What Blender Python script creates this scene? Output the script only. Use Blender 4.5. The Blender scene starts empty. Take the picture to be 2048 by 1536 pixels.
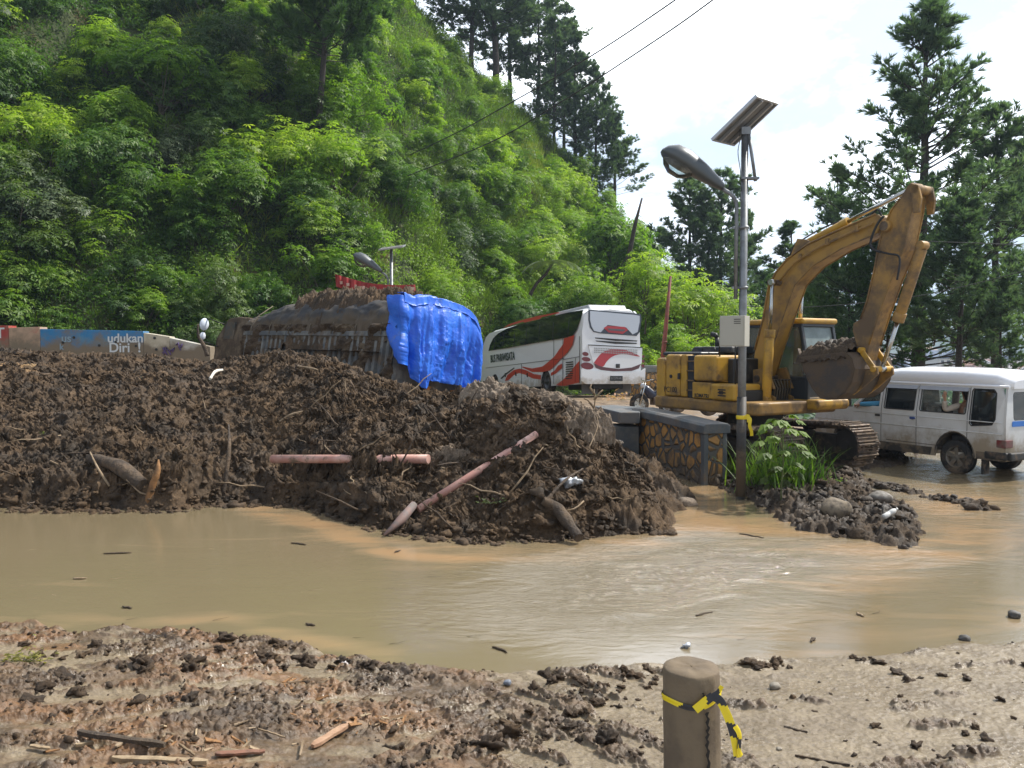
import bpy, bmesh, math, random
import numpy as np
from mathutils import Vector, Matrix, Euler
R=math.radians; PI=math.pi
S=bpy.context.scene; COL=S.collection
rng=np.random.default_rng(7); random.seed(7)

# ------------------------------------------------------------ camera, sky, sun
FPX=1600.0; HC=2.3; PIT=math.atan(68/1600.0)
cam=bpy.data.cameras.new('camera'); camo=bpy.data.objects.new('camera',cam); COL.objects.link(camo)
cam.sensor_width=36; cam.lens=36*FPX/2048; cam.clip_start=0.05; cam.clip_end=12000
camo.location=(0,0,HC); camo.rotation_euler=(R(90)-PIT,0,0)
S.camera=camo
S.view_settings.view_transform='Standard'; S.view_settings.look='None'; S.view_settings.gamma=1
S.view_settings.exposure=0.52
SUN_EL,SUN_AZ=R(52),R(72)      # azimuth clockwise from +Y
w=bpy.data.worlds.new('World'); S.world=w; w.use_nodes=True
nt=w.node_tree; nt.nodes.clear()
def WN(t,**k):
    n=nt.nodes.new(t)
    for a,b in k.items(): setattr(n,a,b)
    return n
wo=WN('ShaderNodeOutputWorld'); bg=WN('ShaderNodeBackground'); bg2=WN('ShaderNodeBackground'); mx=WN('ShaderNodeMixShader')
sky=WN('ShaderNodeTexSky'); sky.sky_type='NISHITA'; sky.sun_disc=False; sky.sun_elevation=SUN_EL; sky.sun_rotation=SUN_AZ
nt.links.new(sky.outputs[0],bg.inputs[0]); bg.inputs[1].default_value=0.11
tc=WN('ShaderNodeTexCoord'); sep=WN('ShaderNodeSeparateXYZ'); nt.links.new(tc.outputs['Generated'],sep.inputs[0])
# project the view direction on a cloud layer: xy/(z+.12)
ad=WN('ShaderNodeMath',operation='ADD'); ad.inputs[1].default_value=0.10; nt.links.new(sep.outputs[2],ad.inputs[0])
mxm=WN('ShaderNodeMath',operation='MAXIMUM'); mxm.inputs[1].default_value=0.03; nt.links.new(ad.outputs[0],mxm.inputs[0])
d1=WN('ShaderNodeMath',operation='DIVIDE'); nt.links.new(sep.outputs[0],d1.inputs[0]); nt.links.new(mxm.outputs[0],d1.inputs[1])
d2=WN('ShaderNodeMath',operation='DIVIDE'); nt.links.new(sep.outputs[1],d2.inputs[0]); nt.links.new(mxm.outputs[0],d2.inputs[1])
cb=WN('ShaderNodeCombineXYZ'); nt.links.new(d1.outputs[0],cb.inputs[0]); nt.links.new(d2.outputs[0],cb.inputs[1])
mpn=WN('ShaderNodeMapping'); mpn.inputs['Location'].default_value=(7.7,4.4,0); mpn.inputs['Scale'].default_value=(1.0,0.8,1); nt.links.new(cb.outputs[0],mpn.inputs[0])
n1=WN('ShaderNodeTexNoise'); n1.inputs['Scale'].default_value=0.85; n1.inputs['Detail'].default_value=9; n1.inputs['Roughness'].default_value=0.58
n1.inputs['Distortion'].default_value=0.35
nt.links.new(mpn.outputs[0],n1.inputs[0])
cr=WN('ShaderNodeValToRGB'); cr.color_ramp.elements[0].position=0.40; cr.color_ramp.elements[1].position=0.55; cr.color_ramp.elements[0].color=(.18,.18,.18,1)
nt.links.new(n1.outputs[0],cr.inputs[0])
n2=WN('ShaderNodeTexNoise'); n2.inputs['Scale'].default_value=2.6; n2.inputs['Detail'].default_value=6; nt.links.new(mpn.outputs[0],n2.inputs[0])
cr2=WN('ShaderNodeValToRGB'); cr2.color_ramp.elements[0].position=0.3; cr2.color_ramp.elements[1].position=0.62
cr2.color_ramp.elements[0].color=(0.80,0.86,0.95,1); cr2.color_ramp.elements[1].color=(1.0,1.0,1.0,1)
nt.links.new(n2.outputs[0],cr2.inputs[0]); nt.links.new(cr2.outputs[0],bg2.inputs[0]); gd=WN('ShaderNodeVectorMath',operation='DOT_PRODUCT'); nt.links.new(tc.outputs['Generated'],gd.inputs[0]); gd.inputs[1].default_value=(math.sin(R(24))*math.cos(R(26)),math.cos(R(24))*math.cos(R(26)),math.sin(R(26)))
gm1=WN('ShaderNodeMapRange'); gm1.interpolation_type='SMOOTHSTEP'; nt.links.new(gd.outputs['Value'],gm1.inputs[0]); gm1.inputs[1].default_value=.55; gm1.inputs[2].default_value=1.0; gm1.inputs[3].default_value=.66; gm1.inputs[4].default_value=2.9
nt.links.new(gm1.outputs[0],bg2.inputs[1])
nt.links.new(cr.outputs[0],mx.inputs[0]); nt.links.new(bg.outputs[0],mx.inputs[1]); nt.links.new(bg2.outputs[0],mx.inputs[2])
nt.links.new(mx.outputs[0],wo.inputs[0])
sl=bpy.data.lights.new('sun','SUN'); sl.energy=5.0; sl.angle=R(1.5); sl.color=(1.0,0.95,0.86)
so=bpy.data.objects.new('sun',sl); COL.objects.link(so)
SD=Vector((math.sin(SUN_AZ)*math.cos(SUN_EL),math.cos(SUN_AZ)*math.cos(SUN_EL),math.sin(SUN_EL)))
so.rotation_euler=SD.to_track_quat('Z','Y').to_euler(); so.location=(30,-10,60)

# ------------------------------------------------------------ pixel helpers (2048x1536 photo pixels -> world)
cp,sp=math.cos(PIT),math.sin(PIT)
def ray(px,py):
    a=(px-1024)/FPX; b=-(py-768)/FPX
    return (a, cp+b*sp, -sp+b*cp)
def P(px,py,Y):
    d=ray(px,py); k=Y/d[1]; return Vector((d[0]*k,Y,HC+d[2]*k))
def G(px,py,h=0.0):
    d=ray(px,py); k=(h-HC)/d[2]; return Vector((d[0]*k,d[1]*k,h))
def Hz(py,Y):  # height of pixel row at depth Y
    d=ray(1024,py); return HC+d[2]*Y/d[1]

# ------------------------------------------------------------ numpy noise
def _h(ix,iy,s):
    n=(ix.astype(np.int64)*374761393+iy.astype(np.int64)*668265263+s*1442695041)&0xffffffff
    n=((n^(n>>13))*1274126177)&0xffffffff
    n=((n^(n>>16))*2246822519)&0xffffffff
    return ((n^(n>>15))&0xffffff)/float(0xffffff)
def gn(x,y,s=0):
    x=np.asarray(x,float); y=np.asarray(y,float)
    ix=np.floor(x); iy=np.floor(y); fx=x-ix; fy=y-iy
    def g(i,j,dx,dy):
        a=_h(i,j,s)*2*PI; return np.cos(a)*dx+np.sin(a)*dy
    u=fx*fx*fx*(fx*(fx*6-15)+10); v=fy*fy*fy*(fy*(fy*6-15)+10)
    a=g(ix,iy,fx,fy); b=g(ix+1,iy,fx-1,fy); c=g(ix,iy+1,fx,fy-1); d=g(ix+1,iy+1,fx-1,fy-1)
    return ((a*(1-u)+b*u)*(1-v)+(c*(1-u)+d*u)*v)*1.5
def fbm(x,y,o=4,s=0,gain=.5,lac=2.03):
    r=0;a=1;f=1
    for i in range(o): r=r+a*gn(x*f,y*f,s+i*17); a*=gain; f*=lac
    return r
def ridg(x,y,o=4,s=0):
    r=0;a=1;f=1
    for i in range(o): r=r+a*(1-2*np.abs(gn(x*f,y*f,s+i*13))); a*=.5; f*=2.1
    return r
def lumps(x,y,s=0):   # rounded clods: cellular bumps 0..1
    ix=np.floor(x); iy=np.floor(y); best=np.zeros_like(x)
    for di in (-1,0,1):
        for dj in (-1,0,1):
            cx=ix+di; cy=iy+dj
            px=cx+_h(cx,cy,s); py=cy+_h(cx,cy,s+5); rr=.35+.5*_h(cx,cy,s+9)
            d=np.sqrt((x-px)**2+(y-py)**2)/rr
            best=np.maximum(best,np.where(d<1,np.sqrt(np.clip(1-d*d,0,1))*rr,0))
    return best
def sstep(a,b,x):
    t=np.clip((x-a)/(b-a),0,1); return t*t*(3-2*t)
def interp(x,pts):
    p=sorted(pts); return np.interp(x,[q[0] for q in p],[q[1] for q in p])
def sdist(poly,X,Y):   # >0 inside
    X=np.asarray(X,float);Y=np.asarray(Y,float)
    d=np.full(X.shape,1e9); ins=np.zeros(X.shape,bool); n=len(poly)
    for i in range(n):
        ax,ay=poly[i]; bx,by=poly[(i+1)%n]
        ex,ey=bx-ax,by-ay; L=ex*ex+ey*ey+1e-12
        t=np.clip(((X-ax)*ex+(Y-ay)*ey)/L,0,1)
        d=np.minimum(d,np.hypot(X-ax-t*ex,Y-ay-t*ey))
        c=((ay>Y)!=(by>Y))
        xi=ax+(Y-ay)*(ex)/((by-ay) if by!=ay else 1e-9)
        ins^=(c&(X<xi))
    return np.where(ins,d,-d)

# ------------------------------------------------------------ materials
MATS={}
def newmat(name):
    m=bpy.data.materials.new(name); m.use_nodes=True; t=m.node_tree
    return m,t,t.nodes['Principled BSDF']
def mat(name,col,rough=.6,metal=0,col2=None,sc=4,lo=.42,hi=.62,bump=0,bsc=25,bd=.02,spec=.5,dirt=None,dsc=3,dlo=.5,dhi=.65,zdirt=None,coat=0,alpha=None,trans=0,coord='Object'):
    """principled with up to two noise-mixed colours, dirt patches (optionally climbing from below: zdirt=(z0,z1)) and bump"""
    if name in MATS: return MATS[name]
    m,t,b=newmat(name); N=t.nodes.new; L=t.links.new
    tcn=N('ShaderNodeTexCoord'); V=tcn.outputs[coord]
    b.inputs['Base Color'].default_value=(*col,1); b.inputs['Roughness'].default_value=rough; b.inputs['Metallic'].default_value=metal
    b.inputs['Specular IOR Level'].default_value=spec
    if coat: b.inputs['Coat Weight'].default_value=coat
    if trans: b.inputs['Transmission Weight'].default_value=trans
    cur=None
    def noise(s,det=5,ro=.6,dist=0):
        n=N('ShaderNodeTexNoise'); n.inputs['Scale'].default_value=s; n.inputs['Detail'].default_value=det; n.inputs['Roughness'].default_value=ro; n.inputs['Distortion'].default_value=dist
        L(V,n.inputs[0]); return n.outputs[0]
    def mapr(o,a,c):
        n=N('ShaderNodeMapRange'); n.inputs[1].default_value=a; n.inputs[2].default_value=c; n.interpolation_type='SMOOTHSTEP'; L(o,n.inputs[0]); return n.outputs[0]
    def mixc(f,A,B):
        n=N('ShaderNodeMix'); n.data_type='RGBA'; L(f,n.inputs[0])
        for i,q in ((6,A),(7,B)):
            if isinstance(q,tuple): n.inputs[i].default_value=(*q,1)
            else: L(q,n.inputs[i])
        return n.outputs[2]
    cur=col
    if col2: cur=mixc(mapr(noise(sc),lo,hi),cur,col2)
    if dirt:
        f=noise(dsc,8,.68)
        if zdirt:
            sx=N('ShaderNodeSeparateXYZ'); L(V,sx.inputs[0])
            z=mapr(sx.outputs[2],zdirt[1],zdirt[0])
            a=N('ShaderNodeMath'); a.operation='MULTIPLY_ADD'; L(z,a.inputs[0]); a.inputs[1].default_value=.42; L(f,a.inputs[2]); f=a.outputs[0]
        f=mapr(f,dlo,dhi)
        cur=mixc(f,cur,dirt)
        rm=N('ShaderNodeMapRange'); L(f,rm.inputs[0]); rm.inputs[3].default_value=rough; rm.inputs[4].default_value=.85; L(rm.outputs[0],b.inputs['Roughness'])
        if metal:
            rm=N('ShaderNodeMapRange'); L(f,rm.inputs[0]); rm.inputs[3].default_value=metal; rm.inputs[4].default_value=0; L(rm.outputs[0],b.inputs['Metallic'])
    if not isinstance(cur,tuple): L(cur,b.inputs['Base Color'])
    if bump:
        bn=N('ShaderNodeBump'); bn.inputs['Strength'].default_value=bump; bn.inputs['Distance'].default_value=bd
        L(noise(bsc,6,.65),bn.inputs['Height']); L(bn.outputs[0],b.inputs['Normal'])
    MATS[name]=m; return m

MUD=(.115,.078,.048)
def mudmat(name,c1,c2,c3,bump=.9,wet=.55):
    m,t,b=newmat(name); N=t.nodes.new; L=t.links.new
    g=N('ShaderNodeNewGeometry')
    def noise(s,det=7,ro=.65):
        n=N('ShaderNodeTexNoise'); n.inputs['Scale'].default_value=s; n.inputs['Detail'].default_value=det; n.inputs['Roughness'].default_value=ro; L(g.outputs['Position'],n.inputs[0]); return n.outputs[0]
    cr=N('ShaderNodeValToRGB'); L(noise(2.2),cr.inputs[0])
    e=cr.color_ramp.elements; e[0].position=.36; e[0].color=(*c1,1); e[1].position=.66; e[1].color=(*c3,1); q=e.new(.5); q.color=(*c2,1)
    mm=N('ShaderNodeMix'); mm.data_type='RGBA'; mm.blend_type='MULTIPLY'; mm.inputs[0].default_value=.8
    c2r=N('ShaderNodeValToRGB'); L(noise(38,4,.7),c2r.inputs[0]); e=c2r.color_ramp.elements; e[0].position=.33; e[0].color=(.38,.36,.34,1); e[1].position=.68; e[1].color=(1.25,1.2,1.12,1)
    L(cr.outputs[0],mm.inputs[6]); L(c2r.outputs[0],mm.inputs[7]); L(mm.outputs[2],b.inputs['Base Color'])
    mr=N('ShaderNodeMapRange'); L(noise(1.1,4),mr.inputs[0]); mr.inputs[1].default_value=.35; mr.inputs[2].default_value=.6; mr.inputs[3].default_value=wet; mr.inputs[4].default_value=.95; L(mr.outputs[0],b.inputs['Roughness'])
    b.inputs['Specular IOR Level'].default_value=.35
    bn=N('ShaderNodeBump'); bn.inputs['Strength'].default_value=bump; bn.inputs['Distance'].default_value=.02; L(noise(28,8,.75),bn.inputs['Height']); L(bn.outputs[0],b.inputs['Normal'])
    MATS[name]=m; return m

# ------------------------------------------------------------ mesh helpers
def tag(o,label=None,cat=None,group=None,kind=None):
    if label: o['label']=label
    if cat: o['category']=cat
    if group: o['group']=group
    if kind: o['kind']=kind
    return o
def np_mesh(name,V,F,mats=None,smooth=False,attr=None):
    V=np.asarray(V,dtype=np.float32).reshape(-1,3); F=np.asarray(F,dtype=np.int32)
    me=bpy.data.meshes.new(name); k=F.shape[1]
    me.vertices.add(len(V)); me.vertices.foreach_set('co',V.ravel())
    me.loops.add(F.size); me.loops.foreach_set('vertex_index',F.ravel())
    me.polygons.add(len(F)); me.polygons.foreach_set('loop_start',np.arange(0,F.size,k,dtype=np.int32))
    me.update(calc_edges=True)
    if smooth: me.polygons.foreach_set('use_smooth',np.ones(len(F),bool))
    if attr is not None:
        at=me.attributes.new('tint','FLOAT','FACE'); at.data.foreach_set('value',np.asarray(attr,np.float32))
    for m in (mats or []): me.materials.append(m)
    me.validate(); return me
def mobj(name,me,parent=None,loc=None):
    o=bpy.data.objects.new(name,me); COL.objects.link(o)
    if parent is not None: o.parent=parent
    if loc is not None: o.location=loc
    return o
def grid_obj(name,Pn,m,smooth=True,parent=None,flip=False):
    n,k,_=Pn.shape; idx=np.arange(n*k).reshape(n,k)
    F=np.stack([idx[:-1,:-1],idx[1:,:-1],idx[1:,1:],idx[:-1,1:]],-1).reshape(-1,4)
    if flip: F=F[:,::-1]
    return mobj(name,np_mesh(name,Pn.reshape(-1,3),F,[m],smooth),parent)
def empty(name,loc=(0,0,0),rz=0,rot=None):
    o=bpy.data.objects.new(name,None); COL.objects.link(o); o.location=loc; o.empty_display_size=.2
    o.rotation_euler=rot if rot else (0,0,rz); return o
def copy_tree(o,parent=None):
    c=o.copy(); COL.objects.link(c); c.parent=parent
    for ch in list(o.children): copy_tree(ch,c)
    return c

class MB:
    """collects primitives, builds ONE mesh"""
    def __init__(s): s.v=[]; s.f=[]; s.sm=[]
    def add(s,V,F,smooth=False):
        b=len(s.v); s.v+= [tuple(q) for q in V]; s.f+=[tuple(i+b for i in f) for f in F]; s.sm+=[smooth]*len(F); return s
    def box(s,c,d,rot=None):
        V=[Vector((x*d[0]/2,y*d[1]/2,z*d[2]/2)) for x in(-1,1) for y in(-1,1) for z in(-1,1)]
        if rot: 
            M=Euler(rot).to_matrix(); V=[M@q for q in V]
        V=[q+Vector(c) for q in V]
        return s.add(V,[(0,1,3,2),(4,6,7,5),(0,4,5,1),(2,3,7,6),(0,2,6,4),(1,5,7,3)])
    def b2(s,x0,x1,y0,y1,z0,z1): return s.box(((x0+x1)/2,(y0+y1)/2,(z0+z1)/2),(x1-x0,y1-y0,z1-z0))
    def tube(s,pts,r,n=10,cap=True,smooth=True,flat=None):
        pts=[Vector(p) for p in pts]; rr=r if hasattr(r,'__len__') else [r]*len(pts)
        V=[];F=[]; up=None
        for i,p in enumerate(pts):
            d=(pts[min(i+1,len(pts)-1)]-pts[max(i-1,0)]).normalized()
            if up is None:
                a=Vector((0,0,1)) if abs(d.z)<.9 else Vector((1,0,0))
                up=(a-d*a.dot(d)).normalized()
            else: up=(up-d*up.dot(d)).normalized()
            sd=d.cross(up)
            for j in range(n):
                t=2*PI*j/n; V.append(p+(up*math.cos(t)*(flat or 1)+sd*math.sin(t))*rr[i])
        for i in range(len(pts)-1):
            for j in range(n):
                k=(j+1)%n; F.append((i*n+j,i*n+k,(i+1)*n+k,(i+1)*n+j))
        s.add(V,F,smooth)
        if cap:
            L=len(pts)-1; s.add([V[j] for j in range(n)],[tuple(reversed(range(n)))]); s.add([V[L*n+j] for j in range(n)],[tuple(range(n))])
        return s
    def cyl(s,a,b,r,n=16,r2=None,smooth=True): return s.tube([a,b],[r,r if r2 is None else r2],n,True,smooth)
    def prism(s,poly,ax,a,b,origin=None):
        """poly in the plane normal to axis ax ('x','y','z'), from a to b; poly coords order: x->(y,z) y->(x,z) z->(x,y)"""
        def mk(p,t): return {'x':(t,p[0],p[1]),'y':(p[0],t,p[1]),'z':(p[0],p[1],t)}[ax]
        n=len(poly); V=[mk(p,a) for p in poly]+[mk(p,b) for p in poly]
        F=[tuple(range(n)),tuple(reversed(range(n,2*n)))]+[(i,i+n,(i+1)%n+n,(i+1)%n) for i in range(n)]
        return s.add(V,F)
    def lathe(s,prof,c=(0,0,0),ax='z',n=24,smooth=True):
        V=[];F=[]
        for r,h in prof:
            for j in range(n):
                t=2*PI*j/n; a,b=r*math.cos(t),r*math.sin(t)
                q={'z':(a,b,h),'y':(a,h,b),'x':(h,a,b)}[ax]; V.append((q[0]+c[0],q[1]+c[1],q[2]+c[2]))
        for i in range(len(prof)-1):
            for j in range(n):
                k=(j+1)%n; F.append((i*n+j,i*n+k,(i+1)*n+k,(i+1)*n+j))
        return s.add(V,F,smooth)
    def loft(s,rings,closed=True,cap=True,smooth=True):
        n=len(rings[0]); V=[q for r in rings for q in r]; F=[]
        for i in range(len(rings)-1):
            for j in range(n if closed else n-1):
                k=(j+1)%n; F.append((i*n+j,i*n+k,(i+1)*n+k,(i+1)*n+j))
        s.add(V,F,smooth)
        if cap and closed: s.add(rings[0],[tuple(reversed(range(n)))]); s.add(rings[-1],[tuple(range(n))])
        return s
    def build(s,name,m,parent=None,bev=0,seg=2,loc=None,rot=None,sub=0,recalc=True):
        me=bpy.data.meshes.new(name); me.from_pydata([tuple(q) for q in s.v],[],s.f)
        me.polygons.foreach_set('use_smooth',s.sm)
        if recalc:
            bm=bmesh.new(); bm.from_mesh(me); bmesh.ops.remove_doubles(bm,verts=bm.verts,dist=1e-5); bmesh.ops.recalc_face_normals(bm,faces=bm.faces); bm.to_mesh(me); bm.free()
        me.materials.append(m); o=mobj(name,me,parent,loc)
        if rot: o.rotation_euler=rot
        if bev:
            q=o.modifiers.new('bevel','BEVEL'); q.width=bev; q.segments=seg; q.limit_method='ANGLE'; q.angle_limit=R(35); q.harden_normals=False
        return o
def plate(outer,holes,th,place=None,bev=0,res=1):
    """flat filled outline with holes, thickness th, as an MB-ready (V,F); place(u,v,w)->xyz"""
    cu=bpy.data.curves.new('t','CURVE'); cu.dimensions='2D'; cu.fill_mode='BOTH'; cu.extrude=th/2; cu.bevel_depth=bev
    for poly in [outer]+list(holes):
        sp_=cu.splines.new('POLY'); sp_.points.add(len(poly)-1)
        for i,(a,b) in enumerate(poly): sp_.points[i].co=(a,b,0,1)
        sp_.use_cyclic_u=True
    ob=bpy.data.objects.new('t',cu); COL.objects.link(ob)
    dg=bpy.context.evaluated_depsgraph_get(); me=bpy.data.meshes.new_from_object(ob.evaluated_get(dg))
    V=[v.co.copy() for v in me.vertices]; F=[tuple(p.vertices) for p in me.polygons]
    bpy.data.objects.remove(ob); bpy.data.curves.remove(cu); bpy.data.meshes.remove(me)
    if place: V=[Vector(place(q.x,q.y,q.z)) for q in V]
    return V,F
def text_obj(name,s,size,m,parent,Mw,sx=1.0,ext=.002,shear=0,bold=0):
    cu=bpy.data.curves.new('t','FONT'); cu.body=s; cu.size=size; cu.extrude=ext; cu.align_x='CENTER'; cu.align_y='CENTER'; cu.shear=shear; cu.offset=bold
    ob=bpy.data.objects.new('t',cu); COL.objects.link(ob); dg=bpy.context.evaluated_depsgraph_get()
    me=bpy.data.meshes.new_from_object(ob.evaluated_get(dg)); bpy.data.objects.remove(ob); bpy.data.curves.remove(cu)
    for v in me.vertices: v.co.x*=sx
    me.transform(Mw); me.materials.clear(); me.materials.append(m); me.name=name
    return mobj(name,me,parent)
def frame_matrix(o,x,y):
    x=Vector(x).normalized(); y=Vector(y); y=(y-x*y.dot(x)).normalized(); z=x.cross(y)
    M=Matrix((x,y,z)).transposed().to_4x4(); M.translation=Vector(o); return M
def rrect(x0,x1,y0,y1,r=.04,n=4):
    out=[]
    for cx,cy,a in ((x1-r,y1-r,0),(x0+r,y1-r,90),(x0+r,y0+r,180),(x1-r,y0+r,270)):
        for i in range(n+1):
            t=R(a+90*i/n); out.append((cx+r*math.cos(t),cy+r*math.sin(t)))
    return out
def catmull(pts,n=6):
    out=[]; q=[pts[0]]+list(pts)+[pts[-1]]
    for i in range(1,len(q)-2):
        p0,p1,p2,p3=[np.array(a,float) for a in q[i-1:i+3]]
        for k in range(n):
            t=k/n; out.append(tuple(.5*((2*p1)+(-p0+p2)*t+(2*p0-5*p1+4*p2-p3)*t*t+(-p0+3*p1-3*p2+p3)*t**3)))
    out.append(tuple(pts[-1])); return out
# ============================================================ TERRAIN
def road_h(X,Y):
    h=.5*sstep(15,27,Y)-.055*np.clip(Y-31,0,60)
    h=h*(1-sstep(2.5,6.5,X)*(1-sstep(20,28,Y)))          # flat where the van stands
    # valley edge on the right
    ed=np.clip((X-4-.30*Y)+np.clip(Y-34,0,400)*1.0,0,1e9)
    drop=np.where((Y>24),sstep(24,34,Y)*0,0)
    e=np.maximum(Y-23,0)*sstep(.25,.42,X/np.maximum(Y,1))
    return h-.42*np.clip(e,0,45)
# shoreline of the near bank (photo pixels -> ground)
shore=[(-500,1262),(0,1256),(150,1266),(330,1263),(500,1270),(640,1306),(760,1331),(900,1346),(1060,1346),(1200,1336),(1330,1331),(1440,1331),(1560,1318),(1700,1309),(2048,1285),(2500,1262)]
def shoreY(az): # az=(px-1024)/1600
    y=interp(az*1600+1024,shore); return HC*FPX/(y-700)*1.0
M_road=mudmat('wet_road_mud',(.15,.105,.065),(.24,.175,.115),(.33,.25,.165),.5,.25)
# ground sheet from the bank to the valley, polar about the camera
az=np.linspace(-1.5,1.9,360); yy=np.concatenate([np.linspace(.4,30,240),np.geomspace(30.5,5000,110)])
A,Yg=np.meshgrid(az,yy,indexing='ij'); X=A*Yg
H=road_h(X,Yg)-.06
H=H+.05*fbm(X*.5,Yg*.5,3,3)*sstep(17,25,Yg)
far=sstep(70,260,Yg); H=H*(1-far)+(-14+.0*X)*far; H=H+far*(4*fbm(X*.01,Yg*.01,3,5))*sstep(200,500,Yg)
M_ground=mat('valley_ground',(.08,.10,.04),.9,col2=(.16,.13,.07),sc=.02,coord='Generated',lo=.4,hi=.6)
ground=grid_obj('ground',np.stack([X,Yg,H-.05],-1),M_road,True,flip=True); tag(ground,kind='structure')
# wet road surface
az=np.linspace(-.9,1.1,420); yy=np.geomspace(13.2,60,260)
A,Yg=np.meshgrid(az,yy,indexing='ij'); X=A*Yg
Hr=road_h(X,Yg)+.012*fbm(X*3,Yg*3,4,8)+.02*fbm(X*.8,Yg*.8,3,2)-.022+.03*sstep(16,20,Yg)
road=grid_obj('road',np.stack([X,Yg,Hr],-1),M_road,True,flip=True); tag(road,kind='structure')

# near bank: smoothed pale mud with tyre ribs and clods
def bank_h(X,Y):
    A=X/np.maximum(Y,.1); s=shoreY(A)-Y+.10*fbm(X*1.6,Y*1.6,4,21)
    base=-.05+.05*sstep(0,.12,s)+.11*np.clip(s,0,3)-.25*sstep(.2,-.6,s)*1
    left=sstep(.15,-.25,A)             # 1 on the left half
    # tyre ribs (directions as in the photo)
    u1=X*.42-Y*.91; u2=X*.80+Y*.60; u3=X*.97-Y*.22
    r1=np.clip(np.sin(u1*34+1.6*fbm(X*1.1,Y*1.1,2,31)),-.5,1)*sstep(-.1,.35,fbm(X*.55+3,Y*.55,2,32)+.22)
    r2=np.clip(np.sin(u2*30+1.3*fbm(X*1.3,Y*1.3,2,33)),-.4,1)*sstep(0,.3,fbm(X*.6,Y*.6+4,2,34)+.16)*sstep(-.35,-.1,A)*sstep(.42,.22,A)
    inb=sstep(.03,.25,s)
    h=base+inb*(left*.012*r1+.012*r2)
    band=.5+.5*np.sin(u1*17+1.6*fbm(X*1.1,Y*1.1,2,31))
    al1=X*.91+Y*.42; al2=X*.60-Y*.80; lf=sstep(.02,-.06,A); mid=sstep(-.06,.02,A)*sstep(.30,.20,A)
    s1=fbm(al1*.8,u1*4.2,5,35,.55)+.10; s2=fbm(al2*1.0+5,(X*.80+Y*.60)*4.6,5,36,.55)-.02
    rough=sstep(-.02,.16,s1)*lf+sstep(.02,.2,s2)*mid+sstep(.5,.7,fbm(X*1.5,Y*3,4,37)+.1)*sstep(.2,.3,A)
    cl=(.014+np.maximum(lumps(X*9,Y*9,41)*.030,lumps(X*18,Y*18,43)*.022))*rough
    cl2=.02*np.clip(fbm(X*16,Y*16,4,44),-.3,1)
    h=h+inb*(cl*.9+cl2*rough*.9+.006*fbm(X*22,Y*22,3,46)+left*.006*fbm(X*6,Y*11,4,48,.55)+rough*.014*fbm(X*20,Y*20,4,49,.6))
    # trough with darker fibrous debris on the very left/bottom
    edge=sstep(.0,.10,s)*sstep(.55,.15,s)
    h=h+edge*.045*np.clip(fbm(X*3,Y*5,3,47)+.15,0,1)*(1-.8*sstep(.30,.42,A))
    return h,rough*inb,s
az=np.linspace(-.78,.78,1050); yy=np.geomspace(2.6,7.4,720)
A,Yg=np.meshgrid(az,yy,indexing='ij'); X=A*Yg
Hb,rg,sb=bank_h(X,Yg)
def bankmat():
    m,t,b=newmat('bank_mud'); N=t.nodes.new; L=t.links.new
    at=N('ShaderNodeAttribute'); at.attribute_name='clod'; g=N('ShaderNodeNewGeometry')
    at2=N('ShaderNodeAttribute'); at2.attribute_name='redsoil'
    def noise(s,det=7,ro=.65):
        n=N('ShaderNodeTexNoise'); n.inputs['Scale'].default_value=s; n.inputs['Detail'].default_value=det; n.inputs['Roughness'].default_value=ro; L(g.outputs['Position'],n.inputs[0]); return n.outputs[0]
    def mixc(f,a,c):
        n=N('ShaderNodeMix'); n.data_type='RGBA'
        L(f,n.inputs[0])
        for i,q in((6,a),(7,c)):
            if isinstance(q,tuple): n.inputs[i].default_value=(*q,1)
            else: L(q,n.inputs[i])
        return n.outputs[2]
    def mr(o,a,c,d=0,e=1):
        n=N('ShaderNodeMapRange'); L(o,n.inputs[0]); n.inputs[1].default_value=a; n.inputs[2].default_value=c; n.inputs[3].default_value=d; n.inputs[4].default_value=e; return n.outputs[0]
    pale=mixc(mr(noise(3.5),.4,.62),(.245,.19,.118),(.17,.128,.078))
    pale=mixc(mr(noise(60,3),.52,.7),pale,(.13,.10,.07))
    dark=mixc(mr(noise(5),.35,.6),(.046,.029,.016),(.125,.078,.040))
    red=mixc(mr(noise(9),.4,.6),(.09,.048,.02),(.20,.105,.045))
    dark=mixc(at2.outputs['Fac'],dark,red)
    c=mixc(at.outputs['Fac'],pale,dark)
    L(c,b.inputs['Base Color'])
    L(mr(noise(1.7,3),.35,.62,.14,.50),b.inputs['Roughness']); b.inputs['Specular IOR Level'].default_value=.5
    bn=N('ShaderNodeBump'); bn.inputs['Strength'].default_value=.7; bn.inputs['Distance'].default_value=.012; L(noise(45,7,.7),bn.inputs['Height']); L(bn.outputs[0],b.inputs['Normal'])
    return m
bank=grid_obj('mud_bank',np.stack([X,Yg,Hb],-1),bankmat(),True,flip=True); tag(bank,kind='structure')
tex=np.clip(np.maximum(lumps(X*7,Yg*7,41)*.055,lumps(X*14,Yg*14,43)*.030)*40-.15,0,1)*rg
u1_=X*.42-Yg*.91; bnd=.5+.5*np.sin(u1_*17+1.6*fbm(X*1.1,Yg*1.1,2,31)+1.2)
tex=np.clip(rg*(.75+.5*fbm(X*9,Yg*9,4,61)+.2),0,1)*sstep(.32,.22,A)+tex*sstep(.22,.32,A)+.85*sstep(-.08,.25,fbm(X*1.2,Yg*2.2,6,65,.62))*sstep(.10,-.08,A); tex=np.clip(tex,0,1)
tex=np.maximum(tex,.8*sstep(5.0,4.2,Yg)*sstep(-.02,-.2,A)*sstep(-.5,.2,fbm(X*4,Yg*4,4,62)))
tex=tex*sstep(0,.1,sb)
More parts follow.
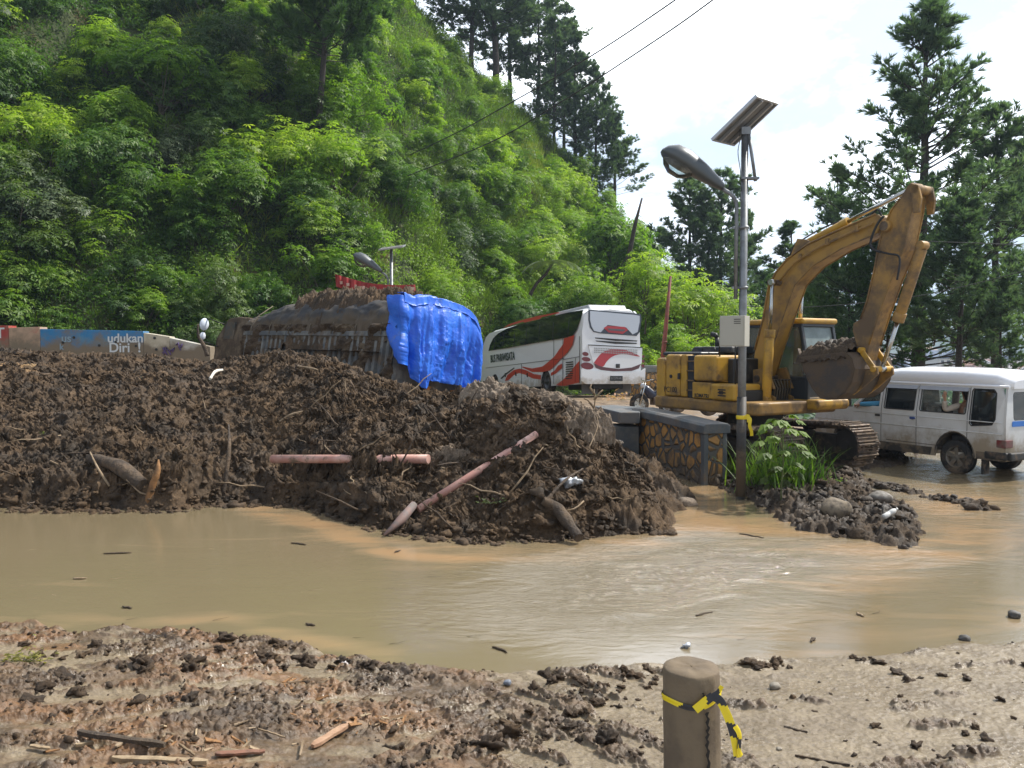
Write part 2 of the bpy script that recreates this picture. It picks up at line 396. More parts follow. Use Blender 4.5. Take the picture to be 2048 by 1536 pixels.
a=bank.data.attributes.new('clod','FLOAT','POINT'); a.data.foreach_set('value',tex.ravel().astype(np.float32))
rs=sstep(-.1,.4,fbm(X*1.2+9,Yg*1.2,3,63)+.1)*sstep(.02,-.12,A)
a=bank.data.attributes.new('redsoil','FLOAT','POINT'); a.data.foreach_set('value',rs.ravel().astype(np.float32))

# ------------------------------------------------------------ landslide pile
toe=[(-500,1030),(0,1019),(120,1022),(250,1021),(340,1024),(420,1012),(560,1012),(610,1016),(660,1032),(700,1046),(780,1068),(860,1078),(980,1087),(1050,1083),(1150,1078),(1250,1066),(1345,1068),(1352,1035),(1388,1006),(1400,1000)]
crest=[(-500,690),(0,690),(60,694),(130,700),(200,703),(300,707),(420,718),(480,708),(560,700),(640,704),(700,722),(780,752),(850,774),(900,782),(950,776),(1000,768),(1050,776),(1130,790),(1190,818),(1240,880),(1270,930),(1330,962),(1385,998),(1400,1001)]
crY=[(-500,19),(0,19),(480,18),(640,16.8),(780,15.4),(900,14.2),(1000,13.4),(1100,12.9),(1190,12.2),(1240,11.6),(1270,11.2),(1330,10.6),(1385,10.15),(1400,10.1)]
px=np.arange(-500,1352,1.8); nv=620
toY=HC*FPX/(interp(px,toe)-700)
cY=np.maximum(interp(px,crY),toY+.02)
cH=HC-(interp(px,crest)-700)/FPX*cY
v=np.concatenate([np.linspace(-.05,1.0,nv),np.linspace(1.01,1.9,70)])
PX,Vv=np.meshgrid(px,v,indexing='ij')
TY=toY[:,None]; CY=cY[:,None]; CHh=cH[:,None]
Yp=TY+(CY-TY)*Vv; 
Vc=np.clip(Vv,0,1)
prof=1-(1-Vc)**1.35
prof=.16*sstep(0,.05,Vc)+.84*prof          # steep little bluff at the toe
right=sstep(850,1150,PX)*sstep(1395,1300,PX)
prof=prof*(1-.0*right)
Hp=-.12*(Vv<0)+CHh*prof
Hp=np.where(Vv>1,CHh-(CHh-.35)*sstep(1,1.75,Vv),Hp)
Xp=(PX-1024)/FPX*Yp
amp=sstep(-.04,.06,Vv)*np.clip((CY-TY)/1.2,0.12,1)
cr_=1-.75*sstep(.85,1.0,Vv)
d=.20*fbm(Xp*.55,Yp*.55,3,71)*np.minimum(amp,cr_)
rd=ridg(Xp*1.3,Yp*1.9,3,72)
d=d+amp*cr_*(.07*rd+.10*fbm(Xp*2.2,Yp*2.8,4,73))
lm=lumps(Xp*3.2+.35*fbm(Xp*5,Yp*5,2,5),Yp*3.2+.35*fbm(Xp*5,Yp*5,2,6),74); lm2=lumps(Xp*7.5+.3*fbm(Xp*11,Yp*11,2,7),Yp*7.5,75); lm3=lumps(Xp*16,Yp*16,76)
pit=np.clip(fbm(Xp*5+9,Yp*6.5,4,81,.68)-.05,0,1)*.75
d=d+amp*(.025*lm+.035*lm2+.036*lm3+.060*fbm(Xp*8,Yp*9,6,77,.62)+.018*ridg(Xp*13,Yp*13,3,84)-.16*pit-.13)-.10*sstep(.6,1,Vv)*(Vv<1.01)
# big rolled slab at the crown near the wall (pale, smoother)
slab=np.exp(-(((PX-1050)/95)**2+((Vv-.80)/.13)**2))
slab2=np.exp(-(((PX-960)/60)**2+((Vv-.90)/.07)**2))
d=d+.16*slab*ridg(Xp*.9+3,Yp*1.2,2,79)+.06*slab2
endf=sstep(1350,1290,PX)
Hp=(Hp+d)*endf-.10*(1-endf)
Yp=Yp+amp*.06*fbm(Xp*8,Hp*8,3,78)
Xp=Xp+amp*.06*fbm(Yp*8,Hp*8,3,80)
M_slide=mudmat('landslide_mud',(.040,.027,.015),(.082,.054,.031),(.150,.102,.062),.9,.6)
_f=Yp*cp-(Hp-HC)*sp; _py=768-FPX*(Yp*sp+(Hp-HC)*cp)/_f; _px=1024+FPX*Xp/_f
Hp0=Hp.copy(); Hp=Hp-.15*sstep(545,565,_px)*sstep(862,845,_px)*sstep(903,918,_py)*sstep(968,940,_py)*sstep(.9,.8,Vv)
slide=grid_obj('landslide_mud',np.stack([Xp,Yp,Hp],-1),M_slide,True,flip=True); tag(slide,kind='structure')
def slide_pt(pxv,vv):   # point on the pile
    i=int(np.clip(np.searchsorted(px,pxv),0,len(px)-1)); j=int(np.clip(np.searchsorted(v,vv),0,len(v)-1))
    return Vector((Xp[i,j],Yp[i,j],Hp[i,j]))
def slide_at(pxv,pyv):  # first point of the pile met by that line of sight
    i=int(np.clip(np.searchsorted(px,pxv),0,len(px)-1))
    pr=[ (768-FPX*((Yp[i,j]*0+ (-(Yp[i,j])*-sp+ (Hp[i,j]-HC)*cp))/((Yp[i,j])*cp-(Hp[i,j]-HC)*sp)) ) for j in range(0,nv,4)]
    j=int(np.argmin([abs(q-pyv) for q in pr]))*4
    return Vector((Xp[i,j],Yp[i,j],Hp[i,j]))
tip_=None
# pale silty slab lying over the crown of the pile
M_silt=mudmat('silt_slab',(.10,.078,.056),(.23,.18,.135),(.33,.27,.21),.6,.45)

# ------------------------------------------------------------ mud heaps standing in the water
def heap(name,polypx,hmax,edge,m,seed=0,res=.022,lump=1.0,z0=-.05,gfun=None):
    poly=[(G(a,b).x,G(a,b).y) for a,b in polypx]
    xs=[p[0] for p in poly]; ys=[p[1] for p in poly]
    nx=int((max(xs)-min(xs)+.3)/res); ny=int((max(ys)-min(ys)+.3)/(res*1.2))
    X,Y=np.meshgrid(np.linspace(min(xs)-.15,max(xs)+.15,nx),np.linspace(min(ys)-.15,max(ys)+.15,ny),indexing='ij')
    s=sdist(poly,X,Y)+.10*fbm(X*2.5,Y*2.5,4,seed+1)
    k=sstep(-.02,edge,s)
    h=z0+hmax*k**.6*(.75+.35*fbm(X*1.1,Y*1.1,3,seed+2))-.3*sstep(0,-.2,s)
    h=h+sstep(-.02,.12,s)*lump*(.08*lumps(X*3.1,Y*3.1,seed+3)+.06*lumps(X*7,Y*7,seed+4)+.035*lumps(X*15,Y*15,seed+6)+.06*fbm(X*8,Y*8,5,seed+5,.75)-.10*np.clip(fbm(X*4,Y*4,4,seed+8),0,1)-.03)
    if gfun is not None: h=h+gfun(X,Y)
    o=grid_obj(name,np.stack([X,Y,h],-1),m,True); tag(o,kind='structure')
    return X,Y,h
def hat(hp,x,y):
    X,Y,h=hp; i=int(np.clip(np.searchsorted(X[:,0],x),0,X.shape[0]-1)); j=int(np.clip(np.searchsorted(Y[0],y),0,Y.shape[1]-1)); return float(h[i,j])
M_heap=mudmat('heap_mud',(.036,.026,.018),(.07,.05,.033),(.13,.095,.065),.9,.35)
isle=heap('mud_heap',[(1462,985),(1500,1002),(1545,1040),(1600,1062),(1690,1080),(1790,1096),(1835,1100),(1860,1078),(1845,1045),(1812,1012),(1760,992),(1740,960),(1700,938),(1640,925),(1560,925),(1500,935),(1470,950)],.20,.55,M_heap,300)
hA=heap('mud_heap',[(1700,970),(1790,985),(1850,1000),(1925,1020),(2000,1028),(2010,1018),(1940,1003),(1870,992),(1800,972),(1730,958)],.06,.25,M_heap,330,lump=.8)
hB=heap('mud_heap',[(1405,968),(1450,985),(1480,1000),(1500,985),(1480,962),(1430,955)],.12,.2,M_heap,360,lump=.8)
hT_=heap('mud_heap',[(1150,905),(1215,890),(1262,915),(1300,940),(1345,962),(1390,1002),(1360,1022),(1352,1040),(1350,1066),(1250,1070),(1130,1080),(1100,1000)],.42,.5,M_slide,370,lump=1.1)
hC=heap('mud_heap',[(1200,812),(1240,822),(1330,812),(1340,800),(1290,795),(1215,796)],.42,.9,M_heap,380,res=.05)
hD=heap('mud_heap',[(1480,945),(1700,948),(1800,935),(1860,905),(1700,890),(1500,895)],.10,.8,M_heap,390,res=.03,lump=.9)

# ------------------------------------------------------------ brown flood water
def watermat():
    m,t,b=newmat('brown_water'); N=t.nodes.new; L=t.links.new
    g=N('ShaderNodeNewGeometry')
    mp=N('ShaderNodeMapping'); mp.inputs['Rotation'].default_value=(0,0,R(-14)); mp.inputs['Scale'].default_value=(.35,1.15,1); L(g.outputs['Position'],mp.inputs[0])
    def noise(s,det=5,ro=.55,v=None,dist=0):
        n=N('ShaderNodeTexNoise'); n.inputs['Scale'].default_value=s; n.inputs['Detail'].default_value=det; n.inputs['Roughness'].default_value=ro; n.inputs['Distortion'].default_value=dist; L(v or mp.outputs[0],n.inputs[0]); return n.outputs[0]
    at=N('ShaderNodeAttribute'); at.attribute_name='silt'
    ad=N('ShaderNodeMath'); ad.operation='MULTIPLY_ADD'; L(noise(1.3,7,.6,None,1.2),ad.inputs[0]); ad.inputs[1].default_value=.9; L(at.outputs['Fac'],ad.inputs[2])
    cr=N('ShaderNodeValToRGB'); L(ad.outputs[0],cr.inputs[0]); e=cr.color_ramp.elements
    e[0].position=.35; e[0].color=(.185,.146,.085,1); e[1].position=1.0; e[1].color=(.38,.235,.12,1)
    for p_,c_ in ((.55,(.19,.150,.088)),(.68,(.255,.187,.108)),(.8,(.34,.225,.12))):
        q=e.new(p_); q.color=(*c_,1)
    L(cr.outputs[0],b.inputs['Base Color'])
    ch=N('ShaderNodeAttribute'); ch.attribute_name='chop'
    b.inputs['Roughness'].default_value=.07; b.inputs['IOR'].default_value=1.5; b.inputs['Specular IOR Level'].default_value=1.0
    b1=N('ShaderNodeBump'); b1.inputs['Distance'].default_value=.085
    mm=N('ShaderNodeMath'); mm.operation='MULTIPLY_ADD'; L(ch.outputs['Fac'],mm.inputs[0]); mm.inputs[1].default_value=.55; mm.inputs[2].default_value=.03; L(mm.outputs[0],b1.inputs['Strength'])
    L(noise(4.2,7,.66,None,3.2),b1.inputs['Height'])
    b2=N('ShaderNodeBump'); b2.inputs['Distance'].default_value=.01; b2.inputs['Strength'].default_value=.10; L(noise(45,3,.6,g.outputs['Position']),b2.inputs['Height']); L(b1.outputs[0],b2.inputs['Normal'])
    L(b2.outputs[0],b.inputs['Normal'])
    return m
az=np.linspace(-1.2,1.1,700); yy=np.concatenate([np.geomspace(4.2,16,420),np.linspace(16.1,24,20)])
A,Yg=np.meshgrid(az,yy,indexing='ij'); X=A*Yg
PXg=A*1600+1024; PYg=700+HC*FPX/Yg
chop=np.exp(-(((PXg-1330)/300)**2+((PYg-1165)/75)**2))+.7*np.exp(-(((PXg-1560)/300)**2+((PYg-1120)/40)**2))+.45*np.exp(-(((PXg-1150)/300)**2+((PYg-1240)/60)**2))+.5*sstep(1500,1750,PXg)*sstep(1100,950,PYg)
Zw=.010*np.clip(chop,0,1)*ridg(X*1.6+2.2*fbm(X*.8,Yg*.8,2,91),Yg*6+2.2*fbm(X*.8,Yg*.8,2,92),3,93)
water=grid_obj('water',np.stack([X,Yg,Zw],-1),watermat(),True,flip=True); tag(water,kind='structure')
a=water.data.attributes.new('chop','FLOAT','POINT'); a.data.foreach_set('value',np.clip(chop,0,1).ravel().astype(np.float32))
# silt plumes: orange along the pile's toe, past the wall and the heap
silt=np.zeros_like(X)
def plume(pts,wd,am):
    global silt
    dmin=np.full(X.shape,1e9)
    for i in range(len(pts)-1):
        ax,ay=pts[i];bx,by=pts[i+1]; ex,ey=bx-ax,by-ay; t=np.clip(((PXg-ax)*ex+(PYg-ay)*3*ey*3)/(ex*ex+9*ey*ey),0,1)
        dmin=np.minimum(dmin,np.hypot(PXg-ax-t*ex,3*(PYg-ay-t*ey)))
    silt=np.maximum(silt,am*np.exp(-(dmin/wd)**2))
plume([(520,1022),(620,1045),(720,1085),(800,1118),(900,1120),(1020,1105)],60,.32)
plume([(800,1090),(1000,1108),(1150,1098),(1300,1085),(1380,1060)],70,.25)
plume([(1420,960),(1400,1010),(1430,1050),(1500,1060),(1620,1085),(1760,1110),(1900,1115)],110,.30)
plume([(1900,1000),(1960,1050),(1900,1110),(1750,1150)],150,.28)
plume([(1550,1250),(1700,1280),(1900,1270),(2048,1240)],160,.18)
plume([(0,1250),(250,1250),(430,1240),(560,1275),(760,1320)],55,.22)
a=water.data.attributes.new('silt','FLOAT','POINT'); a.data.foreach_set('value',silt.ravel().astype(np.float32))
# ============================================================ HILLSIDE
h_toe=[(-1400,14),(-600,23),(0,31),(415,32.5),(700,38),(950,44),(1280,55),(1400,62),(1540,72)]
h_top=[(-1400,-400),(0,-330),(500,-200),(700,-90),(760,-50),(830,15),(860,55),(900,120),(960,165),(1010,205),(1080,262),(1130,330),(1180,395),(1250,455),(1310,545),(1360,590),(1420,640),(1480,690),(1560,712)]
h_cY=[(-1400,40),(-600,52),(0,66),(415,70),(700,76),(830,80),(1080,84),(1250,84),(1400,84),(1560,84)]
hpx=np.arange(-1400,1561,5.0); hv=np.concatenate([np.linspace(0,1,230),np.linspace(1.01,2.2,40)])
hY0=interp(hpx,h_toe); hY1=interp(hpx,h_cY); hT=interp(hpx,h_top)
hH1=HC-(hT-700)/FPX*hY1
hH0=road_h((hpx-1024)/FPX*hY0,hY0)-.3
def hill_fun(pxq,vq):
    pxq=np.asarray(pxq,float); vq=np.asarray(vq,float)
    Y0=np.interp(pxq,hpx,hY0);Y1=np.interp(pxq,hpx,hY1);H0=np.interp(pxq,hpx,hH0);H1=np.interp(pxq,hpx,hH1)
    Y=Y0+(Y1-Y0)*vq; vc=np.clip(vq,0,1)
    f=vc*1.12-.12*vc**2
    f=f/(1.0)
    Hh=H0+(H1-H0)*f
    Hh=np.where(vq>1,H1-(vq-1)*14-(vq-1)**2*10,Hh)
    X=(pxq-1024)/FPX*Y
    fade=sstep(0,.08,vq)*(1-.85*sstep(.85,1,vq))
    Hh=Hh+fade*(2.2*fbm(X*.07,Y*.07,3,101)+.8*fbm(X*.3,Y*.3,3,102))
    # gullies running down the slope
    Hh=Hh-fade*1.6*np.clip(1-np.abs(gn(X*.11+.4*gn(X*.05,Y*.05,5),Y*.02,103))*5,0,1)
    return np.stack([X,Y,Hh],-1)
PXh,VVh=np.meshgrid(hpx,hv,indexing='ij')
HP=hill_fun(PXh,VVh)
def hillmat():
    m,t,b=newmat('hill_soil'); N=t.nodes.new; L=t.links.new; g=N('ShaderNodeNewGeometry')
    n=N('ShaderNodeTexNoise'); n.inputs['Scale'].default_value=.35; n.inputs['Detail'].default_value=8; n.inputs['Roughness'].default_value=.65; L(g.outputs['Position'],n.inputs[0])
    cr=N('ShaderNodeValToRGB'); L(n.outputs[0],cr.inputs[0]); e=cr.color_ramp.elements
    e[0].position=.35; e[0].color=(.03,.05,.014,1); e[1].position=.68; e[1].color=(.13,.075,.035,1); q=e.new(.55); q.color=(.055,.07,.02,1)
    L(cr.outputs[0],b.inputs['Base Color']); b.inputs['Roughness'].default_value=.95
    bn=N('ShaderNodeBump'); bn.inputs['Strength'].default_value=1; bn.inputs['Distance'].default_value=.3; 
    n2=N('ShaderNodeTexNoise'); n2.inputs['Scale'].default_value=3; n2.inputs['Detail'].default_value=6; L(g.outputs['Position'],n2.inputs[0]); L(n2.outputs[0],bn.inputs['Height']); L(bn.outputs[0],b.inputs['Normal'])
    return m
hill=grid_obj('hill',HP,hillmat(),True,flip=True); tag(hill,kind='structure')
def proj(p):
    x,y,z=p[...,0],p[...,1],p[...,2]-HC
    f=y*cp-z*sp; u=y*sp+z*cp
    return x/f*FPX+1024,768-u/f*FPX
def hill_at(pxq,pyq):
    vs=np.linspace(0,1,300); pts=hill_fun(np.full(300,pxq),vs); _,yy_=proj(pts); j=int(np.argmin(np.abs(yy_-pyq))); return Vector(pts[j])
# hazy mountains across the valley
pxm=np.linspace(-800,3000,300); v2=np.linspace(0,1,60)
for nm,Yb,Yt,tops,sd_ in (('far_hills',2600,4200,[(-800,520),(1200,560),(1500,545),(1700,560),(1900,585),(2048,600),(2400,580),(3000,520)],5),('valley_slope',1300,2100,[(-800,640),(1500,640),(1700,655),(1850,632),(1950,650),(2048,640),(3000,600)],9)):
    a_,b_=np.meshgrid(pxm,v2,indexing='ij'); Yf=Yb+(Yt-Yb)*b_; T=interp(a_,tops)+14*fbm(a_*.008,a_*0,4,sd_)
    Ht=HC-(T-700)/FPX*Yt; Xf=(a_-1024)/FPX*Yf
    Hf=-18+(Ht+18)*(b_**.85)+sstep(0,.2,b_)*(1-b_)*60*ridg(Xf*.0022,Yf*.0022,4,sd_)
    mh=mat('hill_woods_'+str(sd_),(.035,.065,.025),.95,col2=(.09,.11,.04),sc=.004,coord='Object',lo=.4,hi=.6)
    tag(grid_obj(nm,np.stack([Xf,Yf,Hf],-1),mh,True,flip=True),kind='structure')

# ============================================================ LEAF TOOLS
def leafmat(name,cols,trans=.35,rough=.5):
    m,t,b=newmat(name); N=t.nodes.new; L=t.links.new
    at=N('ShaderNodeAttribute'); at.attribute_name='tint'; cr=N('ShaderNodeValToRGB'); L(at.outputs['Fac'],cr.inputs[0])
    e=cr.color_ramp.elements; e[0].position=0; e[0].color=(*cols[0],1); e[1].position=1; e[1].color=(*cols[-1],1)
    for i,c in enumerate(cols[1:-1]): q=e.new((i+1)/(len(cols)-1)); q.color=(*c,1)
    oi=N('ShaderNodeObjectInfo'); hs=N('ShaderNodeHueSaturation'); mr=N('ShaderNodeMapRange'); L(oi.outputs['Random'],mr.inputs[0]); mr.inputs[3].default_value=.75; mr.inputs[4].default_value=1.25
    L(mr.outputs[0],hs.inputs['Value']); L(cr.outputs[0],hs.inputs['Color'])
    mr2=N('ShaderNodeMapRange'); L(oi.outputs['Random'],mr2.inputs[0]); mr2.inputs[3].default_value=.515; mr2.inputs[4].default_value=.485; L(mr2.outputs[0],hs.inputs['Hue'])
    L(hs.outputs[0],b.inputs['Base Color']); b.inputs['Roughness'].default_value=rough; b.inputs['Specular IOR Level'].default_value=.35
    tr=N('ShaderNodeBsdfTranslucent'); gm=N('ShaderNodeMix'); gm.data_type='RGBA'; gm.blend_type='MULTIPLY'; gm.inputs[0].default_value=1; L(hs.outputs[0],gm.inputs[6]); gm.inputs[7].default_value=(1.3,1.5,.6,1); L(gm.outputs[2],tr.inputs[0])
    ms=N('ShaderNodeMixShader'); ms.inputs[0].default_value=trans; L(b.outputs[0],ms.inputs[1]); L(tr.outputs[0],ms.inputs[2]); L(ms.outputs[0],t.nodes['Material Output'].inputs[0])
    MATS[name]=m; return m
def unit(a): return a/np.maximum(np.linalg.norm(a,axis=-1,keepdims=True),1e-9)
def leaves(C,D,Nn,Ln,Wn,fold=.25):
    """diamond leaves: base C, direction D, normal Nn"""
    D=unit(D); Sd=unit(np.cross(D,Nn)); Up=np.cross(Sd,D)
    Ln=np.asarray(Ln)[:,None]; Wn=np.asarray(Wn)[:,None]
    a=C; b=C+D*Ln*.45+Sd*Wn*.5+Up*Wn*fold; c=C+D*Ln-Up*Ln*.12; d=C+D*Ln*.45-Sd*Wn*.5+Up*Wn*fold
    V=np.stack([a,b,c,d],1).reshape(-1,3); F=np.arange(len(C)*4).reshape(-1,4); return V,F
def rvec(n,r=rng): return unit(r.normal(size=(n,3)))
LM_bright=leafmat('bright_leaves',[(.075,.14,.02),(.135,.235,.028),(.21,.32,.038),(.30,.40,.055)],.50)
LM_mid=leafmat('mid_leaves',[(.04,.09,.016),(.07,.15,.022),(.12,.21,.032),(.19,.28,.055)],.45)
LM_dark=leafmat('dark_leaves',[(.025,.055,.014),(.045,.09,.02),(.075,.13,.03),(.11,.165,.045)],.36)
LM_pale=leafmat('pale_leaves',[(.05,.08,.04),(.09,.13,.06),(.14,.18,.09),(.19,.23,.12)],.3)
LM_grass=leafmat('hill_grass',[(.07,.12,.018),(.13,.20,.026),(.19,.25,.038),(.28,.28,.07)],.45)
LM_needle=leafmat('pine_needles',[(.05,.085,.058),(.08,.13,.085),(.115,.175,.105),(.16,.22,.13)],.45,.6)
LM_needle2=leafmat('pine_needles_green',[(.035,.08,.026),(.06,.12,.036),(.09,.165,.05),(.13,.21,.065)],.42,.6)
BARK=mat('bark',(.028,.022,.017),.9,col2=(.055,.043,.033),sc=9,bump=.6,bsc=30)
BARK2=mat('pale_bark',(.12,.10,.075),.9,col2=(.07,.055,.04),sc=9,bump=.4,bsc=30)
# ============================================================ HILL VEGETATION
def undergrowth():
    VV=[];FF=[];TT=[];n0=0
    r=np.random.default_rng(11)
    # leafy clumps over the whole slope
    nc=7800
    pxs=r.uniform(-260,1500,nc); vs=r.uniform(0,1.12,nc)**.9
    keep=np.ones(nc,bool)
    c=hill_fun(pxs,vs); 
    bare=fbm(c[:,0]*.10+3,c[:,2]*.10,3,111)          # some bare soil streaks stay
    keep=(bare>-.27); c=c[keep]; nc=len(c); bare=bare[keep]
    dens=fbm(c[:,0]*.09,c[:,2]*.09,2,112)
    rad=r.uniform(.35,1.15,nc)*(1+.25*dens); per=62
    ct=np.clip(.40+.22*sstep(500,1000,pxs[keep])+.55*fbm(c[:,0]*.06+5,c[:,2]*.06,3,113)+r.normal(size=nc)*.14,0,1)
    C=np.repeat(c,per,0); Rr=np.repeat(rad,per)
    d=rvec(len(C),r); d[:,2]=np.abs(d[:,2])*1.0-.15; d=unit(d)
    sq=np.repeat(r.uniform(.6,1.3,nc),per)
    pos=C+d*(Rr*r.uniform(.45,1.05,len(C)))[:,None]*np.stack([np.ones(len(C)),np.ones(len(C)),sq],-1)+np.array([0,0,.12])
    D=unit(d*.7+rvec(len(C),r)*.7+np.array([0,0,-.15])); Nn=unit(d+rvec(len(C),r)*.4+np.array([0,0,.5]))
    V,F=leaves(pos,D,Nn,r.uniform(.12,.26,len(C)),r.uniform(.06,.12,len(C)))
    VV.append(V);FF.append(F);TT.append(np.clip(np.repeat(ct,per)+r.normal(size=len(C))*.13,0,1)); n0+=len(V)
    V=np.concatenate(VV);F=np.concatenate(FF);T=np.concatenate(TT)
    o=mobj('undergrowth',np_mesh('undergrowth',V,F,[LM_mid],False,T)); tag(o,'dense green undergrowth covering the steep hillside','undergrowth',kind='stuff')
    # long grass, lighter, on the open right flank and scattered
    ng=15000; pxs=np.concatenate([r.uniform(-200,1500,ng//3),r.normal(1080,170,ng*2//3)]); vs=np.concatenate([r.uniform(0,1.05,ng//3),r.uniform(.15,1.08,ng*2//3)])
    c=hill_fun(np.clip(pxs,-300,1540),vs); per=12; C=np.repeat(c,per,0)+np.concatenate([r.normal(size=(ng*0+len(c)*per,2))*.22,np.zeros((len(c)*per,1))],1)
    D=unit(rvec(len(C),r)*.55+np.array([.1,-.25,.8])); Nn=rvec(len(C),r)
    V,F=leaves(C,D,Nn,r.uniform(.45,1.0,len(C)),r.uniform(.03,.055,len(C)),.1)
    T=np.clip(np.repeat(.45+.5*fbm(c[:,0]*.12,c[:,2]*.12,3,114),per)+r.normal(size=len(C))*.15,0,1)
    o=mobj('hill_grass',np_mesh('hill_grass',V,F,[LM_grass],False,T)); tag(o,'long pale green grass growing on the open flank of the hill','grass',kind='stuff')
undergrowth()

def leafy_tree(seed,Rw,Hh,nros,lm,leaf=.30,name='leafy_tree',stem=True,droop=.5,nlobe=9,leaflets=7,base=.28):
    r=np.random.default_rng(seed); root=empty(name)
    # lobes
    lob=[];
    for i in range(nlobe):
        a=r.uniform(0,2*PI); q=r.uniform(.15,.75)*Rw; z=Hh*(base+.18+(.80-base)*r.uniform(.0,1)*(1-.35*q/Rw)); lob.append((q*math.cos(a)*r.uniform(.8,1.3),q*math.sin(a),z,r.uniform(.20,.42)*Rw))
    lob.append((0,0,Hh*.80,Rw*.42))
    if stem:
        mb=MB(); 
        mb.tube([(0,0,-.6),(r.normal()*.05,r.normal()*.05,Hh*.25),(r.normal()*.12,r.normal()*.12,Hh*.5)],[.055*Hh/3,.045*Hh/3,.03*Hh/3],7)
        for L in lob:
            z0=Hh*r.uniform(.1,.4); mb.tube([(0,0,z0),(L[0]*.5+r.normal()*.1,L[1]*.5+r.normal()*.1,z0+(L[2]-z0)*.55),(L[0],L[1],L[2]+L[3]*.3)],[.028*Hh/3,.018*Hh/3,.008*Hh/3],5)
        mb.build('trunk',BARK2,root,recalc=False)
    k=len(lob); wts=np.array([l[3]**2 for l in lob]); ids=r.choice(k,nros,p=wts/wts.sum()); Lb=np.array(lob)[ids]
    d=rvec(nros,r); d[:,2]=np.where(d[:,2]<-.35,-d[:,2],d[:,2]); d=unit(d)
    rc=Lb[:,:3]+d*(Lb[:,3]*r.uniform(.45,1.35,nros))[:,None]
    m=leaflets; C=np.repeat(rc,m,0); dd=np.repeat(unit(d+np.array([0,0,.8])),m,0)
    ang=np.tile(np.arange(m)*2*PI/m,nros)+np.repeat(r.uniform(0,6.28,nros),m)
    t1=unit(np.cross(dd,np.array([.3,.5,.81]))); t2=np.cross(dd,t1)
    D=t1*np.cos(ang)[:,None]+t2*np.sin(ang)[:,None]+dd*r.uniform(-.1,.35,len(C))[:,None]-np.array([0,0,droop])*r.uniform(.4,1.1,len(C))[:,None]
    L=leaf*r.uniform(.7,1.25,len(C)); V,F=leaves(C+unit(D)*.04,D,dd,L,L*.34,.12)
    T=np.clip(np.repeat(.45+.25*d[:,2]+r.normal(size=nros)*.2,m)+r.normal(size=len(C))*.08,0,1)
    me=np_mesh('crown',V,F,[lm],False,T); mobj('crown',me,root); return root
protos=dict(
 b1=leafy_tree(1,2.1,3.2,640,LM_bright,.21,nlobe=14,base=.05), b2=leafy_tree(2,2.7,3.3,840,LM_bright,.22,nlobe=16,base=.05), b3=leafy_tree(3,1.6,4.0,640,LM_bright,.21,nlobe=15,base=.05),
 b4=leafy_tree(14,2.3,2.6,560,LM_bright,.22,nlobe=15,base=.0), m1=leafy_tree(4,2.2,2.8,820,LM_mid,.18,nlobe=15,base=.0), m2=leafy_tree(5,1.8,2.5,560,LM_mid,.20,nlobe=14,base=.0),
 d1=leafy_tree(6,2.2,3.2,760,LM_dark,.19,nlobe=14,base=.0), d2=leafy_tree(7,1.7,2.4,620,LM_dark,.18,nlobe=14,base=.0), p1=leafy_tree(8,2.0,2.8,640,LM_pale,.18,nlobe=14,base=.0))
used_p=set(); crown_places=[]
def put_tree(key,loc,sc,rz,label,group,cat='tree',tilt=(0,0)):
    src=protos[key]
    if key in used_p: o=copy_tree(src)
    else: o=src; used_p.add(key)
    o.location=loc; o.scale=(sc,sc,sc*random.uniform(.9,1.12)); o.rotation_euler=(tilt[0],tilt[1],rz); tag(o,label,cat,group); return o
LAB={'b':'bright yellow-green broadleaf tree growing among many on the hillside','m':'mid-green leafy shrub tree growing among many on the hillside','d':'dark green leafy shrub tree growing among many on the hillside','p':'greyish pale green shrub tree growing among many on the hillside'}
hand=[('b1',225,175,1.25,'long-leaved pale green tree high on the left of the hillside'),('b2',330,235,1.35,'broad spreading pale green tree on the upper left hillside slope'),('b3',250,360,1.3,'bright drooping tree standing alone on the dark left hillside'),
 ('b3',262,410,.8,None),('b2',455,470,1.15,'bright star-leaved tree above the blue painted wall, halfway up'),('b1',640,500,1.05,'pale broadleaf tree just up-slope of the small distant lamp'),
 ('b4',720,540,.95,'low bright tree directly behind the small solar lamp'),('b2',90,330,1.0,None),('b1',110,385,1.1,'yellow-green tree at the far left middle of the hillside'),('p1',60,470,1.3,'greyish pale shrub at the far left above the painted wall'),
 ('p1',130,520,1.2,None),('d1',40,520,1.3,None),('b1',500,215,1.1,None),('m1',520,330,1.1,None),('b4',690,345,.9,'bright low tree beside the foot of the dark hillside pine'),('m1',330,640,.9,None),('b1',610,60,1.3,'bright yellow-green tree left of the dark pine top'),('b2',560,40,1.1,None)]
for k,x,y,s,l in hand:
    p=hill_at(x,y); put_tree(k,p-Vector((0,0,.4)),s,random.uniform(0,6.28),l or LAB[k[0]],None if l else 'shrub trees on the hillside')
def sprinkle(n,x0,x1,vlo,vhi,keys,smin,smax,sd,excl=None):
    r=random.Random(sd); c=0
    for _ in range(n*12):
        if c>=n: break
        x=r.uniform(x0,x1); vq=r.uniform(vlo,vhi); p=Vector(hill_fun(x,vq))
        X_,Y_=proj(np.array(p)); 
        if Y_<-60: continue
        if excl and excl(X_,Y_): continue
        if any((p-q).length<r.uniform(1.4,2.6) for q in crown_places): continue
        crown_places.append(p); k=r.choice(keys); put_tree(k,p-Vector((0,0,.9*r.uniform(.5,1.3))),r.uniform(smin,smax),r.uniform(0,6.28),LAB[k[0]],'shrub trees on the hillside',tilt=(r.uniform(-.1,.45),r.uniform(-.3,.2))); c+=1
gr=lambda x,y:(x>820 and abs((x-900)*.83-(y-130))<55 and r_.random()<.85)
r_=random.Random(3)
sprinkle(62,600,1290,.0,.85,['b1','b2','b3','b4','b1','b2','m1'],.75,1.25,5,gr)
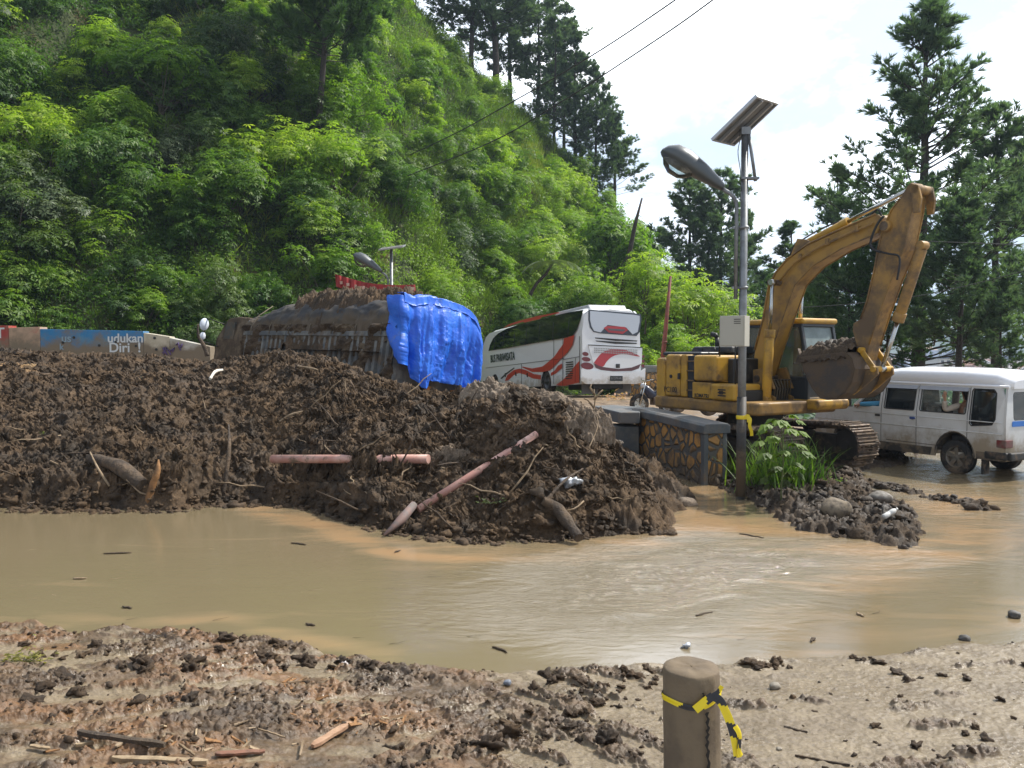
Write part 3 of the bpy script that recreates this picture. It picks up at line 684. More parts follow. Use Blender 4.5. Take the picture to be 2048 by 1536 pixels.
sprinkle(46,850,1480,.40,1.02,['b1','b4','b2','b4'],.6,1.15,6)
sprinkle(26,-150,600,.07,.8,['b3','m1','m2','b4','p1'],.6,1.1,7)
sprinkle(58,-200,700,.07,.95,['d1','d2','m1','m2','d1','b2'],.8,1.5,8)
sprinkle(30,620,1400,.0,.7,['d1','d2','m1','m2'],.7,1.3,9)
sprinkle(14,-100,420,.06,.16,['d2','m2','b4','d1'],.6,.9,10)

# ============================================================ PINES
def pine(seed,H,Rw,lo=.25,nb=46,mat_=None,top=.25,up=.25,tuft=1.0,lean=0,shape='cone',gap=.0,name='pine_tree',thick=1):
    r=np.random.default_rng(seed); root=empty(name); mb=MB()
    zs=np.linspace(-8,H,13); tx=np.cumsum(r.normal(size=13)*.05*H/15)+lean*np.clip(zs,0,H)/H; ty=np.cumsum(r.normal(size=13)*.05*H/15)
    tx-=np.interp(0,zs,tx); ty-=np.interp(0,zs,ty)
    rad=np.where(zs<0,.22,.20*(1-zs/H)**.8+.018)*H/16*thick
    mb.tube(list(zip(tx,ty,zs)),list(rad),8)
    tips=[];
    for i in range(nb):
        t=lo+(1-lo)*((i+r.uniform(0,1))/nb)
        if gap and math.sin(t*26+seed)>1-gap*2: continue
        z=t*H; cx=np.interp(z,zs,tx); cy=np.interp(z,zs,ty); a=r.uniform(0,2*PI)
        u=(t-lo)/(1-lo)
        if shape=='cone': L=Rw*(1-u)**.75*r.uniform(.4,1.2)+top
        else: L=Rw*math.sin(PI*min(.98,.22+u*.75))**.7*r.uniform(.5,1.15)+top*.6
        el=up+.35*u+r.normal()*.10
        p0=np.array([cx,cy,z]); pts=[p0]; d=np.array([math.cos(a)*math.cos(el),math.sin(a)*math.cos(el),math.sin(el)]); n=5
        for k in range(n):
            d=unit(d+np.array([0,0,.07])+r.normal(size=3)*.09); pts.append(pts[-1]+d*L/n)
        mb.tube(pts,list(np.linspace(.035,.008,n+1)*H/16*thick),5,cap=False)
        for k in range(1,n+1):
            f=k/n
            if f<.45: continue
            m=int(4+L*2.0)
            for q in range(m):
                sd=unit(d*.6+r.normal(size=3)*.7+np.array([0,0,.5])); ln=r.uniform(.2,.8)*(.35+.25*L*(1.2-f))
                e=pts[k]-(pts[k]-pts[k-1])*r.uniform(0,1); e2=e+sd*ln
                tips.append((e2,sd)); 
                if r.random()<.5: tips.append((e+sd*ln*.5,sd))
                if r.random()<.25: mb.tube([e,e2],[.012*H/16,.006*H/16],3,cap=False)
    mb.build('trunk',BARK,root,recalc=False)
    C=np.array([t[0] for t in tips]); D0=np.array([t[1] for t in tips]); per=16
    n=len(C); CC=np.repeat(C,per,0); DD=unit(np.repeat(D0,per,0)*1.0+rvec(n*per,r)*.62+np.array([0,0,.25]))
    V,F=leaves(CC-DD*.03,DD,rvec(n*per,r),r.uniform(.16,.34,n*per)*tuft,np.full(n*per,.030)*tuft,.05)
    T=np.clip(np.repeat(.45+r.normal(size=n)*.22,per)+r.normal(size=n*per)*.1,0,1)
    mobj('crown',np_mesh('crown',V,F,[mat_ or LM_needle],False,T),root); return root
def place_pine(o,px_,Y,py_top,H,label,group=None,rz=None,zb=None,sxy=1):
    zt=Hz(py_top,Y)
    o.location=((px_-1024)/FPX*Y,Y,zt-H*o.scale[2]) if zb is None else zb; tag(o,label,'pine tree',group)
    if rz is not None: o.rotation_euler.z=rz
    return o
def pscale(o,s,w=1): o.scale=(s*w,s*w,s); return o
pA=pine(21,15,4.3,.22,96,LM_needle,shape='round',gap=.12,tuft=1.6)
pB=pine(22,15,4.8,.20,100,LM_needle,shape='cone',gap=.10,tuft=1.6)
pC=pine(23,15,3.6,.18,84,LM_needle,shape='cone',gap=.12,tuft=1.6)
pD=pine(24,20,5.4,.14,200,LM_needle,shape='cone',up=.2,gap=.08,tuft=1.25)
pE=pine(25,11,4.0,.08,74,LM_needle2,shape='round',up=.1,tuft=1.3)
# dark pine on the left slope
p=hill_at(636,325); o=pine(31,19,5.6,.34,150,LM_needle2,shape='round',up=.12,tuft=1.9,lean=1.4,thick=.85); o.location=p-Vector((0,0,.5)); tag(o,'tall dark pine leaning on the left hillside above the muddy truck','pine tree')
G_P='pine trees along the ridge and valley edge'
def ridge(px_,py_base,py_top,src,label,H,w=1,rz=0,first=False,Yq=None,tx=0):
    j=None; Yr=Yq or float(np.interp(px_,hpx,hY1))+1; zb=Hz(py_base,Yr); zt=Hz(py_top,Yr)
    o=src if first else copy_tree(src); s=(zt-zb)/H; o.scale=(s*w,s*w,s); o.location=((px_-1024)/FPX*Yr,Yr,zb); o.rotation_euler=(0,tx,rz); tag(o,label,'pine tree'); return o
ridge(945,150,-160,pB,'ridge pine with bare lower trunk, left of the tallest pair',15,1.35,0.3,True)
ridge(992,165,-190,pA,'broad dark ridge pine at the top centre, tallest of the pair',15,1.55,1.1,True)
ridge(1075,250,-30,pA,'wide ridge pine just behind the two tall central pines',15,1.2,4.1,Yq=90)
ridge(1108,290,40,pC,'slim ridge pine right of the tall central pair',15,1.05,0.2,True)
ridge(1148,350,72,pC,'slender ridge pine in the middle of the sloping row',15,1.2,2.2)
ridge(1190,425,142,pB,'tall loose pine at the lower right end of the ridge row',15,1.0,2.9)
ridge(1020,215,-60,pB,'shaded ridge pine directly behind the broad central pine',15,1.3,3.7,Yq=93)
ridge(1128,320,20,pB,'wide ridge pine filling the gap right of the central pines',15,.9,5.3,Yq=92)
ridge(1228,430,230,pC,'small spreading pine lowest on the ridge row',15,1.5,5.0)
ridge(1375,690,362,pB,'conical pine left of the tall solar street lamp',15,1.3,1.9,Yq=72)
ridge(1440,700,360,pA,'rounded pine directly behind the tall solar street lamp',15,1.2,5.2,Yq=70)
ridge(1490,700,430,pC,'thin pine just right of the tall street lamp',15,.9,3.2,Yq=75)
ridge(1575,730,452,pC,'small pine seen behind the raised excavator boom',15,1.7,1.2,Yq=64)
ridge(1672,720,340,pC,'slim tall pine between the boom and the arm',15,1.05,4.4,Yq=55)
ridge(1640,760,520,pE,'low bushy green pine behind the excavator cab',11,1.0,.5,True,Yq=42)
ridge(1700,780,500,pE,'bushy green pine directly behind the excavator arm',11,.95,2.5,Yq=38)
ridge(1775,760,480,pE,'dense green pine right of the excavator arm above the van',11,1.0,4.4,Yq=36)
ridge(1835,860,12,pD,'tallest pine on the right, towering over the excavator arm',20,1.3,.4,True,Yq=38)
ridge(1990,770,225,pB,'broad pine reaching out of the right edge behind the tallest pine',15,1.25,3.3,Yq=42)
ridge(1915,770,395,pB,'leaning dark pine in front of the tallest one above the van roof',15,1.3,1.0,Yq=31,tx=.10)
ridge(2000,790,560,pC,'young thin pine at the right above the rear of the van',15,1.1,2.4,Yq=29)
ridge(1545,745,560,pE,'low dark pine between the street lamp and the boom',11,1.0,1.4,Yq=60)
# broadleaf trees right of the bus
def low_tree(key,px_,Y,py_top,Hn,s,label,rz):
    z=Hz(py_top,Y)-Hn*s; src=protos[key]; o=copy_tree(src); o.location=((px_-1024)/FPX*Y,Y,z); o.scale=(s,s,s); o.rotation_euler=(0,0,rz); tag(o,label,'tree')
low_tree('b1',1225,62,418,3.4,2.3,'rounded bright tree on the ridge below the lowest pine',1.0)
low_tree('b3',1330,50,545,3.9,1.5,'bright green tree behind the rust-red pole beside the bus',2.0)
low_tree('b2',1380,47,560,3.6,1.35,'broad light-green tree right of the rust-red pole',3.1)
low_tree('b1',1345,43,640,3.4,.9,'low bright tree filling the gap between bus and excavator',.4)
low_tree('b4',1290,48,520,2.8,1.3,'yellow-green tree behind the leaning bare trunk',5.0)
low_tree('m1',1440,52,590,3.0,1.6,'mid-green tree behind the control box of the tall lamp',1.7)
low_tree('m1',1560,50,620,3.0,1.5,'mid-green tree behind the boom of the excavator',2.6)
low_tree('b4',1405,41,680,2.8,.8,'low bright shrub just behind the excavator engine hood',4.0)
low_tree('m2',1510,46,655,2.6,1.2,'mid-green shrub behind the excavator boom foot',3.0)
# tree fern
def tree_fern():
    root=empty('tree_fern',P(1072,570,44)); b=Vector(P(1072,570,44)); mb=MB(); pts=[Vector(P(x,y,44))-b for x,y in((1060,590),(1074,566),(1092,548),(1104,528))]
    mb.tube(pts,[.11,.09,.08,.07],7); mb.build('trunk',BARK,root,recalc=False); t=np.array(pts[-1]); r=np.random.default_rng(5)
    Cs=[];Ds=[];Ns=[];Ls=[]
    for a in np.linspace(0,2*PI,13)[:-1]+.3:
        d=np.array([math.cos(a),math.sin(a),.55]); p_=t.copy(); Lf=r.uniform(1.7,2.2); n=26
        for k in range(n):
            d=unit(d+np.array([0,0,-.062])); p_=p_+d*Lf/n; sd=unit(np.cross(d,[0,0,1])); f=k/n
            for s_ in(-1,1): Cs.append(p_.copy()); Ds.append(sd*s_+d*.35); Ns.append([0,0,1]); Ls.append(.42*math.sin(PI*min(.97,.12+f*.88))+.05)
    V,F=leaves(np.array(Cs),np.array(Ds),np.array(Ns,float),np.array(Ls),np.full(len(Ls),.075),.05)
    mobj('crown',np_mesh('crown',V,F,[LM_pale],False,r.uniform(.4,.9,len(Ls))),root); tag(root,'tree fern with arching fronds leaning out above the bus roof','tree fern')
tree_fern()

# ============================================================ VALLEY TOWN
WALLC=[(.75,.72,.68),(.62,.45,.40),(.55,.52,.48),(.70,.62,.50)]; ROOFC=[(.30,.14,.09),(.35,.35,.36),(.22,.12,.09),(.45,.42,.40),(.16,.20,.28)]
def house(i,w_,d_,h_,wc,rc):
    root=empty('house'); wm=mat('house_wall_%d'%wc,WALLC[wc],.85); rm=mat('house_roof_%d'%rc,ROOFC[rc],.8,col2=tuple(q*.7 for q in ROOFC[rc]),sc=.6)
    MB().b2(-w_/2,w_/2,-d_/2,d_/2,-3,h_).build('wall',wm,root)
    r_=MB(); r_.prism([(-w_/2-.7,h_),(w_/2+.7,h_),(0,h_+w_*.28)],'y',-d_/2-.7,d_/2+.7); r_.build('roof',rm,root)
    wn=MB(); 
    for k in range(int(w_//3)): wn.b2(-w_/2+1+k*3,-w_/2+2.4+k*3,-d_/2-.05,-d_/2+.2,h_-2.2,h_-.8)
    wn.build('window',mat('house_window',(.06,.07,.08),.3),root); return root
hs=[house(i,w_,d_,h_,i%4,i%5) for i,(w_,d_,h_) in enumerate([(10,9,5),(14,10,7),(9,8,4),(18,10,5),(12,12,9),(8,8,6)])]
rr=random.Random(12); n=0
for i in range(92):
    Y=rr.choice([rr.uniform(300,520),rr.uniform(480,900)]); x=rr.uniform(1760,2120) if i%4 else rr.uniform(1480,1760)
    o=hs[i] if i<len(hs) else copy_tree(hs[i%len(hs)]); z=-14+4*float(fbm(np.array([(x-1024)/FPX*Y*.01]),np.array([Y*.01]),3,5)[0])*float(sstep(200,500,Y))
    o.location=((x-1024)/FPX*Y,Y,z+rr.uniform(0,1.5)); o.rotation_euler=(0,0,rr.uniform(-.8,.8)); s=rr.uniform(.8,1.3); o.scale=(s,s,s); tag(o,'small house with pitched roof in the hazy valley town','house','houses of the distant valley town')
# tiered pale building
root=empty('temple_building',P(1838,735,520)); wm=mat('house_wall_0',WALLC[0]); pk=mat('pink_wall',(.62,.40,.38),.8)
MB().b2(-14,14,-8,8,-6,5).build('wall',pk,root); MB().b2(-8,8,-6,6,5,10.5).build('upper_wall',wm,root)
r2=MB(); r2.loft([[(-16,-10,5),(16,-10,5),(16,10,5),(-16,10,5)],[(-8.2,-6.2,7.5),(8.2,-6.2,7.5),(8.2,6.2,7.5),(-8.2,6.2,7.5)]],smooth=False); r2.loft([[(-10,-8,10.5),(10,-8,10.5),(10,8,10.5),(-10,8,10.5)],[(-2,-.5,16),(2,-.5,16),(2,.5,16),(-2,.5,16)]],smooth=False)
r2.build('roof',mat('tan_roof',(.5,.36,.27),.8),root); tag(root,'tiered pale building with tan hipped roofs in the valley town','building')
# woods between the houses
r=np.random.default_rng(9); nc=2600; Yc=np.where(r.random(nc)<.5,r.uniform(150,420,nc),r.uniform(400,1250,nc)); xa=r.uniform(1280,2250,nc)
C=np.stack([(xa-1024)/FPX*Yc,Yc,-14+0*Yc],-1); C[:,2]+=4*fbm(C[:,0]*.01,C[:,1]*.01,3,5)*sstep(200,500,Yc); rad=r.uniform(2.2,5.5,nc); per=46
CC=np.repeat(C,per,0); RR=np.repeat(rad,per); d=rvec(nc*per,r); d[:,2]=np.abs(d[:,2]); pos=CC+d*RR[:,None]*r.uniform(.5,1,nc*per)[:,None]
V,F=leaves(pos,rvec(nc*per,r),d,RR*.42,RR*.34,.1)
o=mobj('valley_woods',np_mesh('valley_woods',V,F,[LM_dark],False,np.clip(np.repeat(r.uniform(.2,1,nc),per),0,1))); tag(o,'mixed trees and bushes between the houses of the valley','woods',kind='stuff')
# ============================================================ COMMON MATERIALS
YEL=mat('worn_yellow_paint',(.50,.28,.03),.45,col2=(.36,.20,.035),sc=2.5,dirt=(.13,.085,.045),dsc=2.6,dlo=.50,dhi=.72,bump=.08,bsc=40)
YEL2=mat('muddy_yellow_paint',(.36,.20,.045),.5,col2=(.25,.145,.045),sc=3,dirt=(.13,.088,.052),dsc=2.2,dlo=.40,dhi=.64,bump=.1,bsc=40)
BLK=mat('black_paint',(.018,.018,.018),.5,dirt=(.10,.075,.05),dsc=4,dlo=.52,dhi=.75)
RUB=mat('rubber',(.02,.02,.02),.85,dirt=(.14,.10,.065),dsc=5,dlo=.45,dhi=.65)
STEEL=mat('track_steel',(.07,.055,.045),.55,metal=.5,col2=(.16,.11,.08),sc=9,dirt=(.16,.115,.075),dsc=6,dlo=.42,dhi=.6,bump=.4,bsc=30)
CHR=mat('cylinder_chrome',(.5,.5,.48),.22,metal=1,dirt=(.2,.15,.1),dsc=5,dlo=.55,dhi=.8)
GLS=mat('dark_glass',(.012,.016,.018),.06,spec=.8,dirt=(.10,.085,.065),dsc=3,dlo=.55,dhi=.95)
GLS2=mat('bus_glass',(.006,.010,.012),.05,spec=.8)
def clear_glass(name,col=(.75,.82,.80)):
    m=bpy.data.materials.new(name); m.use_nodes=True; t=m.node_tree; t.nodes.clear(); N=t.nodes.new
    o=N('ShaderNodeOutputMaterial'); tr=N('ShaderNodeBsdfTransparent'); tr.inputs[0].default_value=(*col,1); g=N('ShaderNodeBsdfGlossy'); g.inputs['Roughness'].default_value=.06
    fr=N('ShaderNodeFresnel'); fr.inputs[0].default_value=1.5; df=N('ShaderNodeBsdfDiffuse'); df.inputs[0].default_value=(.5,.47,.42,1)
    a=N('ShaderNodeMixShader'); t.links.new(fr.outputs[0],a.inputs[0]); t.links.new(tr.outputs[0],a.inputs[1]); t.links.new(g.outputs[0],a.inputs[2])
    n=N('ShaderNodeTexNoise'); n.inputs['Scale'].default_value=3; n.inputs['Detail'].default_value=5; mr=N('ShaderNodeMapRange'); t.links.new(n.outputs[0],mr.inputs[0]); mr.inputs[1].default_value=.4; mr.inputs[2].default_value=.8; mr.inputs[3].default_value=.06; mr.inputs[4].default_value=.35
    b=N('ShaderNodeMixShader'); t.links.new(mr.outputs[0],b.inputs[0]); t.links.new(a.outputs[0],b.inputs[1]); t.links.new(df.outputs[0],b.inputs[2]); t.links.new(b.outputs[0],o.inputs[0]); MATS[name]=m; return m
CGL=clear_glass('clear_glass')
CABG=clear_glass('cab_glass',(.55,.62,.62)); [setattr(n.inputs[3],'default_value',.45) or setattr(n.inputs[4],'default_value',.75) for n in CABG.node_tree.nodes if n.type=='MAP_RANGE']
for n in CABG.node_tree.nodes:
    if n.type=='BSDF_DIFFUSE': n.inputs[0].default_value=(.42,.50,.50,1)  # sky reflection on the windshield is put into this pale blue-green diffuse colour
GALV=mat('galvanised_steel',(.23,.24,.25),.45,metal=.6,col2=(.17,.175,.18),sc=5,dirt=(.10,.09,.075),dsc=4,dlo=.55,dhi=.8)
TXT=mat('lettering_black',(.02,.018,.018),.5)
RED=mat('red_paint',(.42,.035,.03),.4); WHT=mat('white_paint',(.72,.73,.74),.3)

# ============================================================ EXCAVATOR
EX=empty('excavator',(4.75,15.6,.14),R(-60)); tag(EX,'yellow crawler excavator with raised boom and mud-filled bucket behind the stone wall','excavator')
bpy.context.view_layer.update(); EXi=Matrix.Rotation(R(60),4,'Z')@Matrix.Translation(-Vector((4.75,15.6,.14)))
def exl(px,py,lat=0.0):     # photo pixel -> (u,h) in the machine's vertical plane at lateral offset lat
    o=EXi@Vector((0,0,HC)); d=EXi.to_3x3()@Vector(ray(px,py)); k=(lat-o.y)/d.y; p=o+d*k; return (p.x,p.z)
def sideplate(mb,pxpoly,l0,l1):   # outline traced in the near plate's plane
    pl=[exl(x,y,l0) for x,y in pxpoly]; mb.prism(pl,'y',l0,l1); return pl
# tracks
def track(y0,name='track'):
    root=mobj(name,None) if False else None
    L=1.42; rr=.36; w_=.58; zc=.40
    fr=MB(); fr.b2(-L+.2,L-.2,y0-.14,y0+.14,.22,.56); 
    for k in range(6): fr.cyl((-1.05+k*.42,y0-.17,.16),(-1.05+k*.42,y0+.17,.16),.10,14)
    for k in (-.5,.5): fr.cyl((k,y0-.13,.66),(k,y0+.13,.66),.07,12)
    for s_ in(-1,1):
        fr.lathe([(0,y0-.17),(.10,y0-.19),(.12,y0-.13),(.27,y0-.12),(.31,y0-.08),(.31,y0+.08),(.27,y0+.12),(.12,y0+.13),(.10,y0+.19),(0,y0+.17)],(s_*L,0,zc),'y',24)
    f=fr.build('track_frame',mat('track_frame_grime',(.035,.03,.025),.8,dirt=(.12,.085,.055),dsc=4,dlo=.5,dhi=.7,bump=.3),EX,bev=.008)
    # chain of grouser shoes
    path=[]; n_=17
    def pos(s):
        st=2*L; ar=PI*rr; P_=2*st+2*ar; s%=P_
        if s<st: return (-L+s,zc+rr - .05*math.sin(PI*s/st),0)
        s-=st
        if s<ar: a=s/rr; return (L+rr*math.sin(a),zc+rr*math.cos(a),a)
        s-=ar
        if s<st: return (L-s,zc-rr,PI)
        s-=st; a=s/rr; return (-L-rr*math.sin(a),zc-rr*math.cos(a),PI+a)
    P_=4*L+2*PI*rr; N_=44; sh=MB()
    for k in range(N_):
        x,z,a=pos(k*P_/N_); M=Matrix.Translation((x,y0,z))@Matrix.Rotation(a,4,'Y')
        def bx(x0,x1,ya,yb,z0,z1,ca=0):
            V=[M@Vector(q) for q in((x0,ya,z0),(x1,ya,z0),(x1,yb,z0),(x0,yb,z0),(x0+ca,ya,z1),(x1-ca,ya,z1),(x1-ca,yb,z1),(x0+ca,yb,z1))]
            sh.add(V,[(0,3,2,1),(4,5,6,7),(0,1,5,4),(1,2,6,5),(2,3,7,6),(3,0,4,7)])
        p_=P_/N_
        bx(-p_*.49,p_*.49,-w_/2,w_/2,.0,.022); bx(-p_*.49,-p_*.27,-w_/2,w_/2,.022,.062,.006)
        bx(-p_*.05,p_*.09,-w_/2+.01,w_/2-.01,.022,.047,.004); bx(p_*.33,p_*.45,-w_/2+.01,w_/2-.01,.022,.044,.004)
        bx(-p_*.45,p_*.45,-.10,-.06,-.07,0); bx(-p_*.45,p_*.45,.06,.10,-.07,0)
    o=sh.build('track_shoes',STEEL,f,recalc=False); 
    # mud packed on shoes
    mp=MB(); r=random.Random(int(y0*10)+50)
    for k in range(150):
        x,z,a=pos(r.uniform(0,P_)); M=Matrix.Translation((x,y0+r.uniform(-w_/2,w_/2),z))@Matrix.Rotation(a,4,'Y')
        s=r.uniform(.02,.06); ring=[]
        V=[M@Vector((math.cos(q)*s*r.uniform(.7,1.3),math.sin(q)*s*2*r.uniform(.6,1.2),.015)) for q in [i*PI/3 for i in range(6)]]; t_=M@Vector((0,0,.03+s*.9))
        mp.add(V+[t_],[(i,(i+1)%6,6) for i in range(6)])
    mp.build('packed_mud',M_heap,f,recalc=False)
track(-.98); track(.98)
u=MB(); u.b2(-.75,.75,-.85,.85,.32,.62); u.cyl((0,0,.6),(0,0,.95),.52,32); u.build('undercarriage',mat('track_frame_grime',(0,0,0)),EX,bev=.02)
# upper structure
UB,UT=1.10,2.10
bp=MB(); bp.prism(rrect(-1.78,1.05,-1.08,1.10,.12),'z',.98,UB+.12); bp.build('deck',YEL2,EX,bev=.05,seg=3)
bp=MB(); bp.prism([(.55,1.05),(1.25,1.05),(1.30,1.12),(1.28,1.24),(.55,1.24)],'y',-.02+.25,1.12); bp.build('step_beam',YEL,EX,bev=.04,seg=3)
c=MB(); c.prism([(-1.95,-.62),(-1.80,-.98),(-1.45,-1.06),(-1.45,1.06),(-1.80,.98),(-1.95,.62)],'z',1.06,UT-.10); c.build('counterweight',YEL,EX,bev=.07,seg=4)
def panel(name,u0,u1,y,h0,h1,m,depth=.5,bev=.05,side=-1):
    mb=MB(); mb.b2(u0,u1,min(y,y-side*depth),max(y,y-side*depth),h0,h1); return mb.build(name,m,EX,bev=bev,seg=4)
d=panel('rear_door',-1.40,-.98,-1.075,UB+.13,UT-.03,YEL)
text_obj('lettering','PC100',.15,TXT,d,frame_matrix((-1.24,-1.078,UB+.26),(1,0,0),(0,0,1)),.95,.003)
l=MB(); l.cyl((-1.22,-1.095,1.63),(-1.22,-1.07,1.63),.035,14); l.build('lock',BLK,d)
l=MB(); l.b2(-1.0,-.95,-1.11,-1.07,1.58,1.70); l.build('latch',BLK,d,bev=.008)
panel('engine_panel',-.965,-.80,-1.06,UB+.13,UT-.03,YEL,bev=.03)
g=panel('grille_recess',-.79,-.60,-1.03,UB+.12,UT-.05,BLK,bev=.01)
gb=MB()
for k in range(4): gb.b2(-.79,-.60,-1.065,-1.03,1.36+.19*k,1.385+.19*k)
gb.build('grille_bars',YEL2,g,bev=.004)
panel('fuel_tank',-.59,.02,-1.08,1.56,UT-.04,YEL,depth=.7,bev=.06)
t=panel('tool_box',-.60,-.08,-1.085,UB+.13,1.54,YEL,depth=.6,bev=.02)
text_obj('lettering','KOMATSU',.105,TXT,t,frame_matrix((-.33,-1.088,UB+.18),(1,0,0),(0,0,1)),.8,.003,bold=.002)
t2=panel('front_box',-.07,.55,-1.13,UB+.12,1.53,YEL,depth=.7,bev=.05)
em=MB(); 
for k in range(3): em.b2(.14,.34,-1.137,-1.128,1.30+.055*k,1.325+.055*k)
em.build('emblem_plate',BLK,t2,bev=.004)
text_obj('emblem','8',.16,TXT,t2,frame_matrix((.24,-1.14,1.37),(0,0,1),(-1,0,0)),1.0,.002)
h=MB(); h.b2(-1.75,-.62,-.85,1.0,UT-.06,UT+.02); h.build('engine_hood',mat('hood_dark',(.03,.032,.035),.4,dirt=(.14,.11,.08),dsc=3,dlo=.5,dhi=.75),EX,bev=.03,seg=3)
h=MB(); h.prism([(-1.55,UT+.0),(-1.42,UT+.13),(-.35,UT+.13),(-.30,UT+.0)],'y',-.3,.9); h.build('raised_hood',mat('hood_dark',(0,0,0)),EX,bev=.03,seg=3)
h=MB(); h.cyl((-1.2,.15,UT+.1),(-1.2,.15,UT+.32),.045,14); h.tube([(-1.2,.15,UT+.32),(-1.23,.13,UT+.37),(-1.32,.1,UT+.39)],[.05,.055,.05],12); h.build('exhaust_pipe',BLK,EX)
h=MB(); h.tube([(-.9,-.55,UT+.02),(-.88,-.55,UT+.11),(-.55,-.55,UT+.11),(-.52,-.55,UT+.02)],.012,8); h.tube([(.0,-.95,UT-.06),(.02,-.98,UT+.18),(.42,-.98,UT+.16),(.45,-1.0,1.5)],.014,8); h.build('handrail',BLK,EX)
cf=MB(); cf.b2(.05,.62,-.95,.24,UB+.1,1.42); cf.b2(.03,.2,-.78,.2,1.4,UT-.1); cf.build('valve_cover',BLK,EX,bev=.03)
# cab (far side of the boom)
cb_=empty('cab'); 
bpy.data.objects.remove(cb_)
cx0,cx1,cy0,cy1=-.55,1.03,.26,1.18; cz0,cz1=UB+.1,2.74
fr=MB()
def post(a,b,s=.07): 
    a=Vector(a);b=Vector(b); fr.add([a+Vector((x,y,0)) for x,y in((-s/2,-s/2),(s/2,-s/2),(s/2,s/2),(-s/2,s/2))]+[b+Vector((x,y,0)) for x,y in((-s/2,-s/2),(s/2,-s/2),(s/2,s/2),(-s/2,s/2))],[(0,3,2,1),(4,5,6,7),(0,1,5,4),(1,2,6,5),(2,3,7,6),(3,0,4,7)])
for y in(cy0+.03,cy1-.03):
    post((cx1-.03,y,cz0),(cx1-.02,y,1.72)); post((cx1-.02,y,1.72),(cx1-.20,y,cz1-.10)); post((cx0+.03,y,cz0),(cx0+.05,y,cz1-.1)); post((.16,y,cz0),(.18,y,cz1-.1),.05)
    fr.b2(cx0,cx1,y-.03,y+.03,cz0,cz0+.08); fr.b2(cx0,cx1-.05,y-.028,y+.028,1.60,1.66)
fr.b2(cx0,cx1-.15,cy0,cy1,cz1-.14,cz1-.08); fr.b2(cx1-.06,cx1,cy0,cy1,1.50,1.57); fr.b2(cx0,cx0+.05,cy0,cy1,cz0,1.7)
cabf=fr.build('cab',mat('cab_frame',(.03,.035,.04),.4,dirt=(.12,.09,.06),dsc=4,dlo=.55,dhi=.8),EX,bev=.012)
rf=MB(); rf.b2(cx0-.04,cx1-.10,cy0-.04,cy1+.04,cz1-.09,cz1+.02); rf.build('roof',YEL,cabf,bev=.05,seg=4)
lp=MB(); lp.b2(cx0+.01,.14,cy0+.0,cy0+.02,cz0+.05,1.6); lp.b2(.2,cx1-.06,cy0,cy0+.02,cz0+.05,1.6); lp.b2(cx1-.02,cx1,cy0+.05,cy1-.05,cz0+.08,1.5); lp.build('lower_panel',mat('cab_frame',(0,0,0)),cabf)
def quad(name,pts,m,par,th=.006):
    p=[Vector(q) for q in pts]; n=(p[1]-p[0]).cross(p[-1]-p[0]).normalized()*th; k=len(p)
    mb=MB(); mb.add([q-n for q in p]+[q+n for q in p],[tuple(reversed(range(k))),tuple(range(k,2*k))]+[(i,(i+1)%k,(i+1)%k+k,i+k) for i in range(k)]); return mb.build(name,m,par)
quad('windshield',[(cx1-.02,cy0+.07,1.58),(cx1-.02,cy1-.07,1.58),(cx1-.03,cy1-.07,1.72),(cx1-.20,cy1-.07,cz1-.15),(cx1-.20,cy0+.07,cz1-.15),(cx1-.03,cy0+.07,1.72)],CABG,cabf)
quad('side_window',[(.20,cy0+.02,1.66),(cx1-.08,cy0+.02,1.66),(cx1-.24,cy0+.02,cz1-.14),(.2,cy0+.02,cz1-.14)],CGL,cabf)
quad('side_window',[(cx0+.08,cy0+.02,1.66),(.14,cy0+.02,1.66),(.15,cy0+.02,cz1-.14),(cx0+.08,cy0+.02,cz1-.14)],CGL,cabf)
quad('side_window',[(cx0+.08,cy1-.02,1.66),(cx1-.08,cy1-.02,1.66),(cx1-.24,cy1-.02,cz1-.14),(cx0+.08,cy1-.02,cz1-.14)],CGL,cabf)
st=MB(); st.b2(-.35,.15,.42,.90,1.42,1.56); st.prism([(-.35,1.5),(-.22,1.5),(-.30,2.2),(-.42,2.18)],'y',.44,.88); st.build('driver_seat',mat('seat_cloth',(.05,.05,.055),.9),cabf,bev=.04,seg=3)
# boom
bo=[(1503,752),(1510,700),(1526,640),(1538,572),(1552,545),(1575,518),(1616,488),(1696,452),(1752,428),(1764,434),(1764,450),(1752,468),(1682,498),(1626,532),(1590,570),(1565,640),(1544,700),(1530,748),(1522,768),(1510,772)]
mb=MB(); pl=[exl(x,y,-.15) for x,y in bo]; mb.prism(pl,'y',-.15,.15); boom=mb.build('boom',mat('boom_yellow',(.36,.20,.035),.5,col2=(.28,.155,.035),sc=2,dirt=(.14,.095,.055),dsc=2,dlo=.48,dhi=.74,bump=.08),EX,bev=.012)
ed=MB()
for y in(-.16,.16):
    top=[Vector((a,y,b)) for a,b in pl[1:9]]; ed.tube(top,.018,6); bot=[Vector((a,y,b)) for a,b in pl[11:18]]; ed.tube(bot,.014,6)
ed.build('weld_flange',YEL2,boom)
def pinrow(mb,uh,l0,l1,r): mb.cyl((uh[0],l0,uh[1]),(uh[0],l1,uh[1]),r,18)
for a_,b_,c_ in((exl(1548,565,-.3),.42,.055),(exl(1768,452,-.2),.22,.075),(exl(1520,757,-.2),.30,.07)): pn=MB(); pinrow(pn,a_,-b_,b_,c_); pn.build('pivot_pin',STEEL,boom,bev=.006)
fb=MB(); 
for y in(-.25,.25): fb.prism([exl(1495,775,-.25),exl(1505,740,-.25),exl(1535,735,-.25),exl(1550,778,-.25)],'y',y-.03,y+.03)
fb.build('boom_foot_bracket',YEL2,EX,bev=.01)
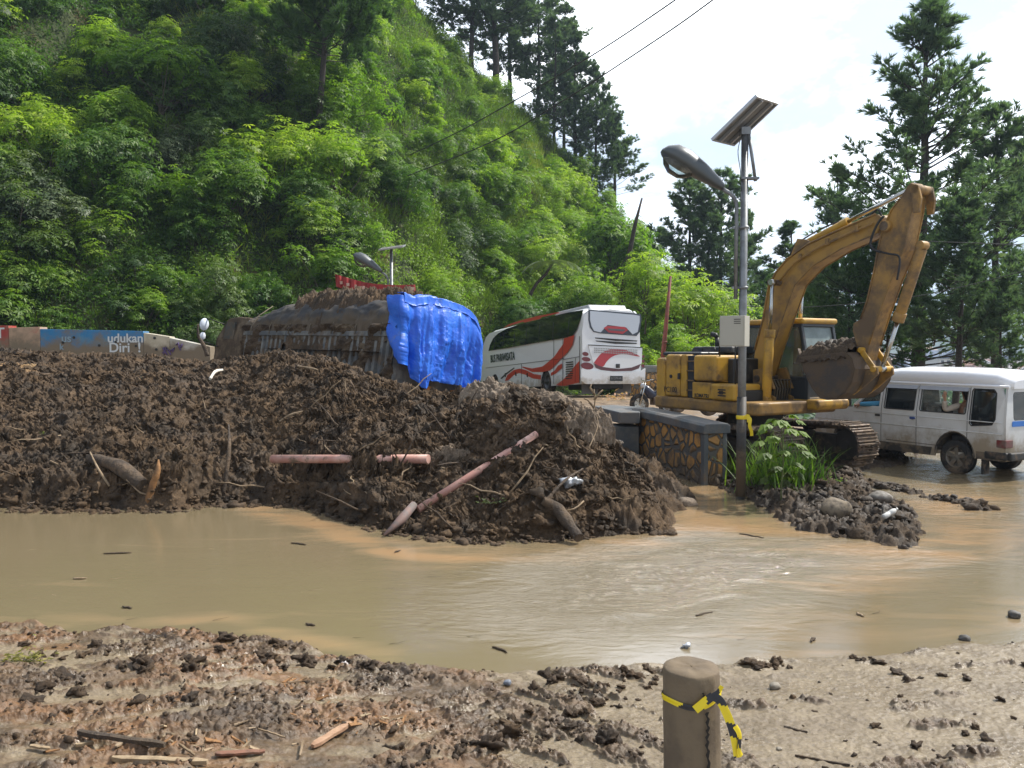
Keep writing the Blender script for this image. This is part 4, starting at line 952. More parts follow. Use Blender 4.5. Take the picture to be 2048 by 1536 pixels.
# boom cylinders
def cylinder(name,a,b,lat,frac,r,rb,m=YEL,par=EX):
    a=Vector((a[0],lat,a[1])); b=Vector((b[0],lat,b[1])); d=(b-a); L=d.length; d.normalize(); e=a+d*L*frac
    mb=MB(); mb.cyl(a+d*.06,e,r,20); mb.cyl(e-d*.14,e+d*.01,r*1.16,20); mb.cyl(a-Vector((0,r*.95,0)),a+Vector((0,r*.95,0)),r*.85,16)
    o=mb.build(name,m,par,bev=.006); rd=MB(); rd.cyl(e,b,rb,16); rd.cyl(b-Vector((0,rb*1.6,0)),b+Vector((0,rb*1.6,0)),rb*1.5,16); rd.build('piston_rod',CHR,o); return o
ft=exl(1508,800,-.34); tp=exl(1548,565,-.34)
fa=(.62,1.22)
cylinder('boom_cylinder',fa,tp,-.38,.60,.088,.036); cylinder('boom_cylinder',fa,tp,.42,.60,.088,.036)
lg=MB()
for y in(-.44,-.24,.24,.44): lg.prism([(.30,1.05),(.30,1.30),(.55,1.35),(.72,1.28),(.72,1.12),(.6,1.05)],'y',y-.025,y+.025)
lg.b2(.0,.5,-.46,.46,.99,1.2); lg.build('cylinder_bracket',YEL2,EX,bev=.01)
hs_=MB(); r=random.Random(4)
for k in range(7):
    y=-.2+.07*k; hs_.tube([(.35,y,1.58),(.55+.02*k,y,1.60),(.66,y+.01,1.45),(.62,y+.02,1.22),(.5,y,1.1)],.017,7)
hs_.build('hydraulic_hoses',mat('hose_dusty',(.09,.07,.045),.8),EX)
# arm cylinder on the boom's back
a_=exl(1612,487,0); b_=exl(1829,374,0); cylinder('arm_cylinder',a_,b_,0,.42,.068,.036,par=boom)
br=MB(); 
for y in(-.10,.10): br.prism([exl(1590,512,0),exl(1603,478,0),exl(1622,480,0),exl(1640,490,0)],'y',y-.02,y+.02)
br.build('cylinder_lug',YEL2,boom,bev=.008)
# pipes along the boom
pp=MB()
for y,dz in((-.205,0),(-.205,.05)):
    q=[exl(x,yy_+8+dz*40,-.2) for x,yy_ in((1560,552),(1590,515),(1640,484),(1700,457),(1745,438))]; pp.tube([Vector((a,y,b)) for a,b in q],.012,7)
for k in range(3):
    q=exl([1600,1655,1715][k],[513,483,456][k],-.2); pp.b2(q[0]-.03,q[0]+.03,-.225,-.19,q[1]-.06,q[1]+.05)
pp.build('hydraulic_pipes',YEL2,boom)
hb=MB(); 
q=[exl(x,y_,-.26) for x,y_ in((1768,432),(1756,446),(1745,470),(1741,490),(1750,500),(1762,504))]; hb.tube(catmull([(a,-.26,b) for a,b in q],4),.02,8)
q=[exl(x,y_,-.24) for x,y_ in((1758,503),(1780,508),(1798,512),(1800,530),(1795,560))]; hb.tube(catmull([(a,-.25,b) for a,b in q],4),.016,8)
q=[exl(x,y_,.0) for x,y_ in((1575,510),(1582,490),(1600,478),(1640,455),(1690,436),(1715,428))]; hb.tube(catmull([(a,.08,b) for a,b in q],4),.014,8)
q=[exl(x,y_,-.0) for x,y_ in((1745,436),(1762,420),(1770,432),(1772,450))]; hb.tube(catmull([(a,-.1,b) for a,b in q],4),.018,8)
hb.build('boom_hoses',mat('hose_black',(.02,.02,.02),.6),boom)
# arm (stick)
ar=[(1812,374),(1822,364),(1828,370),(1828,392),(1824,420),(1807,500),(1782,560),(1757,630),(1738,690),(1730,738),(1724,746),(1716,738),(1709,715),(1712,690),(1704,662),(1705,647),(1721,638),(1734,600),(1748,540),(1755,500),(1763,465),(1782,420),(1800,396)]
mb=MB(); pa=[exl(x,y,-.15) for x,y in ar]; mb.prism(pa,'y',-.14,.14); arm=mb.build('arm',YEL2,EX,bev=.012)
ed=MB()
for y in(-.15,.15):
    ed.tube([Vector((a,y,b)) for a,b in pa[3:9]],.016,6); ed.tube([Vector((a,y,b)) for a,b in pa[16:23]],.014,6)
ed.build('weld_flange',YEL2,arm)
et=MB(); q=exl(1828,378,-.2); et.cyl((q[0],-.20,q[1]),(q[0],.20,q[1]),.075,18); q=exl(1842,462,-.2)
hq=[exl(a_,b_,-.2) for a_,b_ in((1820,366),(1836,370),(1842,396),(1838,424),(1826,426))]; et.prism(hq,'y',-.20,-.152); et.prism(hq,'y',.152,.20)
q=exl(1770,452,-.2); et.cyl((q[0],-.21,q[1]),(q[0],.21,q[1]),.09,20)
et.build('arm_head',YEL2,arm,bev=.008)
# bucket cylinder on the outer face of the arm
a_=exl(1838,492,0); b_=exl(1764,738,0); k_=(a_[0]+.06,a_[1]); bcx=cylinder('bucket_cylinder',k_,b_,0,.60,.085,.036,YEL2,EX)
lk=MB(); q0=exl(1722,700,-.2); q1=exl(1752,742,-.2); q2=b_
for y in(-.2,.2):
    a=Vector((q0[0],y,q0[1]));b=Vector((q2[0],y,q2[1])); d=(b-a).normalized(); n=Vector((-d.z,0,d.x))*.045
    lk.add([a+n-Vector((0,.018,0)),b+n-Vector((0,.018,0)),b-n-Vector((0,.018,0)),a-n-Vector((0,.018,0)),a+n+Vector((0,.018,0)),b+n+Vector((0,.018,0)),b-n+Vector((0,.018,0)),a-n+Vector((0,.018,0))],[(0,3,2,1),(4,5,6,7),(0,1,5,4),(1,2,6,5),(2,3,7,6),(3,0,4,7)])
lk.cyl((q2[0],-.25,q2[1]),(q2[0],.25,q2[1]),.05,16); lk.cyl((q0[0],-.24,q0[1]),(q0[0],.24,q0[1]),.045,16)
pv=exl(1728,752,0); pv2=(pv[0],pv[1]); lk.cyl((pv2[0],-.22,pv2[1]),(pv2[0],.22,pv2[1]),.05,16); lk.build('bucket_link',YEL,EX,bev=.008)
# bucket: shell curled up, mouth upward, teeth towards the machine
BW=.50
prof=[exl(x,y,-BW) for x,y in((1690,704),(1704,716),(1710,738),(1704,764),(1690,786),(1672,797),(1654,800),(1640,797),(1622,775),(1608,745),(1598,714))]
bm_=MB(); cen=(sum(p[0] for p in prof)/len(prof),sum(p[1] for p in prof)/len(prof)+.12)
inn=[(p[0]+(cen[0]-p[0])*.07,p[1]+(cen[1]-p[1])*.07) for p in prof]
nP=len(prof)
for y0_,y1_ in((-BW,BW),):
    V=[(a,y0_,b) for a,b in prof]+[(a,y1_,b) for a,b in prof]+[(a,y0_,b) for a,b in inn]+[(a,y1_,b) for a,b in inn]; F=[]
    for i in range(nP-1): F+=[(i,i+1,i+1+nP,i+nP),(i+2*nP,i+3*nP,i+1+3*nP,i+1+2*nP)]
    F+=[(0,nP,3*nP,2*nP),(nP-1,3*nP-1,4*nP-1,2*nP-1)]; bm_.add(V,F)
for y in(-BW,BW):
    s_=1 if y>0 else -1; bm_.prism(prof,'y',y-s_*.005,y-s_*.035)
bk=bm_.build('bucket',mat('bucket_steel',(.075,.06,.05),.6,metal=.3,col2=(.14,.085,.045),sc=3,dirt=(.10,.07,.045),dsc=3,dlo=.4,dhi=.6,bump=.3),EX,bev=.006)
ea=MB(); q0=exl(1764,742,0); q1=exl(1728,752,0)
for y in(-.2,.2): ea.prism([(q0[0]+.06,q0[1]+.06),(q0[0]+.08,q0[1]-.05),exl(1742,775,0),exl(1722,790,0),exl(1715,760,0),(q1[0]-.05,q1[1]+.02)],'y',y-.02,y+.02)
ea.build('bucket_ears',YEL2,bk,bev=.006)
te=MB(); q=prof[-1]; dq=(prof[-1][0]-prof[-2][0],prof[-1][1]-prof[-2][1]); dl=math.hypot(*dq); dq=(dq[0]/dl,dq[1]/dl)
for k in range(5):
    y=-BW+.06+k*(2*BW-.12)/4; te.prism([(q[0]-.03,q[1]-.02),(q[0]+.03,q[1]-.02),(q[0]+dq[0]*.16+.006,q[1]+dq[1]*.16),(q[0]+dq[0]*.16-.006,q[1]+dq[1]*.16)],'y',y-.035,y+.035)
te.build('bucket_teeth',STEEL,bk,bev=.004)
# mud heaped in the bucket
u0,u1=sorted((prof[-1][0],prof[0][0])); gu,gv=np.meshgrid(np.linspace(u0-.12,u1+.02,110),np.linspace(-BW-.03,BW+.03,110),indexing='ij')
e_=np.clip(1-np.maximum(np.abs((gu-(u0+u1)/2)/((u1-u0)/2+.07)),np.abs(gv)/BW)**2.5,0,1)
rim=np.interp(gu,[u0,u1],sorted([(prof[-1][0],prof[-1][1]),(prof[0][0],prof[0][1])])[0][1:]+sorted([(prof[-1][0],prof[-1][1]),(prof[0][0],prof[0][1])])[1][1:])
gh=rim-.12+.30*e_**.5+.09*lumps(gu*6,gv*6,401)*e_**.3+.05*lumps(gu*13,gv*13,402)+.03*fbm(gu*12,gv*12,4,403)
MW=Matrix.Translation((4.75,15.6,.14))@Matrix.Rotation(R(-60),4,'Z')
W=np.array([[MW@Vector((gu[i,j],gv[i,j],gh[i,j])) for j in range(110)] for i in range(110)])
mo=grid_obj('bucket_mud',W,M_heap,True); tag(mo,'heap of wet dark mud filling the excavator bucket','mud load')

# ============================================================ VAN
VA=empty('van',(0,0,0),0); Vh=R(116); fd=Vector((math.cos(Vh),math.sin(Vh),0)); vc=Vector((8.62,13.95,0)) # rear-left corner on the ground
lf=Vector((-fd.y,fd.x,0)); VL=4.3; VW=1.62
VA.location=vc-lf*VW/2; VA.rotation_euler=(0,0,Vh); tag(VA,'muddy white high-roof minibus van seen from its rear left side','van')
VP=mat('van_white_muddy',(.62,.63,.63),.32,col2=(.55,.55,.54),sc=1.5,dirt=(.30,.245,.175),dsc=1.8,dlo=.60,dhi=.95,zdirt=(.25,1.15))
VB=mat('van_lower_trim',(.05,.045,.04),.6,dirt=(.17,.13,.09),dsc=4,dlo=.42,dhi=.6)
yL=VW/2
def vy(z): return yL-.03*max(0,.55-z)/.55 if z<.98 else yL-(z-.98)*.20
wx,wz,wr=.93,.31,.33; fx=3.35
arch=lambda cx,r_,n=10:[(cx+r_*math.cos(t),wz+r_*math.sin(t)) for t in [PI*i/n for i in range(n+1)]]
def vplate(outer,holes,th,inset=0): return plate(outer,holes,th,lambda a,b,c:(a,vy(b)-inset+c,b))
low=[(.0,.34),(wx-wr-.07,.30)]+[(a,max(b,.30)) for a,b in reversed(arch(wx,wr+.06))]+[(wx+wr+.07,.26),(fx-wr-.07,.26)]+[(a,max(b,.28)) for a,b in reversed(arch(fx,wr+.06))]+[(4.22,.32),(4.27,.6),(4.22,.80),(3.75,.93),(3.25,.98),(0,.98)]
up_=[(0,.98),(3.25,.98),(2.72,1.42),(2.68,1.46),(.12,1.46),(.05,1.35)]
W1=[(.42,.72),(.95,.72),(.95,1.0)]
wins=[[(.22,.86),(.60,.82),(.64,.86),(.64,1.38),(.62,1.41),(.24,1.41),(.19,1.36),(.16,.95)], rrect(.72,1.66,1.0,1.40,.03), rrect(1.78,2.46,1.0,1.40,.03), [(2.58,1.02),(3.12,1.02),(2.76,1.38),(2.58,1.38)]]
full=low[:-1]+[(0,.98)]
outer=low[:-2]+[(3.25,.98),(2.72,1.42),(2.68,1.46),(.12,1.46),(.04,1.30)]
mb=MB(); V_,F_=vplate(outer,wins,.04)
mb.add(V_,F_)
V_,F_=plate(outer,[rrect(.86,2.38,1.0,1.40,.03)],.04,lambda a,b,c:(a,-vy(b)+c,b)); mb.add(V_,F_)
body=mb.build('body',VP,VA,recalc=True)
# closed shell: hood, nose, back, floor
sh=MB()
ring=[(4.27,.34),(4.29,.62),(4.22,.82),(3.8,.93),(3.27,1.0)]
for (a,b),(c_,d_) in zip(ring[:-1],ring[1:]):
    sh.add([(a,-vy(b)+.01,b),(a,vy(b)-.01,b),(c_,vy(d_)-.01,d_),(c_,-vy(d_)+.01,d_)],[(0,1,2,3)])
sh.b2(.0,4.2,-yL+.06,yL-.06,.30,.36)
sh.build('nose',VP,body,recalc=False)
# rear face with window
def rp(a,b,c): return (-.0-c+.05*max(0,b-.9)*1.0,a,b)
V_,F_=plate([(-yL+.01,.34),(yL-.01,.34),(yL-.01,.98),(yL-.09,1.46),(-yL+.09,1.46),(-yL+.01,.98)],[rrect(-.60,.60,.93,1.38,.06)],.04,rp); rb=MB(); rb.add(V_,F_); rdoor=rb.build('rear_door',VP,body)
V_,F_=plate(rrect(-.60,.60,.93,1.38,.06),[],.008,lambda a,b,c:(.0-c+.05*(b-.9),a,b)); q=MB(); q.add(V_,F_); q.build('rear_window',CGL,rdoor)
V_,F_=plate(rrect(-.64,.64,.84,.925,.02),[],.006,lambda a,b,c:(-.024-c,a,b)); q=MB(); q.add(V_,F_); q.build('blue_strip',mat('blue_sticker',(.02,.16,.55),.4),rdoor)
# high roof, a moulded cap
rings=[]
for x_,hw,z0,z1 in((-.03,.62,1.43,1.57),(.25,.715,1.44,1.70),(.9,.735,1.455,1.735),(2.2,.735,1.455,1.74),(2.55,.72,1.44,1.70),(2.95,.62,1.36,1.52),(3.02,.60,1.33,1.38)):
    rg=[]
    for k in range(13):
        t=PI*k/12; cxx=math.cos(t); s_=abs(math.sin(t))**.42; yy2=hw*(1 if cxx>0 else -1)*abs(cxx)**.5*(1-.0); rg.append((x_,yy2,z0+(z1-z0)*s_))
    rings.append(rg)
ro=MB(); ro.loft(rings); rfo=ro.build('high_roof',mat('van_roof_white',(.78,.79,.82),.25),body)
gt=MB(); gt.tube([(x_,vy(1.46)+.015,1.462) for x_ in (-.02,.6,1.4,2.2,2.75)],.022,8); gt.build('drip_rail',mat('van_roof_white',(0,0,0)),rfo)
# glass
for i,wn in enumerate(wins):
    if i==3: continue
    V_,F_=vplate(wn,[],.006,.012); 
    if i==1: V_,F_=vplate(rrect(1.22,1.66,1.0,1.40,.02),[],.006,.012)
    q=MB(); q.add(V_,F_); q.build('side_window',GLS if i!=1 else CGL,body)
sf=MB()
for i,wn in enumerate(wins[:3]):
    pts=[(a,vy(b)+.022,b) for a,b in wn]; sf.tube(pts+[pts[0]],.010,5,cap=False)
sf.build('window_seal',BLK,body,recalc=False)
V_,F_=plate([(-.66,1.03),(.66,1.03),(.60,1.40),(-.60,1.40)],[],.008,lambda a,b,c:(3.27-(b-1.0)*1.18+c,a,b)); q=MB(); q.add(V_,F_); q.build('windscreen',CGL,body)
ps=MB(); 
for a in(.6,-.6): 
    ps.tube([(3.28,a*1.18,1.0),(2.75,a*1.02,1.44)],.035,6)
ps.tube([(2.78,-.62,1.43),(2.78,.62,1.43)],.04,6); ps.build('windscreen_frame',VP,body)
# rain visors
rv=MB()
for a0,a1 in((.70,1.70),(1.74,2.50)):
    z=1.425; rv.add([(a0,vy(z)+.02,z),(a1,vy(z)+.02,z),(a1,vy(1.36)+.055,1.365),(a0,vy(1.36)+.055,1.365),(a0,vy(z)+.026,z),(a1,vy(z)+.026,z),(a1,vy(1.36)+.06,1.365),(a0,vy(1.36)+.06,1.365)],[(0,3,2,1),(4,5,6,7),(0,1,5,4),(1,2,6,5),(2,3,7,6),(3,0,4,7)])
rv.build('rain_visor',mat('visor',(.30,.31,.34),.25),body)
# creases, door gaps, trims
tr=MB(); tr.tube([(x_,vy(.90)+.022,.90) for x_ in(.05,1.5,3.2)],.007,5); tr.tube([(x_,vy(.72)+.022,.72) for x_ in(.02,1.5,4.2)],.010,5); tr.build('side_moulding',VP,body)
gp=MB()
for x_ in(.68,1.72,2.52): gp.tube([(x_,vy(z)+.0215,z) for z in(.36,.6,.98,1.44)],.0055,4)
gp.tube([(.9,vy(.44)+.0215,.44),(2.4,vy(.44)+.0215,.44)],.004,4)
gp.build('door_gaps',BLK,body)
V_,F_=plate([(1.42,.26),(2.9,.26),(2.9,.40),(1.38,.40)],[],.012,lambda a,b,c:(a,vy(b)+.024+c,b)); q=MB(); q.add(V_,F_); q.build('sill_trim',VB,body); q=MB(); V_,F_=plate([(.06,.30),(.50,.30),(.50,.42),(.06,.42)],[],.012,lambda a,b,c:(a,vy(b)+.024+c,b)); q.add(V_,F_); q.build('sill_trim',VB,body)
for x_,mm_ in((1.80,mat('blue_handle',(.04,.08,.25),.4)),(2.60,mat('handle_dark',(.05,.05,.05),.4))):
    q=MB(); q.b2(x_-.055,x_+.055,vy(.86)+.02,vy(.86)+.045,.845,.885); q.build('door_handle',mm_,body,bev=.008)
body.scale=(1,1,1.13)
# wheels
def wheel(par,x,y,z,r,w_,sgn=1,tm=RUB,rm=None,spokes=5,name='wheel'):
    rm=rm or mat('rim_dusty',(.16,.15,.13),.5,metal=.3,dirt=(.17,.13,.09),dsc=8,dlo=.4,dhi=.6)
    t_=MB(); t_.lathe([(r*.60,-w_*.46),(r*.78,-w_*.5),(r*.93,-w_*.47),(r,-w_*.36),(r*1.0,-w_*.12),(r*.985,-w_*.11),(r*.985,-w_*.05),(r,-w_*.04),(r,w_*.04),(r*.985,w_*.05),(r*.985,w_*.11),(r,w_*.12),(r,w_*.36),(r*.93,w_*.47),(r*.78,w_*.5),(r*.60,w_*.46)],(0,0,0),'y',36)
    ty=t_.build(name,tm,par,loc=(x,y,z))
    rimm=MB(); rimm.lathe([(r*.61,-w_*.4),(r*.58,-w_*.4),(r*.54,0),(r*.54,w_*.25),(r*.60,w_*.44),(r*.62,w_*.44)],(0,0,0),'y',32)
    if spokes:
        rimm.lathe([(0,w_*.34),(r*.12,w_*.34),(r*.16,w_*.28),(r*.16,w_*.1)],(0,0,0),'y',20)
        for k in range(spokes):
            a=2*PI*k/spokes+.3; d=Vector((math.cos(a),0,math.sin(a))); n=Vector((-d.z,0,d.x)); p0=d*r*.12; p1=d*r*.585
            rimm.add([p0+n*r*.10+Vector((0,w_*.30,0)),p1+n*r*.13+Vector((0,w_*.36,0)),p1-n*r*.13+Vector((0,w_*.36,0)),p0-n*r*.10+Vector((0,w_*.30,0)),p0+n*r*.10+Vector((0,w_*.16,0)),p1+n*r*.13+Vector((0,w_*.2,0)),p1-n*r*.13+Vector((0,w_*.2,0)),p0-n*r*.10+Vector((0,w_*.16,0))],[(0,3,2,1),(4,5,6,7),(0,1,5,4),(1,2,6,5),(2,3,7,6),(3,0,4,7)])
        rimm.lathe([(0,w_*.05),(r*.54,w_*.05)],(0,0,0),'y',20)
    else: rimm.lathe([(0,w_*.1),(r*.2,w_*.14),(r*.24,w_*.02),(r*.45,-w_*.05),(r*.54,w_*.1)],(0,0,0),'y',28)
    rimm.build('rim',rm,ty)
    if sgn<0: ty.rotation_euler=(0,0,PI)
    return ty
for x_ in(wx,fx):
    wheel(VA,x_,yL-.12,wz,wr-.01,.20); wheel(VA,x_,-yL+.12,wz,wr-.01,.20,-1)
for x_ in(wx,fx):
    for s_ in(-1,1):
        wa=MB()
        pts=[(x_+(wr+.06)*math.cos(t),wz+(wr+.06)*math.sin(t)) for t in [PI*i/12 for i in range(13)]]
        V=[(a,s_*(yL-.01),b) for a,b in pts]+[(a,s_*(yL-.45),b) for a,b in pts]; F=[(i,i+1,i+14,i+13) for i in range(12)]; wa.add(V,F)
        wa.tube([(a,s_*(yL+.008),b) for a,b in pts],.016,5)
        wa.add([V[13+i] for i in range(13)],[tuple(range(13))]); wa.build('wheel_arch',VB,body,recalc=False)
q=MB(); q.b2(-.12,.04,-yL+.02,yL-.02,.36,.50); q.b2(-.06,.35,yL-.06,yL+.03,.36,.50); q.build('rear_bumper',mat('bumper_black',(.02,.02,.02),.5,dirt=(.14,.10,.07),dsc=5,dlo=.5,dhi=.7),VA,bev=.03,seg=3)
q=MB(); q.b2(4.2,4.36,-yL+.02,yL-.02,.34,.50); q.build('front_bumper',mat('bumper_black',(0,0,0)),VA,bev=.03,seg=3)
for s_ in(1,-1):
    q=MB(); q.b2(-.045,.10,s_*(yL-.16)-.12*0-(.0),s_*(yL-.16)+.0+.19*s_*1 if s_>0 else s_*(yL-.16)+.0,.52,.63)
    q=MB(); ya,yb=sorted((s_*(yL-.18),s_*(yL+.025))); q.b2(-.045,.13,ya,yb,.515,.635); lt=q.build('tail_light',mat('tail_light_red',(.16,.03,.03),.3,dirt=(.15,.12,.1),dsc=5,dlo=.4,dhi=.7),body,bev=.01)
    q=MB(); q.b2(4.16,4.285,ya,yb,.56,.70); q.build('headlight',mat('lamp_glass',(.6,.6,.6),.1),body,bev=.01)
q=MB(); q.b2(.40,.43,yL-.22,yL-.03,.06,.34); q.build('mud_flap',RUB,VA)
# interior: seats and floor
it=MB(); it.b2(.15,3.1,-yL+.1,yL-.1,.37,.42)
for x_ in(.9,1.7,2.5):
    for y_ in(-.38,.38): it.b2(x_-.2,x_+.22,y_-.24,y_+.24,.55,.70); it.prism([(x_-.2,.66),(x_-.08,.66),(x_-.18,1.22),(x_-.30,1.20)],'y',y_-.23,y_+.23)
it.build('seats',mat('seat_cloth',(0,0,0)),VA,bev=.03)
for k in range(3):
    pass

# ============================================================ PEOPLE IN THE VAN
SKIN=mat('skin',(.36,.19,.12),.55); HAIR=mat('hair_black',(.012,.010,.010),.6)
def skin_body(name,joints,edges,m,parent=None,root=0,sub=2):
    me=bpy.data.meshes.new(name); me.from_pydata([j[0] for j in joints],edges,[]); o=mobj(name,me,parent)
    s=o.modifiers.new('skin','SKIN'); s.use_smooth_shade=True; s.branch_smoothing=.4
    for i,j in enumerate(joints):
        r_=j[1] if isinstance(j[1],tuple) else (j[1],j[1]); me.skin_vertices[0].data[i].radius=r_
        me.skin_vertices[0].data[i].use_root=(i==root)
    q=o.modifiers.new('sub','SUBSURF'); q.levels=sub; q.render_levels=sub
    dg=bpy.context.evaluated_depsgraph_get(); m2=bpy.data.meshes.new_from_object(o.evaluated_get(dg)); o.modifiers.clear(); o.data=m2; m2.name=name; m2.materials.clear(); m2.materials.append(m)
    for p in m2.polygons: p.use_smooth=True
    return o
def seated_person(label,loc,rz,pose,shirt,hairlong=False,sleeve_to=1.0):
    """local frame: +x faces forward, origin on the seat under the hips; pose gives (shoulder->elbow->wrist->palm) of the near arm"""
    root=empty('person',loc,rz); tag(root,label,'person')
    E,Wr,Pm=[Vector(p) for p in pose]; Sh=Vector((0,.19,.50))
    J=[((0,0,.08),.15),((0,0,.28),(.13,.12)),((0,0,.48),(.14,.12)),((0,0,.58),.055),((.01,0,.66),.055),((.02,0,.76),(.092,.085)),((.015,0,.83),(.075,.07)),
       (Sh,.065),((Sh+E)/2,.050),(E,.042),((E+Wr)/2,.038),(Wr,.027),(Pm,(.040,.018)),
       ((0,-.19,.50),.065),((.05,-.22,.30),.045),((.25,-.16,.20),.035),((.32,-.1,.2),.03),
       ((.22,.10,.06),.09),((.44,.12,.05),.07),((.47,.12,-.35),.045),((.22,-.10,.06),.09),((.44,-.12,.05),.07),((.47,-.12,-.35),.045)]
    Ed=[(0,1),(1,2),(2,3),(3,4),(4,5),(5,6),(2,7),(7,8),(8,9),(9,10),(10,11),(11,12),(2,13),(13,14),(14,15),(15,16),(0,17),(17,18),(18,19),(0,20),(20,21),(21,22)]
    n=len(J); d=(Pm-Wr).normalized(); side=d.cross(Vector((0,1,0))); side=side.normalized() if side.length>.1 else Vector((1,0,0))
    curl=Vector((0,-1,0))*.5+d*.3
    for k in range(4):
        b0=Pm+side*(-.027+.018*k)+d*.012; L=(.030,.034,.032,.026)[k]
        J+=[(b0+d*L,.0085),(b0+d*L*1.4+curl*.022,.008),(b0+d*L*1.1+curl*.042,.007)]; Ed+=[(12,n),(n,n+1),(n+1,n+2)]; n+=3
    t0=Wr+(Pm-Wr)*.5-side*.03; J+=[(t0-side*.02+d*.02,.010),(t0-side*.012+d*.05+curl*.02,.009)]; Ed+=[(11,n),(n,n+1)]; n+=2
    body_=skin_body('body',[(tuple(a),b) for a,b in J],Ed,SKIN,root)
    # face
    f=MB(); f.tube([(.10,0,.785),(.128,0,.755),(.112,0,.745)],[.010,.016,.010],8); f.build('nose',SKIN,body_)
    e=MB(); 
    for s_ in(-1,1): e.lathe([(0,-.008),(.011,0),(0,.008)],(.098,s_*.032,.782),'x',8)
    e.tube([(.100,-.025,.722),(.107,0,.720),(.100,.025,.722)],.006,6); e.build('eyes',HAIR,body_)
    hr=MB(); rg=[]
    for z_,r0 in((.72,.088 if hairlong else .07),(.77,.100),(.82,.101),(.87,.080),(.90,.035)):
        rg.append([(-.012+r0*1.02*math.cos(t)*(1 if math.cos(t)<0.3 else .72),r0*.96*math.sin(t),z_) for t in [2*PI*i/16 for i in range(16)]])
    if hairlong: rg=[[(-.05+.06*math.cos(t),.075*math.sin(t),.60) for t in [2*PI*i/16 for i in range(16)]]]+rg
    hr.loft(rg); hr.build('hair',HAIR,body_)
    # shirt as a slightly larger sleeve and torso
    A=Vector((0,.0,.10)); JS=[((0,0,.10),.165),((0,0,.28),(.150,.138)),((0,0,.50),(.155,.135)),((0,0,.56),.075),(Sh,.080),((Sh+E)/2,.064),(E,.056)]; ES=[(0,1),(1,2),(2,3),(2,4),(4,5),(5,6)]
    if sleeve_to>1: JS+=[((E+Wr)/2,.052),(E+(Wr-E)*.92,.045)]; ES+=[(6,7),(7,8)]
    b=len(JS); JS+=[((0,-.19,.50),.080),((.05,-.22,.32),.060)]; ES+=[(2,b),(b,b+1)]
    skin_body('shirt',[(tuple(a),c) for a,c in JS],ES,shirt,body_)
    return root
BLUE_C=mat('light_blue_cloth',(.06,.25,.42),.85); PALE_C=mat('beige_cloth',(.42,.36,.30),.85)
def vworld(x,y,z): return VA.location+fd*x+lf*y+Vector((0,0,z))
# the passenger whose fist is raised at the open rear side window; the driver whose blue sleeve rests on the door
seated_person('passenger in a pale sleeve raising a fist outside the open van window',vworld(.98,.42,.76),Vh,[(.16,.40,.42),(.12,.445,.62),(.12,.45,.70)],PALE_C,True,2)
seated_person('driver resting a blue-sleeved arm on the open front window of the van',vworld(2.56,.40,.70),Vh,[(.24,.42,.49),(.48,.46,.47),(.55,.46,.45)],BLUE_C,False,2)

# ============================================================ TALL SOLAR LAMP
def solar_lamp(base,H,sc,label,panel_rot=R(-28)):
    root=empty('street_lamp',base); tag(root,label,'street lamp')
    mb=MB(); mb.cyl((0,0,-.3),(0,0,H-.02),.053*sc,20,.042*sc); pole=mb.build('pole',GALV,root)
    bd=MB()
    for z in(H*.57,H*.73): bd.lathe([(.050*sc,z-.02),(.062*sc,z-.02),(.062*sc,z+.02),(.050*sc,z+.02)],(0,0,0),'z',18); bd.b2(-.14*sc,.02,-.012,.012,z-.018,z+.018)
    bd.build('clamp',GALV,pole)
    arm_=MB(); z0=H*.54; z1=H*.782; pts=[(-.09*sc,0,z0),(-.09*sc,0,z1)]+[(-.09*sc-.16*sc*(1-math.cos(t)),0,z1+.20*sc*math.sin(t)) for t in (.3,.6,.9,1.15)]
    e=Vector(pts[-1]); dr=Vector((-.82,0,.50)); pts+= [tuple(e+dr*.14*sc)]; arm_.tube(pts,.024*sc,12); am=arm_.build('arm',GALV,root)
    # lamp head: tapered shell, opening downwards
    o=e+dr*.10*sc; hd=MB(); rg=[]; n=14
    nrm=Vector((.50,0,.82)); sdv=Vector((0,1,0))
    for s_,wd,hh in((0,.06,.06),(.10,.085,.10),(.34,.14,.16),(.60,.19,.20),(.76,.19,.18),(.87,.13,.10),(.91,.05,.03)):
        c_=o+dr*s_*sc; rg.append([tuple(c_+sdv*math.cos(t)*wd*sc+nrm*(math.sin(t)*(hh if math.sin(t)>0 else hh*.38))*sc) for t in [2*PI*i/n for i in range(n)]])
    hd.loft(rg); head=hd.build('lamp_head',mat('lamp_shell',(.085,.095,.10),.4,metal=.2),am)
    gl=MB(); rg=[]
    for s_,wd,hh in((.40,.02,.01),(.46,.11,.09),(.56,.15,.15),(.70,.15,.15),(.80,.10,.09),(.86,.02,.01)):
        c_=o+dr*s_*sc-nrm*.035*sc; rg.append([tuple(c_+sdv*math.cos(t)*wd*sc-nrm*math.sin(t)*hh*sc) for t in [PI*i/8 for i in range(9)]])
    gl.loft(rg,closed=False,cap=False); gl.build('lamp_glass',CGL,head,recalc=False)
    rfm=MB(); rfm.loft([[tuple(o+dr*s_*sc+sdv*y_*sc-nrm*(.052)*sc) for y_ in(-w_,w_)] for s_,w_ in((.42,.05),(.5,.12),(.74,.13),(.84,.05))],closed=False,cap=False); rfm.build('reflector',mat('reflector_tan',(.40,.34,.24),.35),head,recalc=False)
    # panel
    pr=Euler((R(0),0,0)).to_matrix()
    return root,pole
SLroot,SLpole=solar_lamp(Vector((3.53,12.27,0)),5.70,1.25,'tall grey solar street lamp with control box standing beside the grass clump')
